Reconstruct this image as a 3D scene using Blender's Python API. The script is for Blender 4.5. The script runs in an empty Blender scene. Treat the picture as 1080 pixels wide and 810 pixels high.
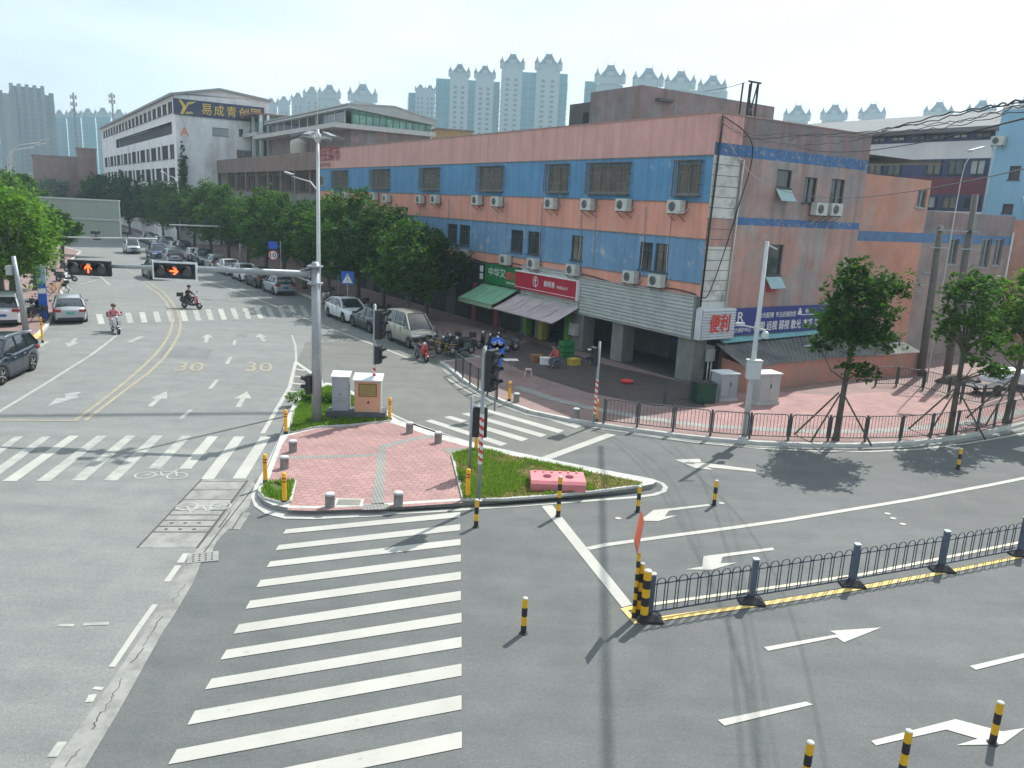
import bpy, math, random
import numpy as np
from mathutils import Vector, Matrix
random.seed(7); rng = np.random.default_rng(7)
S = bpy.context.scene
COL = S.collection
R = math.radians
# ---------------------------------------------------------------- camera
PITCH, ROLL, FPX, CAMZ = R(12.8), R(2.8), 825.0, 8.0
fw = Vector((0, math.cos(PITCH), -math.sin(PITCH)))
rt0 = Vector((1, 0, 0)); up0 = rt0.cross(fw)
rt = rt0*math.cos(ROLL) + up0*math.sin(ROLL)
up = up0*math.cos(ROLL) - rt0*math.sin(ROLL)
CP = Vector((0, 0, CAMZ))
cam = bpy.data.cameras.new('camera'); camo = bpy.data.objects.new('camera', cam); COL.objects.link(camo)
cam.sensor_width = 36; cam.lens = FPX/1080*36; cam.clip_start = .1; cam.clip_end = 6000
camo.matrix_world = Matrix(((rt.x, up.x, -fw.x, 0), (rt.y, up.y, -fw.y, 0), (rt.z, up.z, -fw.z, CAMZ), (0, 0, 0, 1)))
S.camera = camo
# ---------------------------------------------------------------- light
SUN_AZ, SUN_EL = R(34.5), R(51)      # azimuth measured from +Y towards +X
w = bpy.data.worlds.new('World'); S.world = w; w.use_nodes = True
nt = w.node_tree; bg = nt.nodes['Background']
sky = nt.nodes.new('ShaderNodeTexSky'); sky.sky_type = 'NISHITA'; sky.sun_disc = False
sky.sun_elevation = SUN_EL; sky.sun_rotation = SUN_AZ
sky.air_density = 1.0; sky.dust_density = 2.2; sky.ozone_density = 1.2
# thin high cloud veil mixed into the sky
tc = nt.nodes.new('ShaderNodeTexCoord'); mp = nt.nodes.new('ShaderNodeMapping'); mp.inputs['Scale'].default_value = (1.2, 1.2, 4.5)
nz = nt.nodes.new('ShaderNodeTexNoise'); nz.inputs['Scale'].default_value = 1.6; nz.inputs['Detail'].default_value = 7; nz.inputs['Roughness'].default_value = .55
rp = nt.nodes.new('ShaderNodeValToRGB'); rp.color_ramp.elements[0].position = .42; rp.color_ramp.elements[1].position = .78
rp.color_ramp.elements[0].color = (.34, .34, .34, 1); rp.color_ramp.elements[1].color = (.88, .88, .88, 1)
mx = nt.nodes.new('ShaderNodeMix'); mx.data_type = 'RGBA'; mx.inputs[7].default_value = (9.6, 10.9, 11.5, 1)
nt.links.new(tc.outputs['Generated'], mp.inputs['Vector']); nt.links.new(mp.outputs[0], nz.inputs['Vector'])
nt.links.new(nz.outputs['Fac'], rp.inputs[0]); nt.links.new(rp.outputs[0], mx.inputs[0])
nt.links.new(sky.outputs[0], mx.inputs[6]); nt.links.new(mx.outputs[2], bg.inputs['Color'])
bg.inputs['Strength'].default_value = .086
sl = bpy.data.lights.new('sun', 'SUN'); sl.energy = 3.8; sl.angle = R(.53); sl.color = (1, .965, .91)
so = bpy.data.objects.new('sun', sl); COL.objects.link(so)
sd = Vector((math.sin(SUN_AZ)*math.cos(SUN_EL), math.cos(SUN_AZ)*math.cos(SUN_EL), math.sin(SUN_EL)))
so.rotation_euler = sd.to_track_quat('Z', 'Y').to_euler(); so.location = (20, 20, 60)
S.view_settings.view_transform = 'Standard'; S.view_settings.look = 'None'
S.view_settings.exposure = .72; S.view_settings.gamma = 1
S.render.engine = 'CYCLES'; S.cycles.use_denoising = True; S.cycles.max_bounces = 6
S.cycles.transparent_max_bounces = 8; S.cycles.volume_bounces = 0
S.cycles.sample_clamp_indirect = 8
# ---------------------------------------------------------------- pixel -> world survey helpers (photo is 1080 x 810)
def ray(px, py): return rt*(px-540) + up*(405-py) + fw*FPX
def G(px, py, z=0.0):
    d = ray(px, py); t = (z-CAMZ)/d.z; p = CP + d*t; return Vector((p.x, p.y, z))
def AT(px, py, Y):
    d = ray(px, py); return CP + d*(Y/d.y)
def GP(l, z=0.0): return [(G(a, b, z).x, G(a, b, z).y) for a, b in l]
class Frame:
    def __init__(s, ox, oy, deg, oz=0):
        s.o = Vector((ox, oy, oz)); s.a = R(deg)
        s.X = Vector((math.cos(s.a), math.sin(s.a), 0)); s.Y = Vector((-math.sin(s.a), math.cos(s.a), 0))
    def onx(s, px, py, x=0):     # -> (y, z) on the plane local x = const
        d = ray(px, py); o = CP - s.o; t = (x - o.dot(s.X))/d.dot(s.X); p = o + d*t; return p.dot(s.Y), p.z
    def ony(s, px, py, y=0):     # -> (x, z) on the plane local y = const
        d = ray(px, py); o = CP - s.o; t = (y - o.dot(s.Y))/d.dot(s.Y); p = o + d*t; return p.dot(s.X), p.z
    def W(s, x, y, z=0): return s.o + s.X*x + s.Y*y + Vector((0, 0, z))
    def L(s, p): q = Vector((p[0], p[1], 0)) - Vector((s.o.x, s.o.y, 0)); return q.dot(s.X), q.dot(s.Y)
# ---------------------------------------------------------------- materials
def _new(name):
    m = bpy.data.materials.new(name); m.use_nodes = True
    return m, m.node_tree, m.node_tree.nodes['Principled BSDF']
MC = {}
def M(name, col, rough=.7, metal=0, var=.12, scale=3.0, bump=0, bscale=20, spec=.4, emit=None, streak=False, coat=0):
    """plain procedural surface with a little tone variation"""
    if name in MC: return MC[name]
    m, t, b = _new(name); N, Lk = t.nodes, t.links
    b.inputs['Roughness'].default_value = rough; b.inputs['Metallic'].default_value = metal
    b.inputs['Specular IOR Level'].default_value = spec; b.inputs['Coat Weight'].default_value = coat
    g = N.new('ShaderNodeNewGeometry')
    if streak:
        mpn = N.new('ShaderNodeMapping'); mpn.inputs['Scale'].default_value = (1, 1, .15); Lk.new(g.outputs['Position'], mpn.inputs['Vector']); src = mpn.outputs[0]
    else: src = g.outputs['Position']
    n = N.new('ShaderNodeTexNoise'); n.inputs['Scale'].default_value = scale; n.inputs['Detail'].default_value = 5; n.inputs['Roughness'].default_value = .6
    Lk.new(src, n.inputs['Vector'])
    r = N.new('ShaderNodeValToRGB'); e = r.color_ramp.elements; e[0].position = .3; e[1].position = .72
    e[0].color = (*[c*(1-var) for c in col], 1); e[1].color = (*[min(1, c*(1+var)) for c in col], 1)
    Lk.new(n.outputs['Fac'], r.inputs[0]); Lk.new(r.outputs[0], b.inputs['Base Color'])
    if bump:
        n2 = N.new('ShaderNodeTexNoise'); n2.inputs['Scale'].default_value = bscale; n2.inputs['Detail'].default_value = 4
        Lk.new(g.outputs['Position'], n2.inputs['Vector'])
        bp = N.new('ShaderNodeBump'); bp.inputs['Strength'].default_value = bump; bp.inputs['Distance'].default_value = .02
        Lk.new(n2.outputs['Fac'], bp.inputs['Height']); Lk.new(bp.outputs[0], b.inputs['Normal'])
    if emit: b.inputs['Emission Color'].default_value = (*emit[0], 1); b.inputs['Emission Strength'].default_value = emit[1]
    MC[name] = m; return m
def asphalt(name, col, patch=.12, col2=None):
    m, t, b = _new(name); N, Lk = t.nodes, t.links
    g = N.new('ShaderNodeNewGeometry')
    def noise(sc, det, stretch=None):
        n = N.new('ShaderNodeTexNoise'); n.inputs['Scale'].default_value = sc; n.inputs['Detail'].default_value = det; n.inputs['Roughness'].default_value = .6
        if stretch:
            q = N.new('ShaderNodeMapping'); q.inputs['Rotation'].default_value = (0, 0, stretch[0]); q.inputs['Scale'].default_value = stretch[1]
            Lk.new(g.outputs['Position'], q.inputs['Vector']); Lk.new(q.outputs[0], n.inputs['Vector'])
        else: Lk.new(g.outputs['Position'], n.inputs['Vector'])
        return n
    def ramp(src, p0, p1, c0, c1):
        r = N.new('ShaderNodeValToRGB'); e = r.color_ramp.elements; e[0].position = p0; e[1].position = p1
        e[0].color = (*c0, 1); e[1].color = (*c1, 1); Lk.new(src, r.inputs[0]); return r
    def mul(a, bb, f=1):
        x = N.new('ShaderNodeMix'); x.data_type = 'RGBA'; x.blend_type = 'MULTIPLY'; x.inputs[0].default_value = f
        Lk.new(a, x.inputs[6]); Lk.new(bb, x.inputs[7]); return x.outputs[2]
    big = ramp(noise(.16, 4).outputs['Fac'], .35, .68, [c*(1-patch) for c in col], [c*(1+patch) for c in (col2 or col)])
    mid = ramp(noise(1.1, 8).outputs['Fac'], .3, .75, (.86, .86, .87), (1.1, 1.09, 1.06))
    fine = ramp(noise(38, 3).outputs['Fac'], .3, .75, (.74, .74, .74), (1.28, 1.28, 1.28))
    trk = ramp(noise(.9, 5, (R(-24), (.12, 1.6, 1))).outputs['Fac'], .35, .7, (.92, .92, .93), (1.06, 1.06, 1.05))
    gr = ramp(noise(13, 6).outputs['Fac'], .3, .72, (.90, .90, .90), (1.09, 1.09, 1.09))
    oil = ramp(noise(2.6, 2).outputs['Fac'], .22, .30, (.84, .84, .85), (1, 1, 1)); lt = ramp(noise(.42, 9).outputs['Fac'], .60, .76, (1, 1, 1), (1.09, 1.09, 1.07))
    o = mul(mul(mul(mul(mul(mul(big.outputs[0], mid.outputs[0]), fine.outputs[0]), trk.outputs[0]), gr.outputs[0]), oil.outputs[0]), lt.outputs[0])
    vor = N.new('ShaderNodeTexVoronoi'); vor.inputs['Scale'].default_value = .55; vor.feature = 'DISTANCE_TO_EDGE'
    wn = noise(1.3, 6); va = N.new('ShaderNodeVectorMath'); va.operation = 'ADD'
    Lk.new(g.outputs['Position'], va.inputs[0]); Lk.new(wn.outputs['Color'], va.inputs[1]); Lk.new(va.outputs[0], vor.inputs['Vector'])
    gate = ramp(noise(.22, 2).outputs['Fac'], .55, .66, (0, 0, 0), (1, 1, 1))
    cr = ramp(vor.outputs['Distance'], .0, .010, (.86, .86, .86), (1, 1, 1))
    x = N.new('ShaderNodeMix'); x.data_type = 'RGBA'; x.blend_type = 'MULTIPLY'
    Lk.new(gate.outputs[0], x.inputs[0]); Lk.new(o, x.inputs[6]); Lk.new(cr.outputs[0], x.inputs[7])
    Lk.new(x.outputs[2], b.inputs['Base Color'])
    b.inputs['Roughness'].default_value = .82; b.inputs['Specular IOR Level'].default_value = .35
    bp = N.new('ShaderNodeBump'); bp.inputs['Strength'].default_value = .35; bp.inputs['Distance'].default_value = .01
    Lk.new(noise(90, 2).outputs['Fac'], bp.inputs['Height']); Lk.new(bp.outputs[0], b.inputs['Normal'])
    MC[name] = m; return m
def worn(name, col, under, amount=.45, scale=2.2, rough=.6, detail=9, streak=None, soft=.05, var=.1, rough2=None, bump=.15, drip=0):
    """paint layer flaking off to show what is under it"""
    if name in MC: return MC[name]
    m, t, b = _new(name); N, Lk = t.nodes, t.links
    g = N.new('ShaderNodeNewGeometry'); q = N.new('ShaderNodeMapping'); Lk.new(g.outputs['Position'], q.inputs['Vector'])
    if streak: q.inputs['Scale'].default_value = streak
    n = N.new('ShaderNodeTexNoise'); n.inputs['Scale'].default_value = scale; n.inputs['Detail'].default_value = detail; n.inputs['Roughness'].default_value = .68
    Lk.new(q.outputs[0], n.inputs['Vector'])
    r = N.new('ShaderNodeValToRGB'); e = r.color_ramp.elements; e[0].position = amount-soft; e[1].position = amount+soft
    e[0].color = (*under, 1); e[1].color = (*col, 1); Lk.new(n.outputs['Fac'], r.inputs[0])
    n2 = N.new('ShaderNodeTexNoise'); n2.inputs['Scale'].default_value = .7; n2.inputs['Detail'].default_value = 6; n2.inputs['Roughness'].default_value = .65
    Lk.new(g.outputs['Position'], n2.inputs['Vector'])
    r2 = N.new('ShaderNodeValToRGB'); e = r2.color_ramp.elements; e[0].position = .3; e[1].position = .7
    e[0].color = (1-var,)*3+(1,); e[1].color = (1+var,)*3+(1,)
    Lk.new(n2.outputs['Fac'], r2.inputs[0])
    x = N.new('ShaderNodeMix'); x.data_type = 'RGBA'; x.blend_type = 'MULTIPLY'; x.inputs[0].default_value = 1
    Lk.new(r.outputs[0], x.inputs[6]); Lk.new(r2.outputs[0], x.inputs[7]); out = x.outputs[2]
    if drip:      # run-off streaks down the wall
        q3 = N.new('ShaderNodeMapping'); q3.inputs['Scale'].default_value = (2.6, 2.6, .10); Lk.new(g.outputs['Position'], q3.inputs['Vector'])
        n3 = N.new('ShaderNodeTexNoise'); n3.inputs['Scale'].default_value = 1; n3.inputs['Detail'].default_value = 6; n3.inputs['Roughness'].default_value = .6; Lk.new(q3.outputs[0], n3.inputs['Vector'])
        r3 = N.new('ShaderNodeValToRGB'); e = r3.color_ramp.elements; e[0].position = .34; e[1].position = .56; e[0].color = (1-drip,)*3+(1,); e[1].color = (1, 1, 1, 1); Lk.new(n3.outputs['Fac'], r3.inputs[0])
        x2 = N.new('ShaderNodeMix'); x2.data_type = 'RGBA'; x2.blend_type = 'MULTIPLY'; x2.inputs[0].default_value = 1; Lk.new(out, x2.inputs[6]); Lk.new(r3.outputs[0], x2.inputs[7]); out = x2.outputs[2]
    Lk.new(out, b.inputs['Base Color'])
    b.inputs['Roughness'].default_value = rough; b.inputs['Specular IOR Level'].default_value = .3
    if bump:
        bp = N.new('ShaderNodeBump'); bp.inputs['Strength'].default_value = bump; bp.inputs['Distance'].default_value = .02
        Lk.new(n.outputs['Fac'], bp.inputs['Height']); Lk.new(bp.outputs[0], b.inputs['Normal'])
    MC[name] = m; return m
def paver(name, c1, c2, mortar, sx=.22, sy=.11, rot=0, msize=.012):
    m, t, b = _new(name); N, Lk = t.nodes, t.links
    g = N.new('ShaderNodeNewGeometry'); q = N.new('ShaderNodeMapping'); q.inputs['Rotation'].default_value = (0, 0, rot)
    Lk.new(g.outputs['Position'], q.inputs['Vector'])
    br = N.new('ShaderNodeTexBrick'); br.inputs['Scale'].default_value = 1; br.inputs['Brick Width'].default_value = sx; br.inputs['Row Height'].default_value = sy
    br.inputs['Mortar Size'].default_value = msize; br.inputs['Color1'].default_value = (*c1, 1); br.inputs['Color2'].default_value = (*c2, 1); br.inputs['Mortar'].default_value = (*mortar, 1)
    br.inputs['Bias'].default_value = -.2; Lk.new(q.outputs[0], br.inputs['Vector'])
    n = N.new('ShaderNodeTexNoise'); n.inputs['Scale'].default_value = .9; n.inputs['Detail'].default_value = 7; n.inputs['Roughness'].default_value = .65
    Lk.new(g.outputs['Position'], n.inputs['Vector'])
    r = N.new('ShaderNodeValToRGB'); e = r.color_ramp.elements; e[0].position = .3; e[1].position = .72; e[0].color = (.78, .79, .8, 1); e[1].color = (1.14, 1.12, 1.1, 1)
    Lk.new(n.outputs['Fac'], r.inputs[0])
    x = N.new('ShaderNodeMix'); x.data_type = 'RGBA'; x.blend_type = 'MULTIPLY'; x.inputs[0].default_value = 1
    Lk.new(br.outputs['Color'], x.inputs[6]); Lk.new(r.outputs[0], x.inputs[7]); Lk.new(x.outputs[2], b.inputs['Base Color'])
    b.inputs['Roughness'].default_value = .85
    bp = N.new('ShaderNodeBump'); bp.inputs['Strength'].default_value = .3; bp.inputs['Distance'].default_value = .01; bp.invert = True
    Lk.new(br.outputs['Fac'], bp.inputs['Height']); Lk.new(bp.outputs[0], b.inputs['Normal'])
    MC[name] = m; return m
def leafmat(name, c0, c1):
    m, t, b = _new(name); N, Lk = t.nodes, t.links
    g = N.new('ShaderNodeNewGeometry'); r = N.new('ShaderNodeValToRGB'); e = r.color_ramp.elements
    e[0].color = (*c0, 1); e[1].color = (*c1, 1); Lk.new(g.outputs['Random Per Island'], r.inputs[0])
    Lk.new(r.outputs[0], b.inputs['Base Color']); b.inputs['Roughness'].default_value = .65; b.inputs['Specular IOR Level'].default_value = .12
    tr = N.new('ShaderNodeBsdfTranslucent'); br = N.new('ShaderNodeMix'); br.data_type = 'RGBA'; br.blend_type = 'MULTIPLY'; br.inputs[0].default_value = 1
    br.inputs[7].default_value = (1.5, 1.7, .7, 1); Lk.new(r.outputs[0], br.inputs[6]); Lk.new(br.outputs[2], tr.inputs['Color'])
    ms = N.new('ShaderNodeMixShader'); ms.inputs[0].default_value = .4
    Lk.new(b.outputs[0], ms.inputs[1]); Lk.new(tr.outputs[0], ms.inputs[2]); Lk.new(ms.outputs[0], N['Material Output'].inputs['Surface'])
    MC[name] = m; return m
def glassmat(name, col=(.05, .07, .08), rough=.08, var=.3):
    return M(name, col, rough, 0, var, .8, spec=.8)

# ---------------------------------------------------------------- mesh builder
class MB:
    def __init__(s): s.v = []; s.f = []; s.m = []; s.mats = []; s.s = []
    def mi(s, mat):
        if mat is None: return 0
        if mat not in s.mats: s.mats.append(mat)
        return s.mats.index(mat)
    def add(s, vs, fs, mat=None, smooth=False):
        o = len(s.v); s.v += [tuple(v) for v in vs]; k = s.mi(mat)
        for f in fs: s.f.append([i+o for i in f]); s.m.append(k); s.s.append(smooth)
        return s
    def box(s, x0, x1, y0, y1, z0, z1, mat=None):
        v = [(x, y, z) for z in (z0, z1) for y in (y0, y1) for x in (x0, x1)]
        return s.add(v, [(0, 2, 3, 1), (4, 5, 7, 6), (0, 1, 5, 4), (2, 6, 7, 3), (0, 4, 6, 2), (1, 3, 7, 5)], mat)
    def bar(s, p0, p1, wd, hd=None, mat=None, upv=(0, 0, 1)):
        p0, p1 = Vector(p0), Vector(p1); hd = hd or wd; d = (p1-p0)
        if d.length < 1e-6: return s
        d.normalize(); u = Vector(upv)
        if abs(d.dot(u)) > .98: u = Vector((1, 0, 0))
        a = d.cross(u).normalized(); b = a.cross(d).normalized(); a = a*wd/2; b = b*hd/2
        v = [p+x*a+y*b for p in (p0, p1) for y in (-1, 1) for x in (-1, 1)]
        return s.add(v, [(0, 2, 3, 1), (4, 5, 7, 6), (0, 1, 5, 4), (2, 6, 7, 3), (0, 4, 6, 2), (1, 3, 7, 5)], mat)
    def tube(s, pts, r, n=8, mat=None, smooth=True, cap=True):
        pts = [Vector(p) for p in pts]; k = len(pts); rs = r if isinstance(r, (list, tuple)) else [r]*k
        vs = []; prev = None
        for i, p in enumerate(pts):
            d = (pts[min(i+1, k-1)]-pts[max(i-1, 0)]).normalized()
            if prev is None:
                u = Vector((0, 0, 1)) if abs(d.z) < .9 else Vector((1, 0, 0)); a = d.cross(u).normalized()
            else: a = (prev - d*prev.dot(d)).normalized()
            prev = a; b = d.cross(a)
            for j in range(n):
                th = 2*math.pi*j/n; vs.append(p+(a*math.cos(th)+b*math.sin(th))*rs[i])
        fs = [(i*n+j, i*n+(j+1) % n, (i+1)*n+(j+1) % n, (i+1)*n+j) for i in range(k-1) for j in range(n)]
        s.add(vs, fs, mat, smooth)
        if cap:
            o = len(s.v)-len(vs)
            for base in (0, (k-1)*n):
                s.f.append([o+base+j for j in range(n)][::(-1 if base == 0 else 1)]); s.m.append(s.mi(mat)); s.s.append(False)
        return s
    def lathe(s, prof, c=(0, 0, 0), n=16, mat=None, axis='z', smooth=True):
        vs = []
        for r_, h in prof:
            for j in range(n):
                th = 2*math.pi*j/n; a, b = r_*math.cos(th), r_*math.sin(th)
                p = (a, b, h) if axis == 'z' else ((h, a, b) if axis == 'x' else (b, h, a))
                vs.append((c[0]+p[0], c[1]+p[1], c[2]+p[2]))
        k = len(prof); fs = [(i*n+j, i*n+(j+1) % n, (i+1)*n+(j+1) % n, (i+1)*n+j) for i in range(k-1) for j in range(n)]
        return s.add(vs, fs, mat, smooth)
    def prism(s, poly, z0, z1, mat=None, side=None, bottom=False):
        a = sum(poly[i][0]*poly[(i+1) % len(poly)][1]-poly[(i+1) % len(poly)][0]*poly[i][1] for i in range(len(poly)))
        if a < 0: poly = poly[::-1]
        n = len(poly); v = [(p[0], p[1], z0) for p in poly]+[(p[0], p[1], z1) for p in poly]
        s.add(v, [tuple(range(n, 2*n))]+([tuple(range(n-1, -1, -1))] if bottom else []), mat)
        return s.add(v, [(i, (i+1) % n, n+(i+1) % n, n+i) for i in range(n)], side or mat)
    def sheet(s, poly, z, mat=None):
        a = sum(poly[i][0]*poly[(i+1) % len(poly)][1]-poly[(i+1) % len(poly)][0]*poly[i][1] for i in range(len(poly)))
        if a < 0: poly = poly[::-1]
        return s.add([(p[0], p[1], z) for p in poly], [tuple(range(len(poly)))], mat)
    def ribbon(s, path, wd, z, mat=None):
        P = [Vector((p[0], p[1], 0)) for p in path]; n = len(P); vs = []
        for i, p in enumerate(P):
            d = (P[min(i+1, n-1)]-P[max(i-1, 0)]).normalized(); q = Vector((-d.y, d.x, 0))*wd/2
            vs += [(p.x+q.x, p.y+q.y, z), (p.x-q.x, p.y-q.y, z)]
        return s.add(vs, [(2*i, 2*i+1, 2*i+3, 2*i+2) for i in range(n-1)], mat)
    def wall(s, path, th, z0, z1, mat=None):   # thick vertical wall / kerb along a path
        P = [Vector((p[0], p[1], 0)) for p in path]; n = len(P); vs = []
        for i, p in enumerate(P):
            d = (P[min(i+1, n-1)]-P[max(i-1, 0)]).normalized(); q = Vector((-d.y, d.x, 0))*th/2
            vs += [(p.x+q.x, p.y+q.y, z0), (p.x-q.x, p.y-q.y, z0), (p.x-q.x, p.y-q.y, z1), (p.x+q.x, p.y+q.y, z1)]
        fs = []
        for i in range(n-1):
            o = 4*i
            for a in range(4): fs.append((o+a, o+(a+1) % 4, o+4+(a+1) % 4, o+4+a))
        fs += [(0, 3, 2, 1), (4*n-4, 4*n-3, 4*n-2, 4*n-1)]
        return s.add(vs, fs, mat)
    def loft(s, secs, mat=None, smooth=True, cap=True):
        n = len(secs[0]); vs = [p for c in secs for p in c]
        s.add(vs, [(i*n+j, i*n+j+1, (i+1)*n+j+1, (i+1)*n+j) for i in range(len(secs)-1) for j in range(n-1)], mat, smooth)
        if cap:
            s.add(secs[0], [tuple(range(n))], mat); s.add(secs[-1], [tuple(range(n-1, -1, -1))], mat)
        return s
    def quad(s, a, b, c, d, mat=None): return s.add([a, b, c, d], [(0, 1, 2, 3)], mat)
    def slab(s, a, b, c, d, th, mat=None):   # thick quad
        a, b, c, d = [Vector(p) for p in (a, b, c, d)]; n = (b-a).cross(d-a).normalized()*th
        v = [a, b, c, d, a-n, b-n, c-n, d-n]
        return s.add(v, [(0, 1, 2, 3), (7, 6, 5, 4), (0, 4, 5, 1), (1, 5, 6, 2), (2, 6, 7, 3), (3, 7, 4, 0)], mat)
    def mesh(s, name, mat=None):
        me = bpy.data.meshes.new(name); me.from_pydata(s.v, [], s.f)
        if s.mats:
            for k in s.mats: me.materials.append(k)
            me.polygons.foreach_set('material_index', s.m)
        elif mat: me.materials.append(mat)
        me.polygons.foreach_set('use_smooth', s.s); me.update(); return me
    def build(s, name, mat=None, parent=None, **kw):
        o = bpy.data.objects.new(name, s.mesh(name, mat)); COL.objects.link(o)
        if parent is not None: o.parent = parent
        for k, v in kw.items(): o[k] = v
        return o
def tag(o, label=None, cat=None, group=None, kind=None):
    if label: o['label'] = label
    if cat: o['category'] = cat
    if group: o['group'] = group
    if kind: o['kind'] = kind
    return o
def thing(name, label, cat, loc=(0, 0, 0), rz=0, group=None):
    o = bpy.data.objects.new(name, None); o.empty_display_size = .3; COL.objects.link(o)
    o.location = (loc[0], loc[1], loc[2] if len(loc) > 2 else 0); o.rotation_euler = (0, 0, rz)
    return tag(o, label, cat, group)
def struct(mb, name, mat=None): return tag(mb.build(name, mat), kind='structure')
def copy_tree(o, parent=None):
    c = o.copy(); COL.objects.link(c); c.parent = parent
    for ch in list(o.children): copy_tree(ch, c)
    return c
def place(o, loc, rz=0, label=None, group=None):
    o.location = (loc[0], loc[1], loc[2] if len(loc) > 2 else 0); o.rotation_euler = (0, 0, rz)
    if label: o['label'] = label
    if group: o['group'] = group
    return o
_tc = {}
def textgeo(txt, bold=.02):
    key = (txt, bold)
    if key in _tc: return _tc[key]
    cu = bpy.data.curves.new('txt', 'FONT'); cu.body = txt; cu.size = 1; cu.offset = 0; cu.resolution_u = 3
    ob = bpy.data.objects.new('txt', cu); COL.objects.link(ob)
    dg = bpy.context.evaluated_depsgraph_get(); dg.update()
    me = bpy.data.meshes.new_from_object(ob.evaluated_get(dg))
    v = np.array([tuple(x.co) for x in me.vertices]) if len(me.vertices) else np.zeros((1, 3))
    f = [tuple(p.vertices) for p in me.polygons]
    bpy.data.objects.remove(ob); bpy.data.curves.remove(cu); bpy.data.meshes.remove(me)
    v[:, 0] -= v[:, 0].min(); v[:, 1] -= v[:, 1].min()
    _tc[key] = (v, f, v[:, 0].max() or 1, v[:, 1].max() or 1); return _tc[key]
def text(mb, txt, o, ux, uy, wd, ht, mat, bold=.02, lift=None):
    """lay txt in the rectangle that starts at o (lower left) and spans ux*wd, uy*ht"""
    v, f, W0, H0 = textgeo(txt, bold); o, ux, uy = Vector(o), Vector(ux).normalized(), Vector(uy).normalized()
    n = ux.cross(uy); s_ = bold*.6*ht
    for k, (dx, dy) in enumerate([(0, 0)] if bold < .015 else [(-s_, 0), (s_, 0), (0, s_), (0, -s_)]):
        mb.add([o+ux*(p[0]/W0*wd+dx)+uy*(p[1]/H0*ht+dy)+n*((lift or 0)+.0015*k) for p in v], f, mat)
ORD = ['first', 'second', 'third', 'fourth', 'fifth', 'sixth', 'seventh', 'eighth', 'ninth', 'tenth', 'eleventh', 'twelfth', 'thirteenth', 'fourteenth', 'fifteenth', 'sixteenth', 'seventeenth', 'eighteenth', 'nineteenth', 'twentieth']
# ================================================================ SETTING
A_NEW = asphalt('asphalt new', (.124, .134, .131), .09); A_OLD = asphalt('asphalt old', (.202, .213, .204), .06)
A_SLIP = asphalt('asphalt slip road', (.155, .160, .146), .08)
WHITE = worn('road paint white', (.40, .40, .36), (.24, .25, .24), .33, 7.0, .55, soft=.07)
WHITEW = worn('road paint white worn', (.38, .39, .345), (.25, .26, .25), .47, 2.6, .7, soft=.14)
YELLOW = worn('road paint yellow', (.72, .50, .16), (.3, .29, .24), .42, 3.0, .6, soft=.1)
YELLOWW = worn('road paint yellow worn', (.36, .30, .185), (.225, .23, .205), .5, 2.4, .7, soft=.15)
KERB = M('kerb concrete', (.46, .46, .43), .8, 0, .18, 2.5, .2, 30)
CONC = worn('gutter concrete', (.27, .275, .255), (.17, .175, .165), .45, 2.2, .85, soft=.12)
PATCH = asphalt('asphalt patch', (.17, .178, .178))
SOILC = M('dusty ground', (.22, .21, .18), .95, 0, .25, .05)
PAV = paver('red paving', (.335, .19, .178), (.39, .232, .215), (.235, .155, .147), .30, .20, R(8), .02)
PAVD = paver('sidewalk paving', (.21, .135, .125), (.26, .165, .15), (.28, .22, .2), .25, .12, R(-5))  # tone darkened to carry the building shade along the shops
PAVG = paver('grey paving', (.27, .27, .25), (.33, .33, .31), (.2, .2, .19), .3, .3, R(8))
TACT = paver('tactile grey', (.30, .30, .27), (.36, .36, .33), (.17, .17, .16), .10, .10, R(8), .02)
struct(MB().sheet([(-3000, -400), (3000, -400), (3000, 3000), (-3000, 3000)], -.06), 'ground', SOILC)
FM = Frame(8.6, 36.8, 33.45)              # frame of the pink and blue building: X along its side wall, Y along the street
def fw2(l): return [(FM.W(a, b).x, FM.W(a, b).y) for a, b in l]
# whole carriageway, new asphalt
struct(MB().sheet([(-60, -30), (70, -30), (90, 70), (10, 60), (-20, 75), (-40, 60)], 0), 'road', A_NEW)
# old street surface, running up to the far end of the street
gut = GP([(267, 508), (231, 552), (207, 580), (196, 597), (150, 670), (100, 745), (54, 808)])
oldp = gut + [(-7.2, 5.5), (-9.3, -28), (-75, -28), (-75, 30)] + fw2([(-40, 10), (-27, 30), (-25, 260), (-6, 260), (-6.8, 12)]) + GP([(345, 352), (322, 362), (312, 384), (309, 425), (297, 462), (283, 497)])
struct(MB().sheet(oldp, .004), 'street', A_OLD)
slip = GP([(309, 425), (312, 384), (322, 362), (345, 352)]) + fw2([(-6.8, 12)]) + GP([(470, 385), (500, 412), (560, 440), (640, 455), (646, 458), (566, 488), (500, 475), (430, 455), (389, 431), (345, 408)])
struct(MB().sheet(slip, .0055), 'slip_road', A_SLIP)
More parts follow.
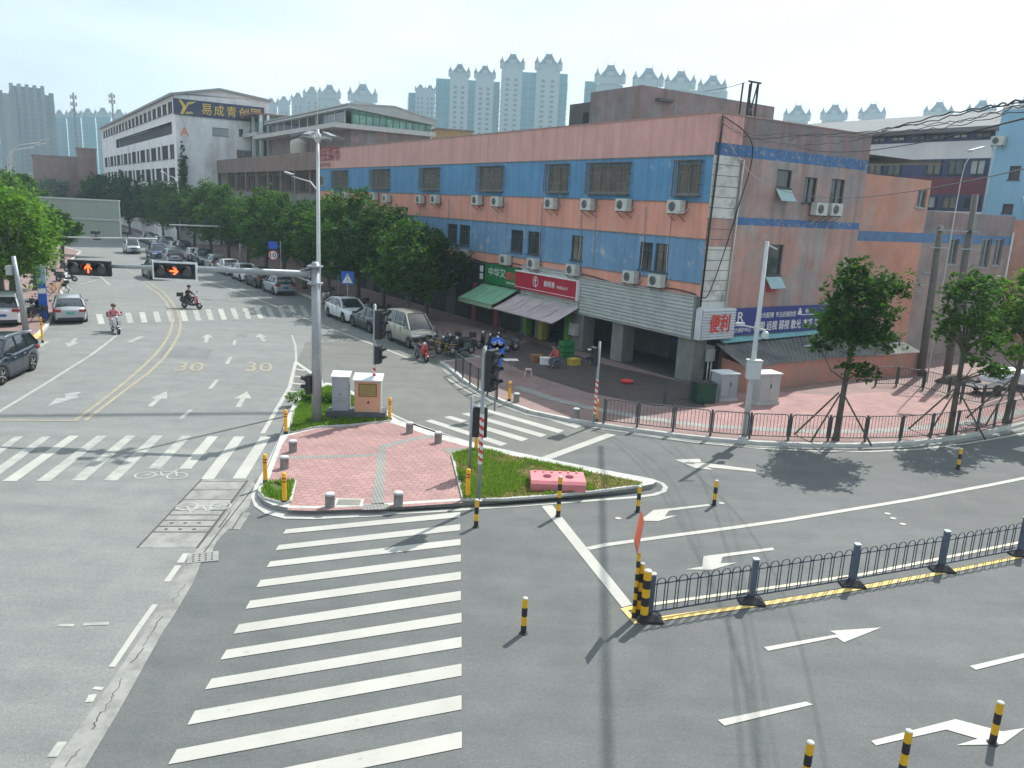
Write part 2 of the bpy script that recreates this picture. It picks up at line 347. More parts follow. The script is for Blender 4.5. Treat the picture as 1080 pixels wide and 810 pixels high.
# gutter strip between old and new asphalt
g = MB()
g.sheet(GP([(267, 508), (271, 512), (262, 536), (228, 572), (224, 582), (212, 594), (205, 612), (196, 628), (183, 650), (171, 668), (150, 706), (125, 751), (91, 808), (80, 830), (40, 830), (54, 808), (100, 745), (150, 670), (196, 597), (207, 580), (231, 552)]), .008)
g.sheet(GP([(243, 540), (264, 541), (253, 559), (231, 557)]), .009)
struct(g, 'gutter', CONC)
dk = MB()     # cracks along the gutter
P = GP([(268, 514), (232, 560), (210, 590)]); dk.ribbon(P, .03, .0125)
pts = [(196, 616), (188, 628), (181, 636), (172, 650), (160, 668), (150, 684), (139, 700), (128, 716), (119, 735), (108, 752), (96, 770), (84, 790), (72, 808)]
for i in range(len(pts)-1):
    a, b = G(*pts[i]), G(*pts[i+1])
    if i % 4 == 2: continue
    q = [a.lerp(b, t)+Vector((random.uniform(-.035, .035), random.uniform(-.03, .03), 0)) for t in np.linspace(0, 1, 7)]
    dk.ribbon([(p.x, p.y) for p in q], random.choice([.008, .012, .018]), .0125)
dk.ribbon(GP([(243, 540), (231, 557)]), .03, .0125); dk.ribbon(GP([(256, 541), (245, 558)]), .03, .0125)
struct(dk, 'pavement_crack', M('crack dark', (.06, .06, .055), .9))
# trench plates with dark joints
struct(MB().sheet(GP([(213, 505.5), (261, 507), (208, 578), (145, 578)]), .009), 'trench_cover', CONC)
tr = MB(); L0, L1 = (213, 505.5), (145, 578); Rr0, Rr1 = (261, 507), (208, 578)
def on(a, b, y): t = (y-a[1])/(b[1]-a[1]); return (a[0]+(b[0]-a[0])*t, y)
for y in (508, 517, 527, 538.5, 543.5, 549, 555.5, 561.5): tr.ribbon(GP([on(L0, L1, y), on(Rr0, Rr1, y)]), .05 if y > 537 else .03, .013)
tr.ribbon(GP([L0, L1]), .05, .0128); tr.ribbon(GP([Rr0, Rr1]), .06, .0128)
for y in (552, 558.5):
    for t in (.2, .45, .7):
        a = on(L0, L1, y); b = on(Rr0, Rr1, y); c = G(a[0]+(b[0]-a[0])*t, y); tr.sheet([(c.x+.05*math.cos(k), c.y+.05*math.sin(k)) for k in np.arange(0, 6.28, .8)], .013)
struct(tr, 'trench_joint', M('joint dark', (.075, .07, .065), .8))
dr = thing('drain_cover', 'square perforated drain cover at the head of the cracked gutter', 'drain cover', G(214, 588, .01), R(20))
MB().box(-.33, .33, -.25, .25, -.004, .012).build('frame', CONC, dr)
hb = MB()
for i in range(4):
    for j in range(4): hb.lathe([(0, .0145), (.026, .0145)], (-.2+.13*i, -.17+.11*j, 0), 10)
hb.build('hole', M('hole black', (.02, .02, .02), .9), dr)
# patches
struct(MB().sheet(GP([(176, 364.6), (225, 368), (219, 378), (167, 377)]), .0075).sheet(GP([(252, 352), (262, 353), (259, 356), (248, 355)]), .0075), 'asphalt_patch', PATCH)
# ---------------------------------------------------------------- road paint
wm, wo, ym, yo = MB(), MB(), MB(), MB()
Z = .012
# near crossing: measured top and bottom edges of each bar
def zy(x, y): return (160+x/2.892, 530+y/2.892)
bars = [((410, 83), (400, 97), (941, 30), (941, 46)), ((388, 131), (377, 147), (941, 67), (941, 86)), ((362, 181), (350, 199), (942, 112), (942, 131)),
        ((332, 238), (319, 260), (943, 159), (943, 181)), ((300, 301), (286, 326), (943, 212), (943, 236)), ((266, 373), (249, 402), (943, 271), (943, 299)),
        ((228, 451), (209, 481), (945, 338), (945, 367)), ((183, 539), (162, 572), (945, 411), (945, 443)), ((132, 637), (109, 680), (945, 493), (945, 530)),
        ((77, 755), (50, 801), (945, 589), (945, 633)), ((10, 892), (-24, 948), (946, 700), (946, 750)), ((-70, 1058), (-110, 1125), (946, 832), (946, 893))]
for tl, bl, trr, br in bars: wm.sheet(GP([zy(*tl), zy(*trr), zy(*br), zy(*bl)]), Z)
def zl(x, y): return (x/3.857, 430+y/3.857)
for k, q in enumerate([((62, 118), (95, 118), (-145, 300), (-205, 300)), ((172, 118), (208, 118), (-35, 300), (-92, 300)), ((282, 115), (322, 115), (68, 300), (10, 300)), ((395, 115), (437, 115), (205, 300), (148, 300)), ((512, 115), (552, 115), (345, 298), (288, 298)),
          ((622, 115), (664, 115), (478, 298), (420, 298)), ((740, 115), (780, 115), (652, 250), (600, 250)), ((846, 118), (887, 118), (778, 250), (728, 250)), ((953, 118), (995, 118), (870, 292), (818, 292)), ((1060, 118), (1103, 118), (1000, 290), (945, 290))]):
    (wm if k > 6 or k == 2 else wo).sheet(GP([zl(*p) for p in q]), Z)
# far crossing
a0, b0, a1, b1 = G(101, 331.5), G(322, 322), G(104, 342), G(329, 334)
for i in range(17):
    t0, t1 = (i+.0)/16.6, (i+.42)/16.6
    (wo if i % 3 else wm).sheet([(p.x, p.y) for p in (a0.lerp(b0, t0), a0.lerp(b0, t1), a1.lerp(b1, t1), a1.lerp(b1, t0))], Z)
# slip road crossing
def zc(x, y): return (400+x/3.857, 400+y/3.857)
for q in [((110, 180), (132, 176), (385, 262), (365, 272)), ((185, 170), (213, 165), (522, 263), (495, 273)), ((262, 155), (290, 150), (607, 243), (580, 254)),
          ((333, 142), (362, 137), (682, 227), (657, 237)), ((418, 128), (446, 124), (753, 210), (727, 220)), ((440, 90), (470, 88), (822, 192), (800, 200))]:
    wm.sheet(GP([zc(*p) for p in q]), Z)
wm.sheet(GP([(571, 534), (582.5, 533), (667, 638), (656, 641)]), Z)
wm.sheet(GP([(560, 486.5), (572, 488), (650, 459), (640, 457.5)]), Z)
wm.ribbon(GP([(620, 579), (640, 574.8), (700, 566.5), (770, 557.3), (830, 548.8), (884.5, 539.8), (966, 526.4), (1047, 511.3), (1085, 503.5), (1180, 482), (1300, 452)]), .17, Z)
# line round the island
wm.ribbon(GP([(420, 541.5), (460, 539.5), (520, 535.5), (570, 532), (620, 528.5), (672, 524.5), (690, 522), (700, 518.5), (702, 514), (698, 510), (690, 507), (675, 504), (640, 497.5), (600, 489.8), (555, 480.5), (514, 472)]), .15, Z)
wm.ribbon(GP([(500, 468.5), (470, 459.5), (440, 449.5), (415, 438), (397, 427)]), .14, Z)
# edge line by the railings and bay lines
wm.ribbon(GP([(473, 400), (486, 409), (500, 416.5), (520, 424), (545, 432), (575, 439.5), (610, 447), (640, 453), (680, 459.5), (730, 466.5), (800, 473), (860, 476), (920, 476.5), (970, 474), (1020, 468), (1060, 461), (1085, 456), (1180, 434)]), .12, Z)
wm.ribbon(GP([(206, 293), (232, 301), (260, 311), (300, 327), (337.5, 342.5), (370, 354.5), (400, 366), (430, 377.5), (448, 376.5)]), .15, Z)
wm.ribbon(GP([(277, 457.5), (290, 435), (305.4, 408.7), (310, 389.8), (312.3, 381)]), .16, Z); wo.ribbon(GP([(312.3, 381), (312.2, 372), (311.5, 364.6), (308, 353.6)]), .12, Z)
for a, b in [((311, 389.3), (322, 391)), ((309.5, 396.7), (323, 398.5)), ((307, 404), (333, 407.5)), ((303.5, 412.5), (326, 415.5)), ((312.5, 382.5), (337, 399.5)), ((337, 399.5), (341, 411))]: wm.ribbon(GP([a, b]), .2, Z+.0005)
for a, b in [((190.5, 441.8), (201.5, 432.3)), ((221.3, 410.3), (229, 400.8)), ((239.3, 384), (243.4, 376.6)), ((247, 364), (247.8, 359))]: wo.ribbon(GP([a, b]), .16, Z)
wo.ribbon(GP([(123.4, 353.6), (109, 365), (94.5, 375.7), (70, 391), (47, 405.6), (20, 422), (-20, 446)]), .15, Z)
wo.ribbon(GP([(84, 300), (103, 295)]), .12, Z); wo.ribbon(GP([(103, 289), (116, 301)]), .15, Z); wo.ribbon(GP([(120, 301), (160, 301)]), .1, Z)
wo.ribbon(GP([(55, 343), (90, 341.5)]), .14, Z); wo.ribbon(GP([(50, 360), (36, 369)]), .25, Z); wo.ribbon(GP([(67, 296), (75, 306)]), .12, Z)
wm.ribbon(GP([(188, 597), (176, 614)]), .13, Z+.0015); wm.ribbon(GP([(197, 584), (190, 594)]), .15, Z+.0015)
wm.ribbon(GP([(163.6, 638), (155, 650), (145, 664), (133, 682), (118, 704)]), .11, Z); wm.ribbon(GP([(105, 725), (102, 728)]), .16, Z); wm.ribbon(GP([(98, 733), (94, 741)]), .12, Z)
wo.ribbon(GP([(66, 783), (55, 799)]), .14, Z); wo.ribbon(GP([(62, 660), (78, 660)]), .09, Z); wo.ribbon(GP([(88, 659), (115, 658)]), .10, Z)
# dashes and arrows of the right road
wm.sheet(GP([(757, 760), (850, 740.5), (857.5, 743.6), (764, 766)]), Z); wm.sheet(GP([(1022.5, 703), (1090, 687.2), (1094, 690.7), (1029, 707)]), Z)
wm.sheet(GP([(747.5, 532), (748.7, 533.8), (705.5, 539.2), (701, 545), (715, 543.8), (694, 550), (674, 549.5), (683, 543), (689, 538.4)]), Z)
wm.sheet(GP([(815, 577.8), (816.5, 580.5), (762, 587.8), (760, 594.5), (777, 593.8), (751, 601.3), (722.5, 601), (740.5, 598), (742, 587)]), Z)
wm.sheet(GP([(805.7, 683), (882.5, 669.6), (875, 665.9), (929.5, 662.3), (890, 678), (882.5, 672.7), (810, 687)]), Z)
wm.sheet(GP([(918.7, 782), (1007.7, 759), (1057, 772), (1081, 768.3), (1057.5, 785.6), (1008.5, 786.6), (1031, 779.7), (997.8, 770), (923.8, 786.8)]), Z)
wm.sheet(GP([(712, 485), (738, 484.2), (740, 488), (797, 495.5), (797, 498), (746, 493), (752, 496), (733, 494)]), Z)
wm.sheet(GP([(1067, 474), (1084, 469.5), (1110, 476), (1108, 478), (1082, 474), (1084, 478)]), Z)
for p in [(652, 547), (761, 531), (936, 542), (942, 547), (952, 553), (642, 615), (649, 622)]:
    c = G(*p); wm.sheet([(c.x+.09*math.cos(k), c.y+.08*math.sin(k)) for k in np.arange(0, 6.28, .8)], Z+.001)
def arrow(mb, a, b, wd=.2, hw=.33, hl=1.25, z=Z):
    a, b = G(*a), G(*b); d = (b-a).normalized(); n = Vector((-d.y, d.x, 0)); c = b-d*hl
    mb.sheet([(p.x, p.y) for p in (a+n*wd/2, a-n*wd/2, c-n*wd/2, c-n*hw, b, c+n*hw, c+n*wd/2)], z)
arrow(wo, (158, 429), (176, 413)); arrow(wo, (251, 430), (260.5, 413)); arrow(wo, (217, 361.5), (219.5, 352.5)); arrow(wo, (278.5, 360), (273, 352))
struct(wm, 'road_marking_white', WHITE)
wf = MB(); arrow(wf, (83, 414), (50, 429)); arrow(wf, (80, 357), (72, 366)); wf.ribbon(GP([(73, 415), (78, 421)]), .4, Z+.001); wf.ribbon(GP([(136, 361), (150, 355)]), .3, Z)
# bicycle symbols
def bike(mb, c, s, ang, z=Z):
    c = G(*c); q = Matrix.Rotation(ang, 3, 'Z')
    def p(x, y): v = c + q @ Vector((x*s, y*s, 0)); return (v.x, v.y)
    for cx in (-.55, .55): mb.ribbon([p(cx+.34*math.cos(t), .34*math.sin(t)) for t in np.linspace(0, 6.4, 18)], .07*s, z)
    for l in ([(-.55, 0), (-.2, .45), (.35, .45), (.05, 0), (-.55, 0)], [(.55, 0), (.35, .45), (.3, .65), (.5, .68)], [(-.2, .45), (.05, 0)], [(-.32, .6), (-.1, .6)]):
        for i in range(len(l)-1): mb.ribbon([p(*l[i]), p(*l[i+1])], .07*s, z+.0006*(i+1))
bike(wo, (170, 502), .8, R(5)); bike(wf, (356, 360), 1.0, R(20)); bike(wo, (215, 534), .75, R(-170))
wo.v = [(a, b, c+.0012) for a, b, c in wo.v]; struct(wo, 'road_marking_worn', WHITEW)
struct(wf, 'road_marking_faded', worn('road paint faded', (.36, .37, .35), (.24, .25, .24), .5, 2.6, .75, soft=.15))
# yellow
yo.ribbon(GP([(89.7, 444), (124, 418), (157.4, 393), (172, 379), (182.6, 364.6), (188.5, 353), (190.5, 344), (190, 336), (187, 328), (180, 317), (172, 308), (160, 300)]), .15, Z)
yo.ribbon(GP([(78.7, 444.3), (98, 430), (119.6, 413.4), (137, 399), (151, 386.7), (163, 375), (171.6, 364.6), (178, 354), (181, 345.7), (182, 337), (181, 330), (175, 319), (167, 310), (154, 301)]), .15, Z)
yo.ribbon(GP([(160, 300), (150, 294), (135, 285), (118, 277), (100, 270)]), .14, Z)
yo.ribbon(GP([(-20, 443.5), (78.7, 444)]), .13, Z+.0005)
def ground_text(mb, s, bl, br, tl, mat=None):
    a, b, c = G(*bl, Z), G(*br, Z), G(*tl, Z); text(mb, s, a, b-a, c-a, (b-a).length, (c-a).length, mat, .01)
ground_text(yo, '30', (183, 391.4), (213, 392), (188, 382)); ground_text(yo, '30', (258, 391.5), (287, 392), (260, 382))
yo.v = [(a, b, c+.003) for a, b, c in yo.v]; struct(yo, 'road_marking_faded_yellow', YELLOWW)
ym.ribbon(GP([(657, 642), (671, 657.5), (681, 656.5)]), .12, Z); ym.ribbon(GP([(678, 656), (707, 651.5), (810, 636.5), (910, 620), (1000, 603), (1085, 585.5), (1200, 560)]), .15, Z+.0005)
ym.ribbon(GP([(659, 643), (687, 637.8)]), .13, Z+.001)
ym.v = [(a, b, c+.0035) for a, b, c in ym.v]; struct(ym, 'road_marking_yellow', YELLOW)
struct(MB().ribbon(GP([(687, 637.8), (815, 620), (910, 606), (1080, 571.5), (1200, 546)]), .1, Z+.0005), 'road_marking_cream', worn('road paint cream', (.62, .58, .42), (.3, .3, .27), .4, 3, .6, soft=.1))

# ---------------------------------------------------------------- island
ISL = [(345, 407), (330, 412), (318, 419), (310, 428), (303, 443), (297, 461), (289, 482), (280, 505), (272.5, 520), (272.5, 527), (277, 533), (288, 538.5), (305, 541.5), (330, 542), (400, 539), (487, 533.5), (560, 528), (640, 521.5), (675, 518), (688, 515.5), (692, 512.8), (688, 510), (675, 507.5), (640, 501), (570, 487), (510, 474), (460, 461), (420, 447), (389, 428), (365, 412)]
ip = GP(ISL); HK = .15
isl = MB(); isl.prism(ip, -.02, HK, KERB, KERB); struct(isl, 'traffic_island')
struct(MB().sheet([(G(a, b, HK).x, G(a, b, HK).y) for a, b in [(304, 459.5), (334, 452), (411, 445.5), (430, 451.5), (462, 462.5), (506, 474.5), (477, 480), (489, 528), (487, 530.5), (400, 536.3), (330, 538.8), (303, 538), (306, 530), (311, 509), (283, 510), (290, 487), (297, 470)]], HK+.002), 'island_paving', PAV)
def sh(poly, dx):   # shrink towards the inside
    c = [Vector((p[0], p[1])) for p in poly]; n = len(c); out = []
    a = sum(c[i].x*c[(i+1) % n].y-c[(i+1) % n].x*c[i].y for i in range(n)); sg = 1 if a > 0 else -1
    for i in range(n):
        d = (c[(i+1) % n]-c[i-1]).normalized(); out.append((c[i].x-d.y*dx*sg, c[i].y+d.x*dx*sg))
    return out
kb = MB(); inn = sh(ip, .16); N_ = len(ip)
kb.add([(p[0], p[1], HK+.004) for p in ip]+[(p[0], p[1], HK+.004) for p in inn], [(i, (i+1) % N_, N_+(i+1) % N_, N_+i) for i in range(N_)])
for i in range(N_): kb.quad((*ip[i], -.01), (*ip[(i+1) % N_], -.01), (*ip[(i+1) % N_], HK+.004), (*ip[i], HK+.004))
struct(kb, 'island_kerb', KERB)
# low concrete apron round the nose of the island
ap = [(304, 441), (292, 466), (282, 488), (268, 514), (264.5, 524), (268, 534), (279, 542), (300, 547.5), (332, 548), (400, 545), (430, 541), (400, 539), (330, 542), (290, 539), (276, 532), (272, 521), (281, 503), (298, 461)]
struct(MB().sheet(GP(ap), .0145), 'gutter_apron', M('light concrete', (.42, .42, .39), .85, 0, .15, 2))
def GI(l): return [(G(a, b, HK).x, G(a, b, HK).y) for a, b in l]
GRA = GI([(346, 409), (332, 414), (320, 420), (311, 435), (306, 457), (334, 451), (370, 449), (411, 444.5), (397, 434), (380, 425), (362, 412)])
GRB = GI([(311, 509), (282, 510.5), (275, 519), (280, 526.5), (300, 532), (306, 530)])
GRC = GI([(477, 480), (500, 474.5), (512, 475.5), (560, 486.5), (600, 494.5), (640, 502.5), (678, 510.5), (676, 513), (630, 519), (585, 523.5), (530, 527.5), (489, 528)])
TURF = worn('turf soil', (.085, .13, .035), (.25, .20, .11), .50, 1.1, .95, soft=.09)
TURF2 = worn('turf soil green', (.07, .12, .03), (.20, .17, .09), .46, 1.5, .95, soft=.09)
t_ = MB(); t_.prism(GRA, HK, HK+.05); t_.prism(GRB, HK, HK+.05); struct(t_, 'turf_base', TURF2); struct(MB().prism(GRC, HK, HK+.05), 'turf_base', TURF)
eg = MB()
for pl in (GRA, GRB, GRC): eg.wall(pl+[pl[0]], .09, HK-.01, HK+.06)
struct(eg, 'grass_edging', KERB)
def inside(p, poly):
    c = False; n = len(poly)
    for i in range(n):
        a, b = poly[i], poly[i-1]
        if (a[1] > p[1]) != (b[1] > p[1]) and p[0] < (b[0]-a[0])*(p[1]-a[1])/(b[1]-a[1])+a[0]: c = not c
    return c
def vnoise(x, y): return math.sin(x*1.9+1.3*math.sin(y*1.1))+math.sin(y*2.3+1.7*math.sin(x*1.4+2))+.6*math.sin(x*5.1+y*3.7)
def grass(name, polys, dens, dry, mat, h=.09):
    g = MB()
    for poly in polys:
        xs = [p[0] for p in poly]; ys = [p[1] for p in poly]
        n = int((max(xs)-min(xs))*(max(ys)-min(ys))*dens)
        for _ in range(n):
            p = (random.uniform(min(xs), max(xs)), random.uniform(min(ys), max(ys)))
            if not inside(p, poly): continue
            v = vnoise(p[0]*1.5, p[1]*1.5)
            if v > dry(p): continue
            hh = h*random.uniform(.5, 1.3); a = random.uniform(0, 6.28); wv = random.uniform(.012, .026); lx, ly = random.uniform(-.05, .05), random.uniform(-.05, .05)
            g.add([(p[0]-wv*math.cos(a), p[1]-wv*math.sin(a), HK+.04), (p[0]+wv*math.cos(a), p[1]+wv*math.sin(a), HK+.04), (p[0]+lx, p[1]+ly, HK+.05+hh)], [(0, 1, 2)])
    return tag(g.build(name, mat), kind='stuff')
LG = leafmat('grass blade', (.08, .155, .025), (.20, .31, .065)); LD = leafmat('grass blade dry', (.16, .14, .06), (.26, .24, .10))
x0c = GRC[0][0]
grass('grass', [GRA, GRB], 1500, lambda p: 1.75, LG, .12)
grass('grass', [GRC], 1500, lambda p: 1.5-(p[0]-x0c)*.50, LG, .09)
grass('dry_grass', [GRC], 800, lambda p: 3, LD, .06)
# paving bands on the island
z5 = HK+.004
struct(MB().sheet([p for p in GI([(399, 471), (407, 471), (405, 537), (391, 537)])], z5).ribbon(GI([(404, 471), (420, 467), (437, 462.5), (458, 460)]), .3, z5+.002)
       .ribbon(GI([(292, 484), (306, 482.5), (350, 481.5), (398, 480)]), .26, z5+.001).sheet(GI([(383, 532), (409, 531.5), (410, 537), (382, 538)]), z5+.0015), 'tactile_paving', TACT)
mh = thing('inspection_cover', 'grey rectangular inspection cover set in the red island paving', 'inspection cover', G(368, 530, z5), R(4))
MB().box(-.37, .37, -.27, .27, -.002, .006).build('frame', KERB, mh); MB().box(-.30, .30, -.2, .2, .002, .012).build('lid', M('cover grey', (.20, .20, .17), .8), mh)
mh = thing('inspection_cover', 'square grey cover by the kerb near the slip road crossing', 'inspection cover', G(479, 475, z5), R(30))
MB().box(-.32, .32, -.25, .25, -.002, .008).build('lid', M('cover grey', (.20, .20, .17), .8), mh)

# ---------------------------------------------------------------- sidewalks
KP = [(465, 384), (472, 388), (479, 394), (490, 403), (503, 411), (516, 419), (532, 426), (560, 436), (600, 444.5), (636, 450.5), (672, 455.5), (710, 460.5), (750, 465), (800, 469), (850, 471), (900, 471.5), (950, 469.5), (1000, 464.5), (1040, 458), (1085, 447), (1200, 415), (1400, 380)]
kerbR = GP(KP)
SW = fw2([(-6.6, 260), (-6.6, 60), (-6.6, 20), (-6.5, 9)]) + kerbR + [(120, 120), (120, 330)] + fw2([(60, 260)])
s_ = MB(); s_.prism(SW, -.03, .13, PAVD, KERB); struct(s_, 'sidewalk')
kk = fw2([(-6.6, 260), (-6.6, 60), (-6.6, 20), (-6.5, 9)]) + kerbR
struct(MB().wall(kk, .18, -.02, .137), 'kerb', KERB)
kc = MB().ribbon(sh(kerbR, -.32) if False else [(p[0], p[1]) for p in kerbR], .75, .0145); struct(kc, 'gutter_edge', CONC)
# pink plaza by the lean-to and bands
struct(MB().sheet(GP([(765, 415), (800, 411), (870, 417), (945, 413), (1003, 421), (1040, 430), (1080, 428), (1140, 415), (1100, 430), (1060, 446), (1000, 456.5), (900, 461.5), (800, 459.5), (720, 452), (706, 443)], .13), .135), 'plaza', PAV)
struct(MB().ribbon(GP([(545, 408), (580, 420), (620, 430), (680, 441), (740, 449), (800, 452.5), (860, 455), (920, 455), (990, 450), (1040, 443), (1085, 432)], .13), .55, .141), 'grey_paving_band', PAVG)
struct(MB().sheet(GP([(510, 372), (560, 395), (620, 414), (690, 428), (745, 430), (728, 405), (640, 385), (560, 360)], .13), .139), 'shop_forecourt', M('forecourt stone shaded', (.075, .06, .056), .7, 0, .2, 2))  # very dark tone paints in the deep shade at the shops
# left sidewalk
SL = GP([(-90, 372), (35, 359), (48, 346.5), (56, 334), (62, 320), (66, 306), (69, 296), (70, 285), (74, 276), (85, 266)]) + [tuple(FM.W(-24.5, 120))[:2], tuple(FM.W(-24.5, 260))[:2], tuple(FM.W(-140, 260))[:2], (-140, 60), (-70, 30)]
s_ = MB(); s_.prism(SL, -.03, .12, PAVD, KERB); struct(s_, 'sidewalk')
struct(MB().wall(SL[:12], .2, -.02, .127), 'kerb', KERB)
yk = MB()
for q in [[(3, 359), (9, 354)], [(36, 357.5), (41, 352)]]: yk.ribbon(GP(q, .12), .35, .135)
struct(yk, 'kerb_paint', YELLOW)
# ================================================================ BUILDINGS
def TL(x=0): return lambda u, z, o: (x-o, u, z)        # wall that looks along -X of the frame
def TS(y=0): return lambda u, z, o: (u, y-o, z)        # wall that looks along -Y of the frame
def facade(mb, T, u0, u1, z0, z1, holes, mat, dep=.16, rev=None):
    us = sorted({u0, u1, *[min(max(h[i], u0), u1) for h in holes for i in (0, 1)]}); zs = sorted({z0, z1, *[min(max(h[i], z0), z1) for h in holes for i in (2, 3)]})
    for i in range(len(us)-1):
        for j in range(len(zs)-1):
            cu, cz = (us[i]+us[i+1])/2, (zs[j]+zs[j+1])/2
            if any(h[0] < cu < h[1] and h[2] < cz < h[3] for h in holes): continue
            mb.quad(T(us[i], zs[j], 0), T(us[i+1], zs[j], 0), T(us[i+1], zs[j+1], 0), T(us[i], zs[j+1], 0), mat)
    for a, b, c, d in holes:
        if d <= z0 or c >= z1 or b <= u0 or a >= u1: continue
        c2, d2 = max(c, z0), min(d, z1); r = rev or mat
        mb.quad(T(a, c2, 0), T(a, d2, 0), T(a, d2, -dep), T(a, c2, -dep), r); mb.quad(T(b, c2, 0), T(b, d2, 0), T(b, d2, -dep), T(b, c2, -dep), r)
        if c >= z0: mb.quad(T(a, c, 0), T(b, c, 0), T(b, c, -dep), T(a, c, -dep), r)
        if d <= z1: mb.quad(T(a, d, 0), T(b, d, 0), T(b, d, -dep), T(a, d, -dep), r)
def tbox(mb, T, u0, u1, z0, z1, o0, o1, mat=None):
    v = [T(u, z, o) for o in (o0, o1) for z in (z0, z1) for u in (u0, u1)]
    mb.add(v, [(0, 2, 3, 1), (4, 5, 7, 6), (0, 1, 5, 4), (2, 6, 7, 3), (0, 4, 6, 2), (1, 3, 7, 5)], mat)
GL = glassmat('window glass', (.05, .06, .065)); GLC = glassmat('window glass curtain', (.13, .12, .09), .35, .6)
GLG = glassmat('window glass green', (.04, .14, .10), .1, .5)
FR = M('window frame aluminium', (.32, .33, .33), .45, .5); FRD = M('window frame dark', (.07, .075, .08), .5, .3); FRW = M('window frame white', (.62, .63, .62), .5)
RUST = M('grille metal', (.20, .175, .15), .6, .4, .4, 6)
def window(parent, T, h, n=2, frame=FR, pane=GL, cage=0, dep=.14, transom=None):
    a, b, c, d = h; f = MB(); t = .05
    for (p, q, r, s) in ((a, b, c, c+t), (a, b, d-t, d), (a, a+t, c+t, d-t), (b-t, b, c+t, d-t)): tbox(f, T, p, q, r, s, -dep, -dep+.06, frame)
    for i in range(1, n):
        x = a+(b-a)*i/n; tbox(f, T, x-.025, x+.025, c+t, d-t, -dep, -dep+.055, frame)
    if transom:
        z = c+(d-c)*transom; tbox(f, T, a+t, b-t, z-.022, z+.022, -dep, -dep+.05, frame)
    tbox(f, T, a-.06, b+.06, c-.07, c-.002, -.02, .06, frame)
    w_ = f.build('window', None, parent)
    p = MB(); tbox(p, T, a+.01, b-.01, c+.01, d-.01, -dep-.06, -dep+.012); p.build('pane', pane, w_)
    if cage:
        g = MB(); e = .1
        for i in range(int((b-a+2*e)/.16)+1):
            x = a-e+i*.16; g.bar(T(x, c-e, cage), T(x, d+e, cage), .03, .03)
        for z in np.linspace(c-e, d+e, 4):
            g.bar(T(a-e, z, cage), T(b+e, z, cage), .03, .03)
            for x in (a-e, b+e): g.bar(T(x, z, 0), T(x, z, cage), .03, .03)
        for o_ in (cage*.5,):
            for x in (a-e, b+e): g.bar(T(x, c-e, o_), T(x, d+e, o_), .022, .022)
        tbox(g, T, a-e, b+e, d+e, d+e+.03, 0, cage+.05); tbox(g, T, a-e, b+e, c-e-.02, c-e, 0, cage)
        g.build('grille', RUST, w_)
    return w_
CORAL = worn('coral wall paint', (.72, .33, .245), (.6, .35, .28), .36, 1.1, .85, soft=.16, var=.08, drip=.16)
PINK = worn('faded pink parapet paint', (.66, .37, .33), (.56, .34, .30), .40, .9, .88, soft=.2, var=.07, drip=.14)
BLUE = worn('blue wall paint', (.12, .29, .48), (.40, .45, .48), .34, 1.6, .85, soft=.05, var=.10, drip=.2)
BLUE2 = worn('pale blue wall paint', (.16, .30, .46), (.42, .45, .46), .37, 1.5, .85, soft=.06, var=.12, drip=.22)
SIDE = worn('peeling pink side wall', (.46, .275, .23), (.36, .32, .30), .46, .6, .9, streak=(1, 1, .55), soft=.055, var=.18, drip=.2)
SIDEB = worn('peeling blue stripe', (.075, .17, .34), (.36, .30, .28), .42, 4.5, .9, soft=.035, var=.2, drip=.2)
STAIN = worn('stained grey render', (.29, .20, .19), (.235, .22, .22), .5, 1.1, .92, streak=(1, 1, .45), soft=.07, var=.25, drip=.2)
WPEEL = worn('peeling white panels', (.62, .62, .57), (.26, .25, .24), .40, 1.5, .9, soft=.1, var=.15)
ORW = worn('orange wing wall', (.52, .25, .18), (.42, .34, .30), .42, .45, .9, streak=(1, 1, .6), soft=.14, var=.16)
GREYP = M('grey render', (.10, .10, .097), .9, 0, .25, .8, .2, 12); DARKIN = M('dark interior', (.03, .03, .03), .9)  # grey render darkened to deepen the ground-floor shade
ROOFG = M('flat roof concrete', (.24, .24, .225), .95, 0, .25, .6)
mbld = thing('shop_building', 'long three storey building striped in pink and blue with caged windows over the corner shops', 'building', (8.6, 36.8, 0), R(33.45))
Lf, Sd = 52.0, 11.6
ZB = [(4.86, 'cor', CORAL), (6.92, 'blu', BLUE2), (8.58, 'cor', CORAL), (10.68, 'blu', BLUE), (12.5, 'pnk', PINK)]
def yr(px0, px1, pyt, pyb, x=0):   # pixel rectangle on the street facade
    pm = (pyt+pyb)/2; a = FM.onx(px0, pm, x)[0]; b = FM.onx(px1, pm, x)[0]; xm = (px0+px1)/2
    return (min(a, b), max(a, b), FM.onx(xm, pyb, x)[1], FM.onx(xm, pyt, x)[1])
def xr(px0, px1, pyt, pyb, y=0):
    pm = (pyt+pyb)/2; a = FM.ony(px0, pm, y)[0]; b = FM.ony(px1, pm, y)[0]; xm = (px0+px1)/2
    return (min(a, b), max(a, b), FM.ony(xm, pyb, y)[1], FM.ony(xm, pyt, y)[1])
topw = [yr(336.5, 342, 186, 200)]+[yr(*q) for q in [(352.5, 367, 182, 202.5), (393, 411, 181, 204.5), (445.5, 463.5, 179, 206), (506, 530.5, 178, 206.5), (579, 599.5, 176, 207), (622, 664, 174, 208), (714, 739, 171, 208.5)]]
topw = [(a, b, 8.95, 10.35) for a, b, c, d in topw]; topw[0] = (topw[0][0], topw[0][1], 9.1, 9.95)
loww = [yr(*q) for q in [(471, 482, 237, 260), (484.5, 495.5, 237, 260), (538.5, 551.5, 243, 266.5), (556.5, 570, 244.5, 269), (602.5, 614.5, 248.5, 276), (674.5, 688, 254.5, 284), (690.5, 705, 255, 286)]]
loww = [(a, b, 5.18, 6.55) for a, b, c, d in loww]
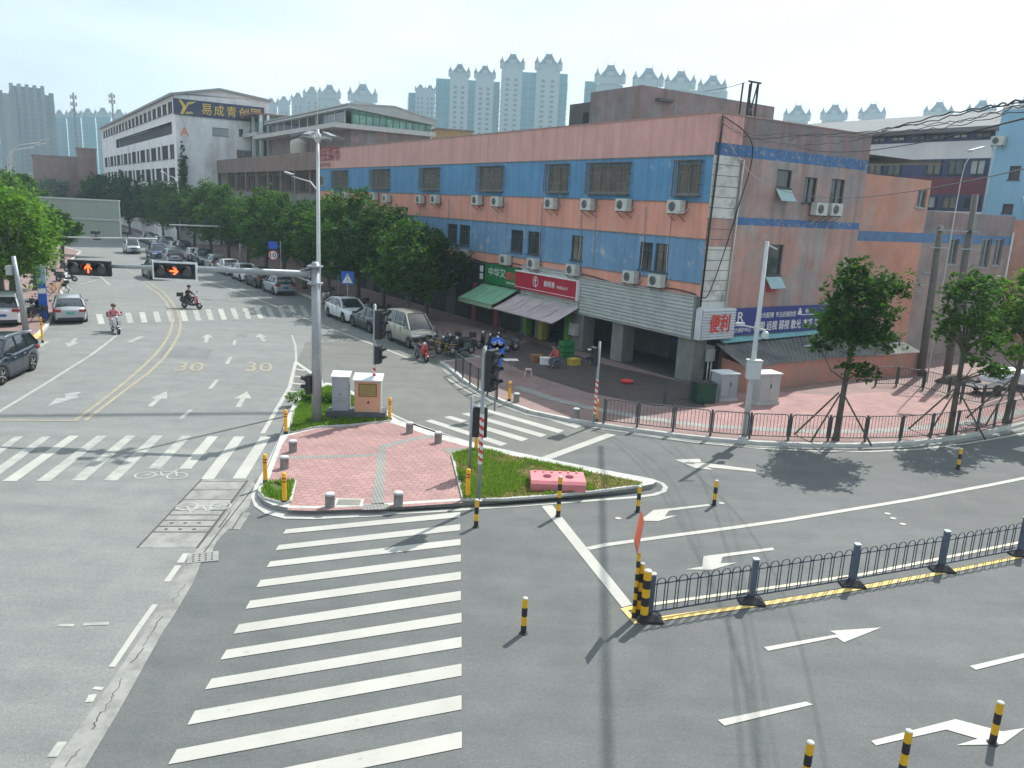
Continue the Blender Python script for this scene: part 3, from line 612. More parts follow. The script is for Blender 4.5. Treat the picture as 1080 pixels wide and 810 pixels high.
for k in range(5): a = loww[0][0]+4.5+k*5.2; loww.append((a+2.2, a+3.3, 5.18, 6.55)); loww.append((a+3.5, a+4.6, 5.18, 6.55))
wb = MB(); z0 = 4.25
for z1, nm, mt in ZB:
    hs = [h for h in topw+loww if h[3] > z0 and h[2] < z1]
    facade(wb, TL(), 0, Lf, z0, z1, hs, mt); z0 = z1
# string courses between the colour bands
for z in (4.86, 6.92, 8.58, 10.68): tbox(wb, TL(), 0, Lf, z-.03, z+.03, 0, .035, M('string course', (.20, .19, .18), .9, 0, .3, 3))
tbox(wb, TL(), -.03, Lf, 12.5, 12.56, -.3, .04, M('coping', (.36, .25, .22), .9, 0, .2, 2))
# side wall
SIDE2 = worn('greyed pink side wall', (.40, .275, .245), (.32, .29, .285), .48, .7, .92, streak=(1, 1, .5), soft=.05, var=.22, drip=.25)
sw = [xr(819, 835, 179, 198), xr(847.5, 861, 187, 214), xr(876, 890, 189, 215.5), xr(809, 825, 258, 290)]
zs_ = [(0, 7.0, SIDE), (7.0, 7.62, SIDE), (7.62, 7.66, SIDEB), (7.66, 10.9, SIDE)]
z0 = 0
for z1, mt in ((7.64, SIDE), (8.0, SIDEB), (10.72, SIDE2), (11.25, SIDEB), (12.5, STAIN)):
    facade(wb, TS(), 1.75, Sd, z0, z1, [h for h in sw if h[3] > z0 and h[2] < z1], mt); z0 = z1
z0 = 2.3
for z1, mt in ((3.8, WPEEL), (6.6, WPEEL), (7.9, SIDE), (10.7, WPEEL), (11.25, SIDEB), (12.5, PINK)):
    facade(wb, TS(), 0, 1.75, z0, z1, [], mt); z0 = z1
tbox(wb, TS(), 0, Sd, 12.5, 12.56, -.3, .04, M('coping', (.36, .25, .22), .9, 0, .2, 2))
wb.box(.28, .3, 0, Lf, 11.6, 12.5, STAIN); wb.box(0.3, Sd, .28, .3, 11.6, 12.5, STAIN)
wb.quad((0, Lf, 0), (Sd+8, Lf, 0), (Sd+8, Lf, 12.5), (0, Lf, 12.5), STAIN); wb.quad((Sd, 0, 0), (Sd, Lf, 0), (Sd, Lf, 12.5), (Sd, 0, 12.5), STAIN)
wb.quad((.2, .2, 11.6), (Sd+8, .2, 11.6), (Sd+8, Lf, 11.6), (.2, Lf, 11.6), ROOFG)
wb.build('wall', None, mbld)
for i, h in enumerate(topw): window(mbld, TL(), h, 2 if h[1]-h[0] < 3 else 4, FR, GLC, cage=.32 if i else 0)
for h in loww: window(mbld, TL(), h, 2, FRD, GLC if random.random() < .6 else GL, transom=.7)
for i, h in enumerate(sw):
    window(mbld, TS(), h, 2 if i in (1, 2) else 1, FRD, GL)
    if i in (0, 3):    # tilted open sash
        a, b, c, d = h; f = MB(); p0, p1 = Vector((a, -.02, c-.1)), Vector((b, -.02, c-.1)); dv = Vector((0, -.42, -.55))
        f.slab(p0, p1, p1+dv, p0+dv, .03); f.build('open_sash', M('sash glass', (.20, .34, .34), .15, 0, .2, 1, spec=.8), mbld)
# ground floor: columns, recessed shops
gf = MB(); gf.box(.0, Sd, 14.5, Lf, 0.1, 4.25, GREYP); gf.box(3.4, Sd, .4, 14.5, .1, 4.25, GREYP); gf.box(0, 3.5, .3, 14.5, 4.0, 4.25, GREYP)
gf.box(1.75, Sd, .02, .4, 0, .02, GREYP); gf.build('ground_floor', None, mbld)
cl = M('column render shaded', (.20, .20, .185), .85, 0, .2, 1.2, .15, 14)  # column colour darkened to suggest the shade under the fascia
for (u, wdt, o) in ((0.05, 1.1, .05), (5.2, .9, .05), (8.6, 1.1, .05), (12.9, .5, .05)):
    MB().box(.02, .85, u, u+wdt, .12, 4.3, cl).build('column', None, mbld)
MB().box(.9, 2.2, 9.7, 12.6, .14, 3.4, M('shop green column', (.12, .30, .06), .6)).build('shop_partition', None, mbld) if False else None
MB().box(-.1, 3.4, .4, 14.4, .12, .143, M('entrance floor shade', (.07, .07, .07), .7)).build('entrance_floor', None, mbld)  # dark sheet with the indoor shade put into its colour
dd = MB()
for u in (1.3, 3.3): dd.box(3.3, 3.38, u, u+1.7, .13, 2.6, GL)
dd.build('shop_door', None, mbld)
bb = MB().box(3.25, 3.29, 1.4, 4.9, 1.25, 1.37, M('blue door band', (.06, .08, .35), .5)); bb.build('door_band', None, mbld)
for u, c_ in ((9.75, (.10, .26, .05)), (12.4, (.38, .32, .05)), (14.1, (.12, .28, .05)), (17.6, (.30, .05, .05)), (20.5, (.25, .05, .05))):
    MB().box(-.12, .02 if u > 14.4 else .3, u, u+.45, .13, 2.75, M('shopfront pier %.1f' % u, c_, .6)).build('shopfront_pier', None, mbld)
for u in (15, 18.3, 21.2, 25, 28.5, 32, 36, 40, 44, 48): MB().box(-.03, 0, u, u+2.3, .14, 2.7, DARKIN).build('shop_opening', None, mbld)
# corrugated fascia
CORR = M('corrugated aluminium', (.47, .49, .47), .5, .25, .12, 1.5); CORRL = M('corrugated light', (.60, .64, .66), .45, .2, .1, 1.5)
def corrug(mb, T, u0, u1, zf, o, mat, pitch=.11, dep=.06):
    # zf(u) -> (zbottom, ztop); horizontal ribs
    n = 11
    for k in range(n):
        for t0, t1, o0, o1 in ((0, .3, 0, dep), (.3, .7, dep, dep), (.7, 1, dep, 0)):
            q = []
            for u in (u0, u1):
                b, t = zf(u); h = (t-b)/n
                q.append((u, b+h*(k+t0), b+h*(k+t1)))
            mb.quad(T(q[0][0], q[0][1], o+o0), T(q[1][0], q[1][1], o+o0), T(q[1][0], q[1][2], o+o1), T(q[0][0], q[0][2], o+o1), mat)
def fascia(name, label, T, u0, u1, z0, z1, o, mat, back=.0):
    t = thing(name, label, 'fascia', (8.6, 36.8, 0), R(33.45))
    m = MB(); corrug(m, T, u0, u1, lambda u: (z0, z1), o, mat); tbox(m, T, u0, u1, z0, z1, back, o-.01, mat); m.build('panel', None, t)
    e = MB(); tbox(e, T, u0-.04, u1+.04, z1, z1+.06, back, o+.07); tbox(e, T, u0-.04, u1+.04, z0-.05, z0, back, o+.07); e.build('trim', M('fascia trim', (.40, .41, .40), .5, .3), t); return t
fascia('corrugated_fascia', 'long grey corrugated metal fascia over the corner shop entrance', TL(), 0.16, 8.85, 2.28, 4.26, .13, CORR)
def fr(l): a = l
fr2 = yr(551, 612.5, 300, 325)
fy1 = FM.onx(549, 305)[0]
fascia('corrugated_fascia', 'short corrugated metal fascia behind the red shop sign', TL(), 8.98, fy1-.25, 2.28, 4.45, .10, CORR)
jl = MB()
for z in np.arange(2.6, 10.7, .48): jl.box(.02, 1.74, -.006, -.001, z, z+.03)
jl.build('panel_joint', M('joint dark wall', (.16, .15, .14), .9), mbld, kind='stuff')
# red sign
RED = M('sign red', (.42, .018, .045), .45, 0, .06, 2); WHT = M('sign white', (.75, .75, .72), .5, 0, .03)
sg = thing('shop_sign', 'long dark red shop sign with small white emblem and lettering above the streaked awning', 'shop sign', (8.6, 36.8, 0), R(33.45))
m = MB(); tbox(m, TL(), 8.95, fy1+.1, 2.98, 4.05, .19, .34); m.build('board', RED, sg)
m = MB(); tbox(m, TL(), 8.93, fy1+.12, 4.05, 4.13, .17, .40); tbox(m, TL(), 8.93, fy1+.12, 3.10, 3.13, .34, .352); tbox(m, TL(), 8.88, 8.95, 2.95, 4.13, .17, .40); m.build('edge', WHT, sg)
m = MB(); O = TL(); yE = fy1-2.1
m.add([O(yE+.28*math.cos(a)*k, 3.62+.33*math.sin(a)*k, .347) for k in (1, .84) for a in np.arange(0, 6.28, .35)], [(i, (i+1) % 18, 18+(i+1) % 18, 18+i) for i in range(18)])
for a in (.5, 1.57, 2.65, 4.7): m.bar(O(yE, 3.62, .35), O(yE+.2*math.cos(a), 3.62+.24*math.sin(a), .35), .07, .01)
m.build('emblem', WHT, sg)
UL = (0, -1, 0)
m = MB(); text(m, '鲜榨茶', O(fy1-3.0, 3.42, .35), UL, (0, 0, 1), 1.1, .36, None, .03); text(m, 'FRESHLY', O(fy1-4.3, 3.44, .35), UL, (0, 0, 1), 1.1, .17, None, .02); m.build('lettering', WHT, sg)
# green sign
gy0, gy1 = FM.onx(549, 300)[0], FM.onx(513.8, 300)[0]
GRN = M('sign green', (.012, .19, .06), .45, 0, .06, 2)
sg = thing('shop_sign', 'bright green shop sign with white and red lettering above the green awning', 'shop sign', (8.6, 36.8, 0), R(33.45))
m = MB(); tbox(m, TL(), gy0+.15, gy1, 2.95, 4.2, .0, .22); m.build('board', GRN, sg)
m = MB(); text(m, '中华又', O(gy1-.5, 3.45, .23), UL, (0, 0, 1), 2.1, .55, None, .02); text(m, '便民服务站', O(gy1-2.7, 3.12, .23), UL, (0, 0, 1), 1.5, .15, None, .02); m.build('lettering', WHT, sg)
m = MB(); text(m, '便利店', O(gy1-2.65, 3.4, .232), UL, (0, 0, 1), 1.6, .5, None, .05); m.build('red_lettering', M('red lettering', (.6, .10, .07), .5), sg)
sg = thing('shop_sign', 'black shop sign with two white square panels left of the green sign', 'shop sign', (8.6, 36.8, 0), R(33.45))
dy1 = FM.onx(476, 295)[0]
m = MB(); tbox(m, TL(), gy1+.15, dy1, 2.95, 4.15, .0, .2); m.build('board', M('sign black', (.025, .027, .035), .4), sg)
m = MB()
for u in (gy1+.25, dy1-.7): tbox(m, TL(), u, u+.4, 3.1, 3.5, .2, .225); tbox(m, TL(), u, u+.4, 3.6, 4.0, .2, .225)
m.build('panel', WHT, sg)
# awnings
def awning(label, col, u0, u1, zt, zb, out, val=0, valcol=None, name='awning'):
    t = thing(name, label, 'awning', (8.6, 36.8, 0), R(33.45)); T = TL(); m = MB()
    N1 = 10; vs = []
    for i in range(N1+1):
        u = u0+(u1-u0)*i/N1
        for j in range(5):
            k = j/4; z = zt+(zb-zt)*k-.05*math.sin(math.pi*k); vs.append(T(u, z+.015*math.sin(i*2.3), .05+out*k))
    m.add(vs, [(i*5+j, i*5+j+1, (i+1)*5+j+1, (i+1)*5+j) for i in range(N1) for j in range(4)]); m.build('canopy', col, t)
    f = MB()
    for i in range(N1+1):
        u = u0+(u1-u0)*i/N1; f.bar(T(u, zt-.03, .05), T(u, zb-.03, out), .02, .02)
    f.bar(T(u0, zb-.02, out+.04), T(u1, zb-.02, out+.04), .05, .05); f.build('frame', FR, t)
    if val:
        v = MB(); v.quad(T(u0, zb, out+.05), T(u1, zb, out+.05), T(u1, zb-val, out+.06), T(u0, zb-val, out+.06)); v.build('valance', valcol, t)
awning('grey pink sunshade awning streaked with dirt under the red shop sign', worn('awning grey pink', (.52, .44, .43), (.24, .23, .24), .38, 1.2, .7, streak=(.5, 2, 1), soft=.16), 8.95, fy1+.2, 2.62, 1.75, 1.9)
awning('pale green awning with a striped hanging valance under the green shop sign', M('awning green', (.20, .44, .27), .7, 0, .15, 1), gy0+.2, gy1+.4, 2.85, 1.95, 1.9, .28, M('valance green', (.30, .42, .26), .7, 0, .3, 4))
# corner sign with red letters, on the side wall
tb = thing('shop_sign', 'white ribbed box sign with two red characters on the building corner', 'shop sign', (8.6, 36.8, 0), R(33.45))
xa = FM.ony(772.5, 340, -.3)[0]
m = MB(); corrug(m, TS(), -.13, xa, lambda u: (2.26, 3.72), .42, CORRL); tbox(m, TS(), -.13, xa, 2.26, 3.72, .0, .41, CORRL); m.build('box', None, tb)
m = MB(); text(m, '便利', (.35, -.475, 2.62), (1, 0, 0), (0, 0, 1), 1.35, .84, None, .05, .01); m.build('lettering', M('letter red', (.62, .05, .035), .5), tb)
# blue sign on the side wall
NAVY = M('sign navy', (.032, .042, .22), .45, 0, .1, 1)
bs = thing('shop_sign', 'long navy blue shop sign with white lettering on the pink side wall', 'shop sign', (8.6, 36.8, 0), R(33.45))
xb0, xb1 = xa+.05, FM.ony(876.5, 328, -.1)[0]
m = MB(); tbox(m, TS(), xb0, xb1, 2.36, 3.66, .0, .16); m.build('board', NAVY, bs)
m = MB(); Wd = xb1-xb0; UX, UZ = (1, 0, 0), (0, 0, 1)
text(m, 'R', (xb0+.45, -.17, 3.0), UX, UZ, .42, .48, None, .03); text(m, '睿视力', (xb0+.42, -.17, 2.80), UX, UZ, .5, .14, None, .02); text(m, '视力保护中心', (xb0+.1, -.17, 2.47), UX, UZ, 1.4, .24, None, .03)
text(m, '散光配镜', (xb0+1.95, -.17, 3.14), UX, UZ, 1.15, .27, None, .03); text(m, '专注近视防控', (xb0+3.25, -.17, 3.14), UX, UZ, 1.6, .27, None, .03)
text(m, '近视 远视 弱视 散光 老花', (xb0+1.7, -.17, 2.5), UX, UZ, 4.6, .46, None, .04); text(m, '眼镜', (xb0+6.5, -.17, 2.55), UX, UZ, .8, .40, None, .04)
m.box(xb0+5.0, xb0+5.28, -.18, -.165, 3.2, 3.42).box(xb0+5.08, xb0+5.2, -.18, -.165, 3.42, 3.55).box(xb0+5.3, xb0+6.7, -.175, -.165, 3.18, 3.22); text(m, '8.5', (xb0+5.6, -.17, 3.3), UX, UZ, .6, .2, None, .03)
m.build('lettering', WHT, bs)
rn = thing('notice_board', 'small square red notice on the pink side wall above the blue sign', 'notice', (8.6, 36.8, 0), R(33.45))
q = xr(808.5, 816.5, 300, 308); m = MB(); tbox(m, TS(), q[0], q[1], q[2], q[3], 0, .04); m.build('board', M('notice red', (.5, .03, .03), .6), rn)
m = MB(); text(m, '招租', (q[0]+.1, -.045, q[2]+.15), UX, UZ, q[1]-q[0]-.2, (q[3]-q[2])*.5, None, .01); m.build('lettering', M('notice yellow', (.6, .2, .1), .6), rn)
# rooftop block
rb = thing('rooftop_block', 'bare stained concrete block rising behind the pink parapet', 'building', (8.6, 36.8, 0), R(33.45))
MB().box(4.2, 15.7, 10, 14.7, 11.6, 15.1, STAIN).build('wall', None, rb)
MB().box(4.5, 10, 14.7, 17.2, 11.6, 14.6, GREYP).build('annex', None, rb)
MB().box(4.46, 4.5, 15.0, 15.7, 12.4, 14.0, DARKIN).build('door_opening', None, rb)
m = MB()
for a, b, c, d in ((5.3, 6.5, 14.35, 14.5),): m.box(a, b, 9.7, 9.998, c, d)
m.build('ledge', GREYP, rb)
# white drain pipes, conduits
for i, (pts, rad, mt, lb) in enumerate([([(1.6, 10.6), (1.9, 10.6), (1.75, 3.8)], .05, FRW, 'white drain pipe down the peeling corner of the side wall'), ([(.25, 12.4), (.1, 8), (.0, 3.8)], .05, M('cable black', (.03, .03, .03), .6), 'thick black cable down the building corner edge')]):
    m = MB(); m.tube([(p[0], -.09, p[1]) for p in pts], rad, 7); o = m.build(['drain_pipe', 'wall_cable'][i], mt); o.location = (8.6, 36.8, 0); o.rotation_euler = (0, 0, R(33.45)); tag(o, lb, ['pipe', 'cable'][i])
m = MB()
for px, a in [(534, 0), (571, 0), (612.5, 1), (628, 0), (680, 1), (708, 1), (443, 0), (473, 0)]:
    y_ = FM.onx(px, 240)[0]; m.tube([(-.04, y_, 8.3), (-.04, y_+random.uniform(-.1, .1), 6.0), (-.04, y_, 5.0)], .022, 5, cap=False)
m.build('conduit', M('conduit pale', (.42, .40, .38), .6), mbld)
# ---- air conditioners
def make_ac():
    t = thing('air_conditioner', '', 'air conditioner')
    MB().box(-.45, .45, -.48, -.14, 0, .62).build('casing', M('ac casing', (.52, .53, .49), .5, 0, .15, 3), t)
    m = MB(); m.lathe([(.0, 0), (.23, 0), (.245, .012)], (-.1, -.482, .31), 18, M('ac fan dark', (.05, .055, .06), .5), 'y')
    f = m.build('fan', None, t)
    g = MB()
    for r_ in (.08, .15, .22): g.tube([(-.1+r_*math.cos(a), -.497, .31+r_*math.sin(a)) for a in np.linspace(0, 6.28, 15)], .007, 4, cap=False)
    g.build('fan_guard', M('ac guard', (.45, .46, .44), .5), f)
    [MB().bar((x_, 0, -.03), (x_, -.5, -.03), .04).bar((x_, 0, -.35), (x_, -.45, -.04), .03).build('bracket', RUST, t) for x_ in (-.35, .35)]
    MB().tube([(.40, -.3, .2), (.52, -.2, .1), (.55, -.03, .25), (.5, 0, .6)], .025, 6).build('hose', M('hose pale', (.5, .5, .47), .7), t)
    return t
ac0 = make_ac(); first = True
acs = [('L', p, l) for p, l in [((355, 206), 'left one of the pair below the farthest caged upper window'), ((364.5, 206), 'right one of the pair below the farthest caged upper window'), ((394.5, 207), 'left one below the second caged upper window from the far end'), ((407.5, 209), 'right one below the second caged upper window from the far end'),
       ((443, 210), 'left one below the third caged upper window from the far end'), ((459, 210), 'right one below the third caged upper window from the far end'), ((503, 211), 'left one below the fourth caged upper window from the far end'), ((524, 212.5), 'right one below the fourth caged upper window from the far end'),
       ((581, 214.5), 'single unit under the narrow caged window left of the widest one'), ((620, 215.5), 'under the left end of the widest caged window'), ((657.5, 216), 'under the right end of the widest caged window'), ((713, 218), 'nearest the corner on the upper coral band'),
       ((489, 268), 'lower row unit half hidden by the big tree crown'), ((533, 274), 'lower row unit above the green shop sign'), ((562.5, 278), 'lower row unit above the left end of the red sign'), ((604, 284.5), 'lower row unit above the right end of the red sign'), ((665, 292), 'lower row left unit above the long corrugated fascia'), ((692.5, 296), 'lower row right unit above the long corrugated fascia')]]+\
      [('S', (864, 220.5), 'left of the two side wall units between the paired windows'), ('S', (880, 221), 'right of the two side wall units between the paired windows')]
for k, (wl, p, l) in enumerate(acs):
    o = ac0 if first else copy_tree(ac0); first = False
    if wl == 'L': u, z = FM.onx(p[0], p[1], -.3); q = FM.W(-.0, u, z-.31); rz = R(33.45-90)
    else: u, z = FM.ony(p[0], p[1], -.3); q = FM.W(u, 0, z-.31); rz = R(33.45)
    place(o, q, rz, 'white air conditioner, '+l, 'air conditioners on the striped building')
# red standing characters on the parapet
sg = thing('roof_sign', 'row of dark red standing characters fixed on the far end of the pink parapet', 'sign', (8.6, 36.8, 0), R(33.45))
u1 = FM.onx(335, 165)[0]; u0_ = FM.onx(359, 165)[0]
m = MB(); text(m, '便民菜市', TL()(u1, 11.4, .12), UL, UZ, u1-u0_, 1.35, None, .03); m.build('lettering', M('dull red', (.26, .035, .04), .6), sg)
m = MB(); text(m, '便民市场', TL()(u1, 10.85, .08), UL, UZ, (u1-u0_)*.6, .4, None, .02); m.build('small_lettering', M('dull dark', (.16, .05, .05), .6), sg)
# ---- orange wing
wg = thing('wing_building', 'lower peeling orange and grey building wing with a blue stripe behind the utility poles', 'building', (8.6, 36.8, 0), R(33.45))
m = MB(); hs = [xr(967, 977, 200, 219, .3), xr(967, 976, 282, 300, .3), xr(976, 990, 253, 287, .3)]
hs2 = [xr(1001, 1010, 252, 279, .3), xr(1015, 1023, 253, 279, .3), xr(1034, 1044, 252, 282, .3), xr(1048, 1057, 252, 280, .3), xr(1056, 1060, 322, 333, .3), xr(1066, 1071, 320, 331, .3)]
z0 = 0
for z1, mt in ((7.05, ORW), (7.6, M('blue stripe', (.10, .19, .33), .85, 0, .25, 2)), (10.6, ORW)): facade(m, TS(.3), Sd, 18.4, z0, z1, [h for h in hs if h[3] > z0 and h[2] < z1], mt); z0 = z1
GW = worn('grey pink wing wall', (.34, .235, .205), (.25, .23, .22), .45, .5, .9, streak=(1, 1, .5), soft=.15, var=.2)
z0 = 0
for z1, mt in ((7.05, GW), (7.6, M('blue stripe', (.10, .19, .33), .85, 0, .25, 2)), (8.9, STAIN)): facade(m, TS(.3), 18.4, 29, z0, z1, [h for h in hs2 if h[3] > z0 and h[2] < z1], mt); z0 = z1
m.quad((18.4, .3, 8.9), (18.4, 12, 8.9), (18.4, 12, 10.6), (18.4, .3, 10.6), GW); m.quad((29, .3, 0), (29, 12, 0), (29, 12, 8.9), (29, .3, 8.9), GW)
m.quad((Sd, .3, 10.6), (18.4, .3, 10.6), (18.4, 12, 10.6), (Sd, 12, 10.6), ROOFG); m.quad((18.4, .3, 8.9), (29, .3, 8.9), (29, 12, 8.9), (18.4, 12, 8.9), ROOFG)
m.build('wall', None, wg)
for h in hs+hs2: window(wg, TS(.3), h, 2 if h[1]-h[0] < 2 else 3, FR, GL)
for i, (a, bpt, lb) in enumerate([((1022, 232), (1014, 330), ''), ((1066, 245), (1055, 350), '')]):
    x_, z_ = FM.ony(*a, .3); x2, z2 = FM.ony(*bpt, .3); MB().tube([(x_, .12, z_), (x_, .12, max(.2, z2-3))], .06, 7).build('drain_pipe', FRW, wg)
# ---- white, navy and maroon building and the light blue one
PX = 40.0
rw = thing('office_building', 'white building with navy and maroon panels and pale metal roof behind the orange wing', 'building', (8.6, 36.8, 0), R(33.45))
y0, y1 = FM.onx(1043, 180, PX)[0], FM.onx(860, 180, PX)[0]
def zc_(px, py): return FM.onx(px, py, PX)[1]
zr = zc_(980, 140); bands = [(zc_(980, 222), 'navy'), (zc_(980, 204), 'maroon'), (zc_(980, 187), 'wall')]
WH = M('white cladding', (.68, .68, .66), .6, 0, .1, .6, streak=True); NV = M('navy cladding', (.05, .065, .14), .5, 0, .2, .5); MR = M('maroon cladding', (.16, .04, .06), .55, 0, .2, .5)
zs = [0, zc_(980, 222), zc_(980, 205), zc_(980, 187), zc_(980, 168), zc_(980, 150), zc_(980, 141)]
m = MB(); T_ = TL(PX)
for (a, b, mt, hh) in ((0, 1, WH, 0), (1, 2, NV, 1), (2, 3, MR, 0), (3, 4, NV, 1), (4, 5, WH, 0), (5, 6, NV, 1)):
    facade(m, T_, y0, y1, zs[a], zs[b], [], mt)
m.quad((PX, y0, 0), (PX+22, y0, 0), (PX+22, y0, zs[6]), (PX, y0, zs[6]), WH)
m.build('wall', None, rw)
for a, b in ((1, 2), (3, 4), (5, 6)):
    n = 9; du = (y1-y0)/n
    for i in range(n):
        if i == 3 and b < 6: continue
        w_ = MB(); z0, z1 = zs[a]+.15, zs[b]-.1; u = y0+i*du+.25
        for (p, q, r, s) in ((u, u+du-.5, z0, z0+.12), (u, u+du-.5, z1-.12, z1), (u, u+.12, z0, z1), (u+du-.62, u+du-.5, z0, z1), (u+du/2-.3, u+du/2-.2, z0, z1)): tbox(w_, T_, p, q, r, s, 0, .1)
        wo_ = w_.build('window', FRD, rw); p_ = MB(); tbox(p_, T_, u+.1, u+du-.6, z0+.1, z1-.1, 0, .05); p_.build('pane', [GLC, M('pane pale', (.34, .38, .37), .3, 0, .3, .6), GL][(i*7+b) % 3], wo_)
m = MB(); zt = zs[6]; m.slab((PX-.8, y0-1, zt), (PX-.8, y1+30, zt), (PX+14, y1+30, zt+3.1), (PX+14, y0-1, zt+3.1), .3); m.slab((PX+14.01, y0-1, zt+3.1), (PX+14.01, y1+30, zt+3.1), (PX+30, y1+30, zt), (PX+30, y0-1, zt), .3)
m.build('roof', M('pale sheet roof', (.20, .21, .215), .85, 0, .12, .4, spec=.1), rw)
bl = thing('blue_building', 'light blue apartment building with small dark windows at the right edge', 'building', (8.6, 36.8, 0), R(33.45))
PB = 34.0; ya = FM.onx(1160, 180, PB)[0]; yb = FM.onx(1046, 180, PB)[0]; zt = FM.onx(1060, 116, PB)[1]
def br_(a, b, c, d): 
    h = [FM.onx(a, (c+d)/2, PB)[0], FM.onx(b, (c+d)/2, PB)[0]]; return (min(h), max(h), FM.onx((a+b)/2, d, PB)[1], FM.onx((a+b)/2, c, PB)[1])
hb_ = [br_(*q) for q in [(1048, 1060, 135, 146.5), (1042.5, 1054, 165, 185), (1064, 1076, 175, 189.5), (1057, 1068.5, 215, 225), (1088, 1100, 150, 165), (1088, 1100, 190, 205)]]
hb_ = [h for h in hb_ if h[1] < yb-.1]
m = MB(); SKYB = M('light blue render', (.24, .44, .58), .8, 0, .1, .6, streak=True)
zo = FM.onx(1075, 232, PB)[1]; facade(m, TL(PB), ya, yb, zo, zt, hb_, SKYB); facade(m, TL(PB), ya, yb, 0, zo, [], ORW)
m.quad((PB, yb, 0), (PB+12, yb, 0), (PB+12, yb, zt), (PB, yb, zt), SKYB); m.box(PB+.01, PB+12, ya, yb-.01, zt-.05, zt+.3, WH); m.build('wall', None, bl)
for h in hb_: window(bl, TL(PB), h, 1, FRD, GL, dep=.15)
m = MB(); m.tube([TL(PB)(yb-2.6, zt-6, .2), TL(PB)(yb-3.2, zo, .2)], .09, 6); m.build('drain_pipe', FRW, bl)
o = copy_tree(ac0); u, z = FM.onx(1055, 149, PB); place(o, FM.W(PB, u, z-.3), R(33.45-90), 'white air conditioner on the light blue building below its top window'); o['group'] = ''
del o['group']
# ---- lean-to shed
ls = thing('lean_to_shed', 'low pink walled shed with a dark corrugated lean-to roof under the blue sign', 'shed', (8.6, 36.8, 0), R(33.45))
e0, e1, e2 = G(786, 388, 1.35), G(880, 378, 1.35), G(973, 372, 1.35)
E_ = [Vector((*FM.L(e), 1.35)) for e in (e0, e1, e2)]
r0 = Vector((FM.ony(764, 366)[0], -.05, 2.3)); r1 = Vector((FM.ony(871, 352)[0], -.05, 2.55))
r1 = Vector((10.9, -.05, 2.2)); r2 = Vector((FM.ony(925, 353, .2)[0], .2, 2.15)); rm = Vector((1.3, -.1, 1.98))
lft = Vector((1.3, -1.0, 1.75))
m = MB(); CR = worn('old corrugated roofing', (.10, .105, .105), (.19, .19, .175), .5, .8, .8, soft=.15, var=.2)
def corr_roof(a, b, c, d, n):     # a-b lower edge, d-c upper edge, ribs run up the slope
    vs = []
    for i in range(2*n+1):
        t = i/(2*n); lo, hi = a.lerp(b, t), d.lerp(c, t); o_ = Vector((0, 0, .05 if i % 2 else 0)); vs += [lo+o_, hi+o_]
    m.add(vs, [(2*i, 2*i+2, 2*i+3, 2*i+1) for i in range(2*n)], CR)
corr_roof(E_[0], E_[1], r1, rm, 26); corr_roof(E_[1], E_[2], r2, r1, 22); m.add([E_[0], rm, lft], [(0, 1, 2)], CR)
m.build('roof', None, ls)
m = MB(); wl = [Vector((1.4, -.3, 0)), E_[0].copy(), E_[1].copy(), E_[2].copy(), Vector((r2.x, .25, 0))]
for i, v in enumerate(wl): v.z = 0
cen = sum(wl, Vector())/5
wl = [v+(cen-v).normalized()*.18 for v in wl]
for i in range(4):
    a, b = wl[i], wl[i+1]; m.quad((a.x, a.y, .1), (b.x, b.y, .1), (b.x, b.y, 1.36), (a.x, a.y, 1.36))
m.build('wall', worn('shed pink wall', (.46, .215, .165), (.30, .24, .21), .40, .8, .9, soft=.12, var=.14), ls)
m = MB(); m.slab((1.5, -.04, 2.24), (9.5, -.04, 2.33), (9.5, -.45, 2.16), (1.5, -.45, 2.05), .03); m.build('gutter_flashing', M('turquoise flashing', (.20, .42, .44), .5, 0, .2, 2), ls)
m = MB(); m.box(6.3, 6.8, -1.5, -1.4, 1.80, 1.86); m.build('roof_patch', FRW, ls)
# ---- old brown building up the street
bw = thing('brown_building', 'old brown gallery fronted building with dark recessed storeys beyond the striped one', 'building', (8.6, 36.8, 0), R(33.45))
BR = worn('brown stained render', (.25, .165, .14), (.18, .155, .14), .46, .4, .92, streak=(1, 1, .3), soft=.18, var=.2)
m = MB(); bx = 1.0
m.box(bx+1.6, bx+14, 52.3, 117, 0, 10.7, BR); m.box(bx, bx+14, 52.3, 117, 10.7, 12.55, BR); m.box(bx-.4, bx+1.6, 52.3, 117, 7.0, 8.2, worn('grey ledge', (.25, .23, .215), (.16, .15, .14), .45, .5, .9, streak=(1, 1, .3), soft=.15))
m.box(bx, bx+1.6, 52.3, 117, 3.6, 4.4, BR); m.box(bx+3, bx+12, 100, 112, 12.55, 14.3, BR)
for y in np.arange(53, 117, 5.2): m.box(bx+.1, bx+.45, y, y+.4, 0, 10.7, BR)
m.build('wall', None, bw)
for k in range(24):
    y = 54+k*2.6; w_ = MB(); w_.box(bx+1.5, bx+1.6, y, y+1.9, 8.5, 10.3, M('gallery window', (.055, .045, .042), .6, 0, .4, .5)); o = w_.build('window', None, bw)
    MB().box(bx+1.5, bx+1.6, y, y+1.9, 5.0, 6.7, M('gallery window', (.055, .045, .042), .6, 0, .4, .5)).build('window', None, bw)
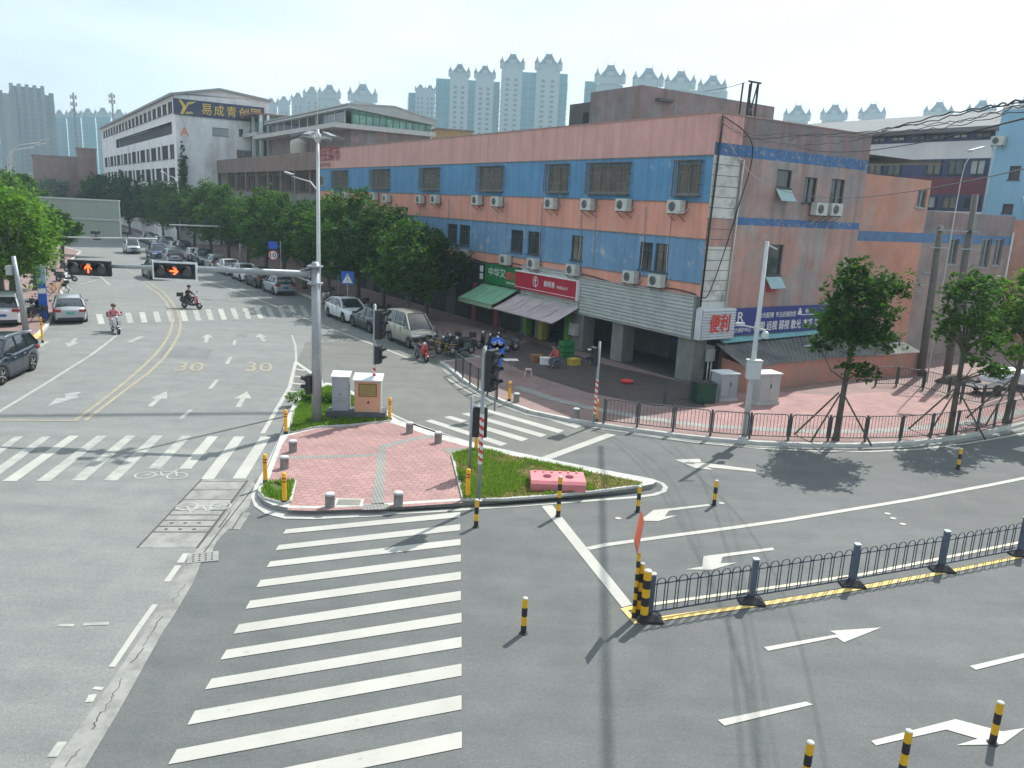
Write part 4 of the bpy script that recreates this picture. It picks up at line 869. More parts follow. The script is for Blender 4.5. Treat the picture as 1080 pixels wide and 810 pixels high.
# ---- rear building with green glass rooftop
gh = thing('rooftop_glasshouse', 'grey rooftop storey with green glass walls and a low pale gable roof', 'building', (8.6, 36.8, 0), R(33.45))
Y0 = 60.; X0, X1 = FM.ony(371, 120, Y0)[0], FM.ony(455, 127, Y0)[0]; zf = FM.ony(371, 131, Y0)[1]; zt = FM.ony(371, 118, Y0)[1]-.1; zp = FM.ony(408, 111, Y0)[1]
m = MB(); m.box(X0, X1, Y0+.3, 92, 0, zf-.5, STAIN); m.box(X0-2.2, X1+.4, Y0-.4, 92, zf-.5, zf, M('white slab edge', (.5, .5, .48), .7)); m.build('wall', None, gh)
m = MB(); m.slab((X0-.6, Y0-.5, zt+.7), (X1+.6, Y0-.5, zt-.2), (X1+.6, 92, zt-.2), (X0-.6, 92, zt+.7), .25); m.slab((X0-.6, Y0-.5, zt+.95), ((X0+X1)/2, Y0-.5, zp), ((X0+X1)/2, 92, zp), (X0-.6, 92, zt+.95), .15)
m.slab(((X0+X1)/2, Y0-.5, zp), (X1+.6, Y0-.5, zt+.2), (X1+.6, 92, zt+.2), ((X0+X1)/2, 92, zp), .15)
m.add([(X0-.6, Y0-.4, zt+.6), (X1+.6, Y0-.4, zt-.2), (X1+.6, Y0-.4, zt+.1), ((X0+X1)/2, Y0-.4, zp-.1), (X0-.6, Y0-.4, zt+.9)], [(0, 1, 2, 3, 4)])
m.build('roof', M('pale roof edge', (.42, .43, .42), .6, .1, .1, 1), gh)
n = 12
for i in range(n):
    a, b = X0+(X1-X0)*i/n, X0+(X1-X0)*(i+1)/n; h = zt+.5-.6*i/n
    f = MB(); f.box(a, a+.1, Y0-.05, Y0+.1, zf, h, GRN); f.box(a, b, Y0-.04, Y0+.08, zf+(h-zf)*.62, zf+(h-zf)*.66, GRN); o = f.build('window', None, gh)
    MB().box(a+.1, b, Y0, Y0+.05, zf, zf+(h-zf)*.62, M('pane pale green', (.20, .34, .30), .25, 0, .5, 1)).box(a+.1, b, Y0, Y0+.05, zf+(h-zf)*.66, h, GLG).build('pane', None, o)
for i in range(9):
    a = Y0+2+i*3.2; f = MB(); f.box(X0-.02, X0+.1, a, a+.15, zf, zt+.6); o = f.build('window', FRW, gh); MB().box(X0, X0+.05, a+.15, a+3, zf+.3, zt+.4, GL).build('pane', None, o)
g2 = thing('rooftop_terrace', 'rooftop terrace with green glazing and white posts left of the gabled glasshouse', 'building', (8.6, 36.8, 0), R(33.45))
m = MB(); zz = FM.onx(300, 150, X0-1)[1]; m.box(X0-1, X0+11, 92.4, 124, 0, 13.2, STAIN); m.box(X0-1.6, X0+11, 92.4, 124, 16.1, 16.6, M('white slab edge', (.5, .5, .48), .7)); m.box(X0-2.0, X0+11, 92.4, 124, 19.0, 19.25, M('red brown eave', (.22, .12, .11), .7)); m.build('slab', None, g2)
m = MB(); 
for y in np.arange(92.6, 124, 3.9): m.box(X0-1, X0-.6, y, y+.35, 13.2, 19)
for x in np.arange(X0, X0+11, 3.4): m.box(x, x+.35, 92.45, 92.8, 13.2, 19)
m.build('post', FRW, g2)
MB().box(X0-.4, X0+10, 93, 123.5, 13.2, 16.1, GLG).box(X0-.4, X0+10, 93, 123.5, 16.6, 19, GLG).build('glazing', None, g2)
for i, (px, lb) in enumerate([(316, 'left'), (328, 'middle'), (339, 'right')]):
    x_, z_ = FM.ony(px, 158, 75); m = MB(); m.lathe([(1.1, 0), (1.15, .3), (1.1, .6), (1.15, .9), (1.1, 1.2), (1.15, 1.6), (1.05, 2.0), (.3, 2.3), (0, 2.35)], (0, 0, 0), 14)
    c_ = FM.W(5.5+i*.1, 70+i*6.5, 0); o = m.build('water_tank', M('tank beige', (.42, .40, .33), .6), None); o.location = (AT(px, 160, c_.y).x, c_.y, 12.4); tag(o, lb+' one of three beige water tanks on the roof in front of the green glazing', 'water tank', 'rooftop water tanks')
# ---- white factory building with banner
wf_ = thing('factory_building', 'long white four storey building with a gabled end and a navy banner of yellow characters', 'building', (8.6, 36.8, 0), R(33.45))
XW, YW = -4.5, 100.; WHW = worn('white stained wall', (.76, .76, .76), (.42, .41, .40), .36, .35, .85, streak=(1, 1, .35), soft=.12, var=.08)
XE = FM.ony(284, 130, YW)[0]; zE = FM.ony(184, 99.5, YW)[1]; zR = FM.ony(231, 95, YW)[1]; xR = FM.ony(231, 95, YW)[0]; xQ = FM.ony(272, 107, YW)[0]; zQ = FM.ony(272, 107, YW)[1]
m = MB(); LW = 92.
def zw(py, px=177): return FM.onx(px, py, XW)[1]
rows = [(zw(218), zw(204)), (zw(191), zw(177)), (zw(168), zw(153)), (zw(118, 184), zw(105, 184))]
hol = []
k = 0
for ri, (za, zb) in enumerate(rows):
    y = YW+2.
    while y < YW+LW-4:
        wd = [2.6, 5.2, 3.6, 5.4][(k+ri) % 4] if ri < 3 else 3.6
        hol.append((y, y+wd, za, zb)); y += wd+(1.3 if ri < 3 else 1.0); k += 1
facade(m, TL(XW), YW, YW+LW, 0, zw(144), hol, WHW, .25); facade(m, TL(XW), YW, YW+LW, zw(144), zw(128), [(YW+3, YW+66, zw(142.5), zw(129.5))], WHW, .6, M('gallery dark', (.06, .06, .065), .8)); facade(m, TL(XW), YW, YW+LW, zw(128), zE, hol, WHW, .25)
facade(m, TS(YW), XW, XE, 0, zQ, [xr(224, 241, 135, 143.5, YW), xr(252, 256.5, 136, 144, YW), xr(263.5, 268, 137, 145, YW)], WHW, .2)
m.add([(XW, YW, zQ), (XE, YW, zQ), (XE, YW, zQ+.2), (xR, YW, zR), (XW, YW, zE)], [(0, 1, 2, 3, 4)], WHW)
m.quad((XE, YW, 0), (XE, YW+LW, 0), (XE, YW+LW, zQ), (XE, YW, zQ), WHW)
m.build('wall', None, wf_)
m = MB(); m.slab((XW-.7, YW-.5, zE+.1), (xR, YW-.5, zR+.25), (xR, YW+LW, zR+.25), (XW-.7, YW+LW, zE+.1), .3); m.slab((xR, YW-.5, zR+.25), (XE+.3, YW-.5, zQ+.4), (XE+.3, YW+LW, zQ+.4), (xR, YW+LW, zR+.25), .3); m.build('roof', M('grey roof edge', (.30, .31, .32), .7), wf_)
MB().box(XW+.65, XW+.7, YW+3, YW+66, zw(142.5), zw(129.5), M('gallery dark', (.06, .06, .065), .8)).build('gallery_back', None, wf_)
for h in hol:
    f = MB(); T = TL(XW); a, b, c, d = h
    for x in np.linspace(a, b, max(2, int((b-a)/1.2)+1)): tbox(f, T, x-.05, x+.05, c, d, -.2, -.1)
    f.bar(T(a, c, .1), T(b, c, .1), .1); o = f.build('window', FRD, wf_); p = MB(); tbox(p, T, a, b, c, d, -.3, -.21); p.build('pane', GLC if random.random() < .3 else GL, o)
for q in [(224, 241, 135, 143.5), (252, 256.5, 136, 144), (263.5, 268, 137, 145)]: window(wf_, TS(YW), xr(*q, YW), 2, M('frame teal', (.10, .25, .28), .5), M('pane pale', (.34, .38, .37), .3, 0, .3, .6) if q[0] == 224 else GL)
m = MB(); m.box(XW-.12, XW-.02, YW+2, YW+60, zw(203), zw(197)); m.build('rust_stain_band', worn('rust band', (.30, .17, .11), (.52, .5, .48), .5, .3, .9, soft=.15), wf_)
sg = thing('building_banner', 'wide navy banner with a folded yellow emblem and yellow characters on the white gable', 'banner', (8.6, 36.8, 0), R(33.45))
z0, z1 = FM.ony(205, 122.6, YW)[1], FM.ony(205, 105.8, YW)[1]; xa_, xb_ = FM.ony(182.5, 110, YW)[0], FM.ony(278.5, 123, YW)[0]
m = MB(); tbox(m, TS(YW), xa_, xb_, z0, z1, .02, .2); m.build('board', M('banner navy', (.035, .045, .10), .6), sg)
YEL = M('banner yellow', (.68, .46, .06), .5, 0, .1, 1); YEL2 = M('banner gold', (.55, .40, .14), .5); T = TS(YW); hgt = z1-z0; W_ = xb_-xa_
def bp_(u, v, o=.215): return T(xa_+u*W_, z0+v*hgt, o)
m = MB(); m.add([bp_(.055, .95), bp_(.085, .92), bp_(.14, .5), bp_(.10, .05), bp_(.068, .05), bp_(.098, .5)], [(0, 1, 2, 3, 4, 5)], YEL)
m.add([bp_(.13, .62, .22), bp_(.15, .85, .22), bp_(.24, .93, .22), (bp_(.20, .74, .22)), bp_(.16, .70, .22), bp_(.145, .5, .22)], [(0, 1, 2, 3, 4, 5)], YEL2)
m.add([bp_(.115, .08, .22), bp_(.21, .14, .22), bp_(.19, .26, .22), bp_(.14, .24, .22)], [(0, 1, 2, 3)], YEL2); m.build('emblem', None, sg)
m = MB()
for i, ch in enumerate('易成青创园'): text(m, ch, bp_(.295+i*.138, .16), UX, UZ, .108*W_, .68*hgt, YEL, .015)
m.build('lettering', None, sg)
sg = thing('building_letter', 'orange letter A on the white gable wall left of its small windows', 'letter', (8.6, 36.8, 0), R(33.45))
q = xr(190, 199, 134, 143.5, YW); m = MB(); text(m, 'A', (q[0], YW-.06, q[2]), UX, UZ, q[1]-q[0], q[3]-q[2], None, .03); m.build('lettering', M('letter orange', (.75, .25, .10), .5), sg)
# ---- far things placed by direction and distance
def FAR(px, py, d):
    p = ray(px, py); k = d/math.hypot(p.x, p.y); return CP+p*k
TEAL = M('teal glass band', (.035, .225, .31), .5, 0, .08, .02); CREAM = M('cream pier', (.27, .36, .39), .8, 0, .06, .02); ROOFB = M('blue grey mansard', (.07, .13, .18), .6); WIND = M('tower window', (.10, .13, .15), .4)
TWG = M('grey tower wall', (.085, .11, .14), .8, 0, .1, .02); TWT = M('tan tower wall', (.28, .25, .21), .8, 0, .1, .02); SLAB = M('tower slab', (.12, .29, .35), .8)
def spire_roof(mr, mw, cx, cy, z, w_, s=1.0):
    w_ *= .92; h = w_*.56
    mw.box(cx-w_*.36, cx+w_*.36, cy-w_*.36, cy+w_*.36, z, z+h*.45, CREAM)
    a = [(cx+sx*w_*.38, cy+sy*w_*.38, z+h*.45) for sx, sy in ((-1, -1), (1, -1), (1, 1), (-1, 1))]; b = [(cx+sx*w_*.11, cy+sy*w_*.11, z+h*1.2) for sx, sy in ((-1, -1), (1, -1), (1, 1), (-1, 1))]
    mid = [(cx+sx*w_*.21, cy+sy*w_*.21, z+h*.85) for sx, sy in ((-1, -1), (1, -1), (1, 1), (-1, 1))]
    for p, q in ((a, mid), (mid, b)):
        for i in range(4): mr.quad(p[i], p[(i+1) % 4], q[(i+1) % 4], q[i], ROOFB)
    mr.quad(*b, ROOFB)
    for sx in (-.12, .12): mr.bar((cx+sx*w_, cy, z+h*1.1), (cx+sx*w_, cy, z+h*1.42), w_*.02, w_*.02, ROOFB)
    mw.box(cx-w_*.12, cx+w_*.12, cy-w_*.43, cy-w_*.2, z+h*.45, z+h*.72, CREAM); mr.add([(cx-w_*.15, cy-w_*.45, z+h*.72), (cx+w_*.15, cy-w_*.45, z+h*.72), (cx, cy-w_*.45, z+h*.88), (cx, cy-w_*.1, z+h*.88)], [(0, 1, 2), (1, 3, 2), (0, 2, 3)], ROOFB)
    for sx in (-1, 1):
        mw.lathe([(w_*.10, 0), (w_*.10, h*.45)], (cx+sx*w_*.46, cy-w_*.42, z), 8, CREAM); mr.lathe([(w_*.125, h*.45), (w_*.04, h*.72), (0, h*.98)], (cx+sx*w_*.46, cy-w_*.42, z), 8, ROOFB)
def tower(label, px0, px1, pytop, d, bays, depth=22, lay=None, turr=True, body=(TEAL, CREAM), group='towers with spired roofs', rot=None, zbase=0, name='apartment_tower', flo=3.0, toph=None):
    a, b = FAR(px0, 210, d), FAR(px1, 210, d); c = (a+b)/2; wd = (Vector((b.x-a.x, b.y-a.y, 0))).length; top = FAR((px0+px1)/2, pytop, d).z
    ang = math.atan2(b.y-a.y, b.x-a.x)+(rot or 0)
    t = thing(name, label, 'tower', (c.x, c.y, zbase), ang, group); mw, mr, mwin, msl = MB(), MB(), MB(), MB(); x = -wd/2
    H_ = top-zbase; piers = []
    mw.box(-wd/2+.5, wd/2-.5, 1.2, depth, 0, H_, body[0]); bw_ = wd/bays
    B_ = [(x+i*bw_, x+(i+1)*bw_, i % 2 == 0) for i in range(bays)] if not lay else [(x+wd*(a_-px0)/(px1-px0), x+wd*(b_-px0)/(px1-px0), k_) for a_, b_, k_ in lay]
    for x0, x1, pier in B_:
        bw_ = x1-x0
        if pier:     # pier with small windows
            mw.box(x0, x1, 0, depth+1, 0, H_+1.5, body[1])
            for k in range(1, int(H_/flo)):
                for q in (.22, .62): mwin.box(x0+bw_*q, x0+bw_*(q+.16), -.12, .0, k*flo, k*flo+1.5)
            if turr: spire_roof(mr, mw, (x0+x1)/2, depth*.3, H_+1.5, bw_*1.15)
        else:              # glazed bay with floor slabs
            for k in range(1, int(H_/flo)): msl.box(x0, x1, .5, 1.2, k*flo-.25, k*flo+.05)
            msl.box(x0+bw_*.47, x0+bw_*.53, .45, 1.2, 0, H_)
    for k in range(1, int(H_/flo)):
        for yy in np.arange(3, depth-2, 5.5): mwin.box(-wd/2-.12, -wd/2, yy, yy+1.8, k*flo, k*flo+1.5); mwin.box(wd/2, wd/2+.12, yy, yy+1.8, k*flo, k*flo+1.5)
    mw.build('wall', None, t); mwin.build('windows', WIND, t, kind='stuff'); msl.build('floor_slab', SLAB, t, kind='stuff')
    if turr: mr.build('roof', None, t)
    return t
tower('broad teal and cream spired tower, left half of the tall group on the skyline', 456, 523, 84, 520, 5, lay=[(456, 471, 0), (471, 490, 1), (490, 497, 0), (497, 516, 1), (516, 523, 0)])
tower('broad teal and cream spired tower, right half of the tall group with flat glazed end', 523.3, 592, 76, 518, 5, lay=[(523.3, 545, 1), (545, 559, 0), (559, 583, 1), (583, 592, 0)])
tower('narrow spired tower block at the left end of the tall group', 428, 456, 98, 560, 3, lay=[(428, 436, 0), (436, 446, 1), (446, 456, 1)])
for i, (a, b, y, d, n, lb) in enumerate([(621, 648, 91, 560, 1, 'spired tower behind the stained rooftop block, leftmost of the four'), (660, 687, 94, 580, 1, 'spired tower behind the stained rooftop block, second of the four'), (693, 720, 97, 590, 1, 'spired tower behind the stained rooftop block, third of the four'), (727, 752, 100, 600, 1, 'spired tower behind the stained rooftop block, rightmost of the four'),
        (818, 842, 130, 640, 1, 'spired tower over the stained side wall, left of three'), (856, 880, 129, 650, 1, 'spired tower over the stained side wall, middle of three'), (895, 919, 128, 660, 1, 'spired tower over the stained side wall, right of three'), (962, 988, 127, 650, 1, 'spired tower over the pale roof, left of three'), (1006, 1032, 125, 650, 1, 'spired tower over the pale roof, middle of three'), (1050, 1076, 123, 650, 1, 'spired tower over the pale roof, behind the cable bundle'),
        (282, 294, 114, 720, 1, 'small distant spired tower first from the left above the terrace'), (295, 307, 112, 720, 1, 'small distant spired tower second from the left above the terrace'), (309, 322, 109, 700, 1, 'small distant spired tower third from the left above the terrace'), (322, 338, 105, 690, 1, 'small distant spired tower fourth from the left above the terrace'), (338, 358, 106, 680, 1, 'small distant spired tower fifth from the left above the terrace'), (369, 395, 110, 660, 1, 'distant spired tower standing alone above the glasshouse ridge')]):
    tower(lb, a, b, y, d, n, 16, None)
# tower shoulders linking the small ones read as one long block each
tower('pale linking block between the distant small towers', 345, 400, 110, 690, 4, 12, None, False, (CREAM, CREAM))
tower('long linking block behind the spired towers above the stained rooftop block', 646, 756, 97, 610, 1, 12, None, False, (TEAL, CREAM))
tower('plain pale block left of the spired tower behind the stained rooftop block', 609, 621, 88, 565, 1, 16, None, False, (TEAL, TEAL))
for px0, px1, yt, d, n, lb, bd in [(6, 26, 99, 620, 3, 'tall grey tower, left shoulder of the hazy pair', (TWT, TWG)), (20, 56, 92.5, 640, 9, 'tall grey tower with a curved crown in the middle of the left skyline', (TWG, M('grey tower light', (.13, .165, .20), .8))), (50, 65, 101, 655, 3, 'tall grey tower, right shoulder of the hazy pair', (TWG, TWG))]:
    tower(lb, px0, px1, yt, d, n, 20, None, False, bd, 'grey towers on the left skyline')
for i, (a, b, y, d) in enumerate([(63, 76, 127, 760), (77, 91, 126, 750), (92, 106, 126, 740), (107, 122, 126, 740), (124, 138, 127, 760)]):
    tower('hazy teal spired tower, %s from the left behind the telecom mast' % ORD[i], a, b, y, d, 1, 16, None, True, (TEAL, TEAL))
for i, (a, b, y, d) in enumerate([(-12, 2, 150, 900), (0, 13, 152, 920)]):
    tower('very faint distant block at the left edge, %s one' % ('left', 'right')[i], a, b, y, d, 3, 20, None, False, (TWG, TWG), 'faint blocks at the left edge')
# elevated road
e = MB(); p0, p1 = FAR(-40, 186, 330), FAR(60, 187, 330); e.bar((p0.x-60, p0.y, p0.z), (p1.x, p1.y, p1.z), 12, 2.2)
for t in np.linspace(0, 1, 5): q = p0.lerp(p1, t); e.box(q.x-1.5, q.x+1.5, q.y-1.5, q.y+1.5, 0, q.z-1)
tag(e.build('elevated_road', M('viaduct concrete', (.30, .33, .34), .8)), kind='structure')
# brick building far left
def facebox(name, label, px0, px1, pyt, d, depth, mat, cat='building', zb=0, wrows=0):
    a, b = FAR(px0, 205, d), FAR(px1, 205, d); c = (a+b)/2; wd = Vector((b.x-a.x, b.y-a.y, 0)).length; top = FAR((px0+px1)/2, pyt, d).z
    t = thing(name, label, cat, (c.x, c.y, zb), math.atan2(b.y-a.y, b.x-a.x)); m = MB(); m.box(-wd/2, wd/2, 0, depth, 0, top-zb, mat); m.box(-wd/2-.2, wd/2+.2, -.2, depth+.2, top-zb, top-zb+.4, mat); m.build('wall', None, t)
    if wrows:
        for r_ in range(wrows):
            for k in range(int(wd/4.2)): m2 = MB(); m2.box(-wd/2+1.2+k*4.2, -wd/2+3.4+k*4.2, -.08, .02, 3.4*r_+4, 3.4*r_+5.6); m2.build('window', GL, t)
    return t, wd, top
BRK = worn('brick red wall', (.27, .145, .125), (.24, .21, .20), .45, .3, .9, streak=(1, 1, .4), soft=.15, var=.15)
facebox('brick_building', 'low brick red building below the telecom mast left of the white building', 37, 86, 166, 235, 20, BRK, wrows=2)
facebox('brick_building', 'taller brick red stub building against the white building', 84, 104, 158, 222, 18, BRK, wrows=2)
facebox('roadside_building', 'dark low building at the far end of the street', 104, 205, 208, 215, 14, M('dark shopfronts', (.12, .10, .09), .8, 0, .3, .5))
facebox('roadside_building', 'pale low building beyond the left trees', -60, 40, 200, 130, 14, M('pale shop wall', (.35, .33, .30), .8, 0, .2, .5), wrows=1)
yb_ = FM.W(22, 66, 0); p_ = AT(480, 143, yb_.y); p2_ = AT(480, 137.5, yb_.y); t = thing('rooftop_shed', 'small ochre rooftop box just right of the green glasshouse', 'shed', (p_.x, p_.y, 12.5), R(20)); MB().box(-2.3, 2.3, 0, 3, 0, p2_.z-12.5, M('ochre sheet', (.40, .27, .12), .7)).build('wall', None, t); MB().box(-2.5, 2.5, -.2, 3.2, p2_.z-12.5, p2_.z-12.35, ROOFG).build('roof', None, t)
# telecom masts
def mast(label, px, pyb, pyt, d):
    b = FAR(px, pyb, d); tp = FAR(px, pyt, d).z; t = thing('telecom_mast', label, 'mast', (b.x, b.y, b.z), 0, 'telecom masts'); H_ = tp-b.z
    m = MB(); s = d/825
    for k in range(3):
        a = k*2.094; m.bar((1.1*math.cos(a)*s, 1.1*math.sin(a)*s, 0), (.5*math.cos(a)*s, .5*math.sin(a)*s, H_), .5*s*.6)
    for i in range(10):
        z = H_*i/10
        for k in range(3):
            a, c = k*2.094, (k+1)*2.094; r0, r1 = (1.1-.06*i)*s, (1.1-.06*(i+1))*s; m.bar((r0*math.cos(a), r0*math.sin(a), z), (r1*math.cos(c), r1*math.sin(c), z+H_/10), .2*s)
    m.build('lattice', M('mast steel', (.22, .24, .25), .6), t)
    for z in (.82, .93):
        for k in range(5): a = k*1.256; m = MB(); m.box(2.3*s*math.cos(a)-.4*s, 2.3*s*math.cos(a)+.4*s, 2.3*s*math.sin(a)-.3*s, 2.3*s*math.sin(a)+.3*s, H_*z-1.6*s, H_*z+1.6*s); m.bar((0, 0, H_*z), (2.3*s*math.cos(a), 2.3*s*math.sin(a), H_*z), .3*s); m.build('antenna_panel', M('mast antenna', (.35, .37, .38), .6), t)
mast('taller lattice telecom mast rising from the brick building', 82, 165, 98, 225); mast('shorter telecom mast behind the white building roof', 121, 150, 98, 210)
# ================================================================ TREES
BARK = worn('bark', (.09, .075, .058), (.15, .14, .12), .45, 6, .95, streak=(1, 1, .3), soft=.15, bump=.5)
LEAF = leafmat('leaf green', (.020, .058, .009), (.075, .165, .022)); LEAFB = leafmat('leaf bright', (.05, .12, .014), (.15, .28, .035)); LEAFD = leafmat('leaf deep', (.015, .046, .009), (.055, .12, .019))
def crown_mesh(clumps, nleaf, size, mat, seed, name='crown'):
    r_ = np.random.default_rng(seed); V = []; tot = sum(c[3]**2 for c in clumps)
    for cx, cy, cz, rad, fl in clumps:
        n = int(nleaf*rad**2/tot); d = r_.normal(size=(n, 3)); d /= np.linalg.norm(d, axis=1)[:, None]
        rr = rad*(r_.random(n)**.45); bump_ = 1+.28*np.sin(d[:, 0]*5+cx*3)*np.sin(d[:, 1]*6+cy*2)+.18*np.sin(d[:, 2]*9+cz)
        # twig tufts: leaves gather round random twig tips
        nt_ = max(4, n//14); td = r_.normal(size=(nt_, 3)); td /= np.linalg.norm(td, axis=1)[:, None]; tr_ = rad*(r_.random(nt_)**.4)*(1+.25*r_.normal(size=nt_))
        tip = td*tr_[:, None]; k = r_.integers(0, nt_, n); loose = r_.random(n) < .3
        pos = np.where(loose[:, None], d*(rr*bump_)[:, None], tip[k]+r_.normal(size=(n, 3))*rad*.11)
        pos = pos*np.array([1, 1, fl])+np.array([cx, cy, cz])
        nn = r_.normal(size=(n, 3))*.55+np.array([0, 0, 1])+d*.35; a = np.cross(nn, r_.normal(size=(n, 3))); a /= np.linalg.norm(a, axis=1)[:, None]
        b = np.cross(nn, a); b /= np.linalg.norm(b, axis=1)[:, None]
        s = size*(.6+.8*r_.random(n))[:, None]
        V.append(np.stack([pos-a*s*.5, pos+b*s*.24+a*s*.05, pos+a*s*.5, pos-b*s*.24+a*s*.05], 1).reshape(-1, 3))
    V = np.concatenate(V); nq = len(V)//4; me = bpy.data.meshes.new(name); me.vertices.add(len(V)); me.vertices.foreach_set('co', V.ravel().astype(np.float32))
    me.loops.add(nq*4); me.loops.foreach_set('vertex_index', np.arange(nq*4, dtype=np.int32)); me.polygons.add(nq)
    me.polygons.foreach_set('loop_start', np.arange(0, nq*4, 4, dtype=np.int32)); me.polygons.foreach_set('loop_total', np.full(nq, 4, dtype=np.int32)); me.materials.append(mat); me.update(); me.validate(); return me
def tree(label, loc, H_, fork, rad, seed, nleaf=8000, leaf=.2, mat=None, lean=(0, 0), group=None, r0=.14, ncl=13, low=0, flat=.75, zbase=None, name='street_tree'):
    rd = random.Random(seed); t = thing(name, label, 'tree', loc, 0, group); m = MB(); lx, ly = lean
    top = Vector((lx, ly, fork)); m.tube([(0, 0, -.1), (.02, .01, .25), (lx*.4, ly*.4, fork*.5), top], [r0*1.5, r0*1.05, r0*.92, r0*.8], 9)
    cl = []; ch = H_-fork
    for i in range(ncl):
        a = i*2.4+rd.uniform(-.4, .4); k = (i+.5)/ncl; zz = fork*.92+ch*(.12+.76*k)+rd.uniform(-.25, .25)
        pr = math.sin(math.pi*min(1, .18+.75*k))**.8; rr = rad*pr*rd.uniform(.35, .85) if k < .93 else 0
        c = (lx+rr*math.cos(a), ly+rr*math.sin(a), zz); cr = rad*rd.uniform(.28, .44)*(1.0 if k < .85 else .8); cl.append((*c, cr, flat))
        mid = Vector((lx+(c[0]-lx)*.45, ly+(c[1]-ly)*.45, fork+(zz-fork)*.4)); m.tube([top-Vector((0, 0, .15*(i % 4))), mid, Vector(c)], [r0*.5, r0*.3, r0*.1], 6, cap=False)
        for q in range(3):
            e = Vector(c)+Vector((rd.uniform(-1, 1), rd.uniform(-1, 1), rd.uniform(-.5, .8)))*cr*.9; m.tube([Vector(c).lerp(mid, .3), e], [r0*.12, r0*.04], 4, cap=False)
    for i in range(low):
        a = rd.uniform(0, 6.28); rr = rad*rd.uniform(.5, .8); c = (rr*math.cos(a), rr*math.sin(a), fork*rd.uniform(.75, 1.0)); cl.append((*c, rad*.26, .6)); m.tube([(lx*.6, ly*.6, fork*.62), Vector((c[0]*.5, c[1]*.5, fork*.72)), c], [r0*.3, r0*.2, r0*.08], 5, cap=False)
    m.build('trunk', BARK, t)
    o = bpy.data.objects.new('crown', crown_mesh(cl, nleaf, leaf, mat or LEAF, seed)); COL.objects.link(o); o.parent = t
    return t
# right hand trees on the plaza
p = G(881, 464, .13); tree('slender dark green propped tree behind the railing in front of the lean-to shed', p, 7.1, 3.6, 1.95, 11, 7500, .20, LEAFD, (.15, .1), 'trees along the right railing', .11, 19, 3, .8)
p2 = G(1001, 458, .13); tree('airy tree behind the railing, second from the left, with crossed support stakes', p2, 6.8, 3.4, 1.75, 23, 4800, .19, LEAF, (.1, .2), 'trees along the right railing', .11, 15, 4, .8)
p3 = G(1060, 446, .13); tree('bright green tree cut by the right edge of the view', p3, 7.0, 3.6, 1.9, 37, 8000, .21, LEAFB, (.3, .1), 'trees along the right railing', .115, 14, 4, .8)
p4 = G(1140, 425, .13); tree('tree beyond the right edge behind the railing', p4, 7, 3.4, 2.1, 41, 5000, .22, LEAF, (.1, .1), 'trees along the right railing', .14)
props = MB()
def prop(c, dx, dy, h, lb, n):
    m = MB(); m.tube([(dx, dy, 0), (dx*.08, dy*.08, h)], .035, 6); o = m.build('tree_prop', BARK); o.location = c; tag(o, lb, 'support stake', n)
for c, nm in ((p, 'propped tree in front of the shed'), (p2, 'second tree along the railing'), (p3, 'tree at the right edge')):
    for dx, dy, h, w_ in ((-1.1, -.5, 1.75, 'left near'), (-1.35, .5, 1.8, 'left far'), (1.1, -.55, 1.7, 'right near')):
        prop(c, dx, dy, h, 'dark wooden stake bracing the '+nm+', the '+w_+' one', 'stakes bracing the plaza trees')
bx_ = Vector((.9, .2, 0))+p; m = MB(); m.tube([p+Vector((.05, .05, 1.0)), p+Vector((.55, .1, 1.5)), p+Vector((1.1, .2, 2.1))], [.09, .07, .03], 7)
# street row on the right side
protos = []
for k, (h, rdz, lf) in enumerate([(6.9, 2.75, LEAF), (6.6, 2.6, LEAFD), (7.2, 2.9, LEAF)]):
    protos.append(tree('', (0, 0, 0), h, 2.0, rdz, 60+k, 9000, .27, lf, (.1, 0), 'trees lining the parked cars', .15, 18, 0, .85))
used = [False]*3
rowv = [(19.8, -5.6, 1.0, 0), (25.0, -5.0, 1.2, 1), (30, -4.8, 1.24, 2), (35.5, -5.2, 1.15, 0), (41, -5.3, 1.2, 1), (47, -5.2, 1.16, 2), (53, -5.2, 1.25, 0), (60, -5.2, 1.2, 1), (68, -5.2, 1.25, 2), (77, -5.2, 1.35, 0), (87, -5.2, 1.35, 1), (98, -5.2, 1.3, 2), (110, -5.2, 1.35, 0)]
for i, (v, u, s, k) in enumerate(rowv):
    o = protos[k] if not used[k] else copy_tree(protos[k]); used[k] = True
    q = FM.W(u, v, .13); place(o, q, i*1.9, 'leafy dark green street tree on the parked car side, %s from the junction' % (ORD[i]), 'trees lining the parked cars'); o.scale = (s, s, s)
for (v, u, s, k) in [(22.3, -3.0, .98, 1)]:
    o = copy_tree(protos[k]); place(o, FM.W(u, v, .13), .7, 'darker tree standing close to the striped facade behind the nearest street tree'); o.scale = (s, s, s)
# left sidewalk trees
for i, (px, py, h, r_, sd, mt, lb, lf) in enumerate([(14, 338, 8.0, 2.9, 71, LEAFB, 'big bright green tree at the left edge over the parked white car', .26), (2, 318, 8.2, 2.8, 73, LEAF, 'tree behind the big bright one at the left edge', .27), (38, 306, 7.0, 2.2, 74, LEAFB, 'small bright tree beside the billboard and the parked motorbikes', .26), (66, 283, 5.4, 1.7, 79, LEAF, 'tree hanging over the far left kerb under the billboard', .3), (14, 278, 9.2, 3.0, 81, LEAFB, 'tall tree left of the billboard', .32), (-40, 330, 9, 3.4, 82, LEAF, 'tree out at the far left', .3), (30, 264, 9.5, 2.6, 83, LEAF, 'tree behind the billboard top left corner', .34)]):
    tree(lb, G(px, py, .12), h, 2.6, r_, sd, 9000, lf, mt, (.2, 0), 'trees on the left sidewalk', .2, 16, 1, .85)
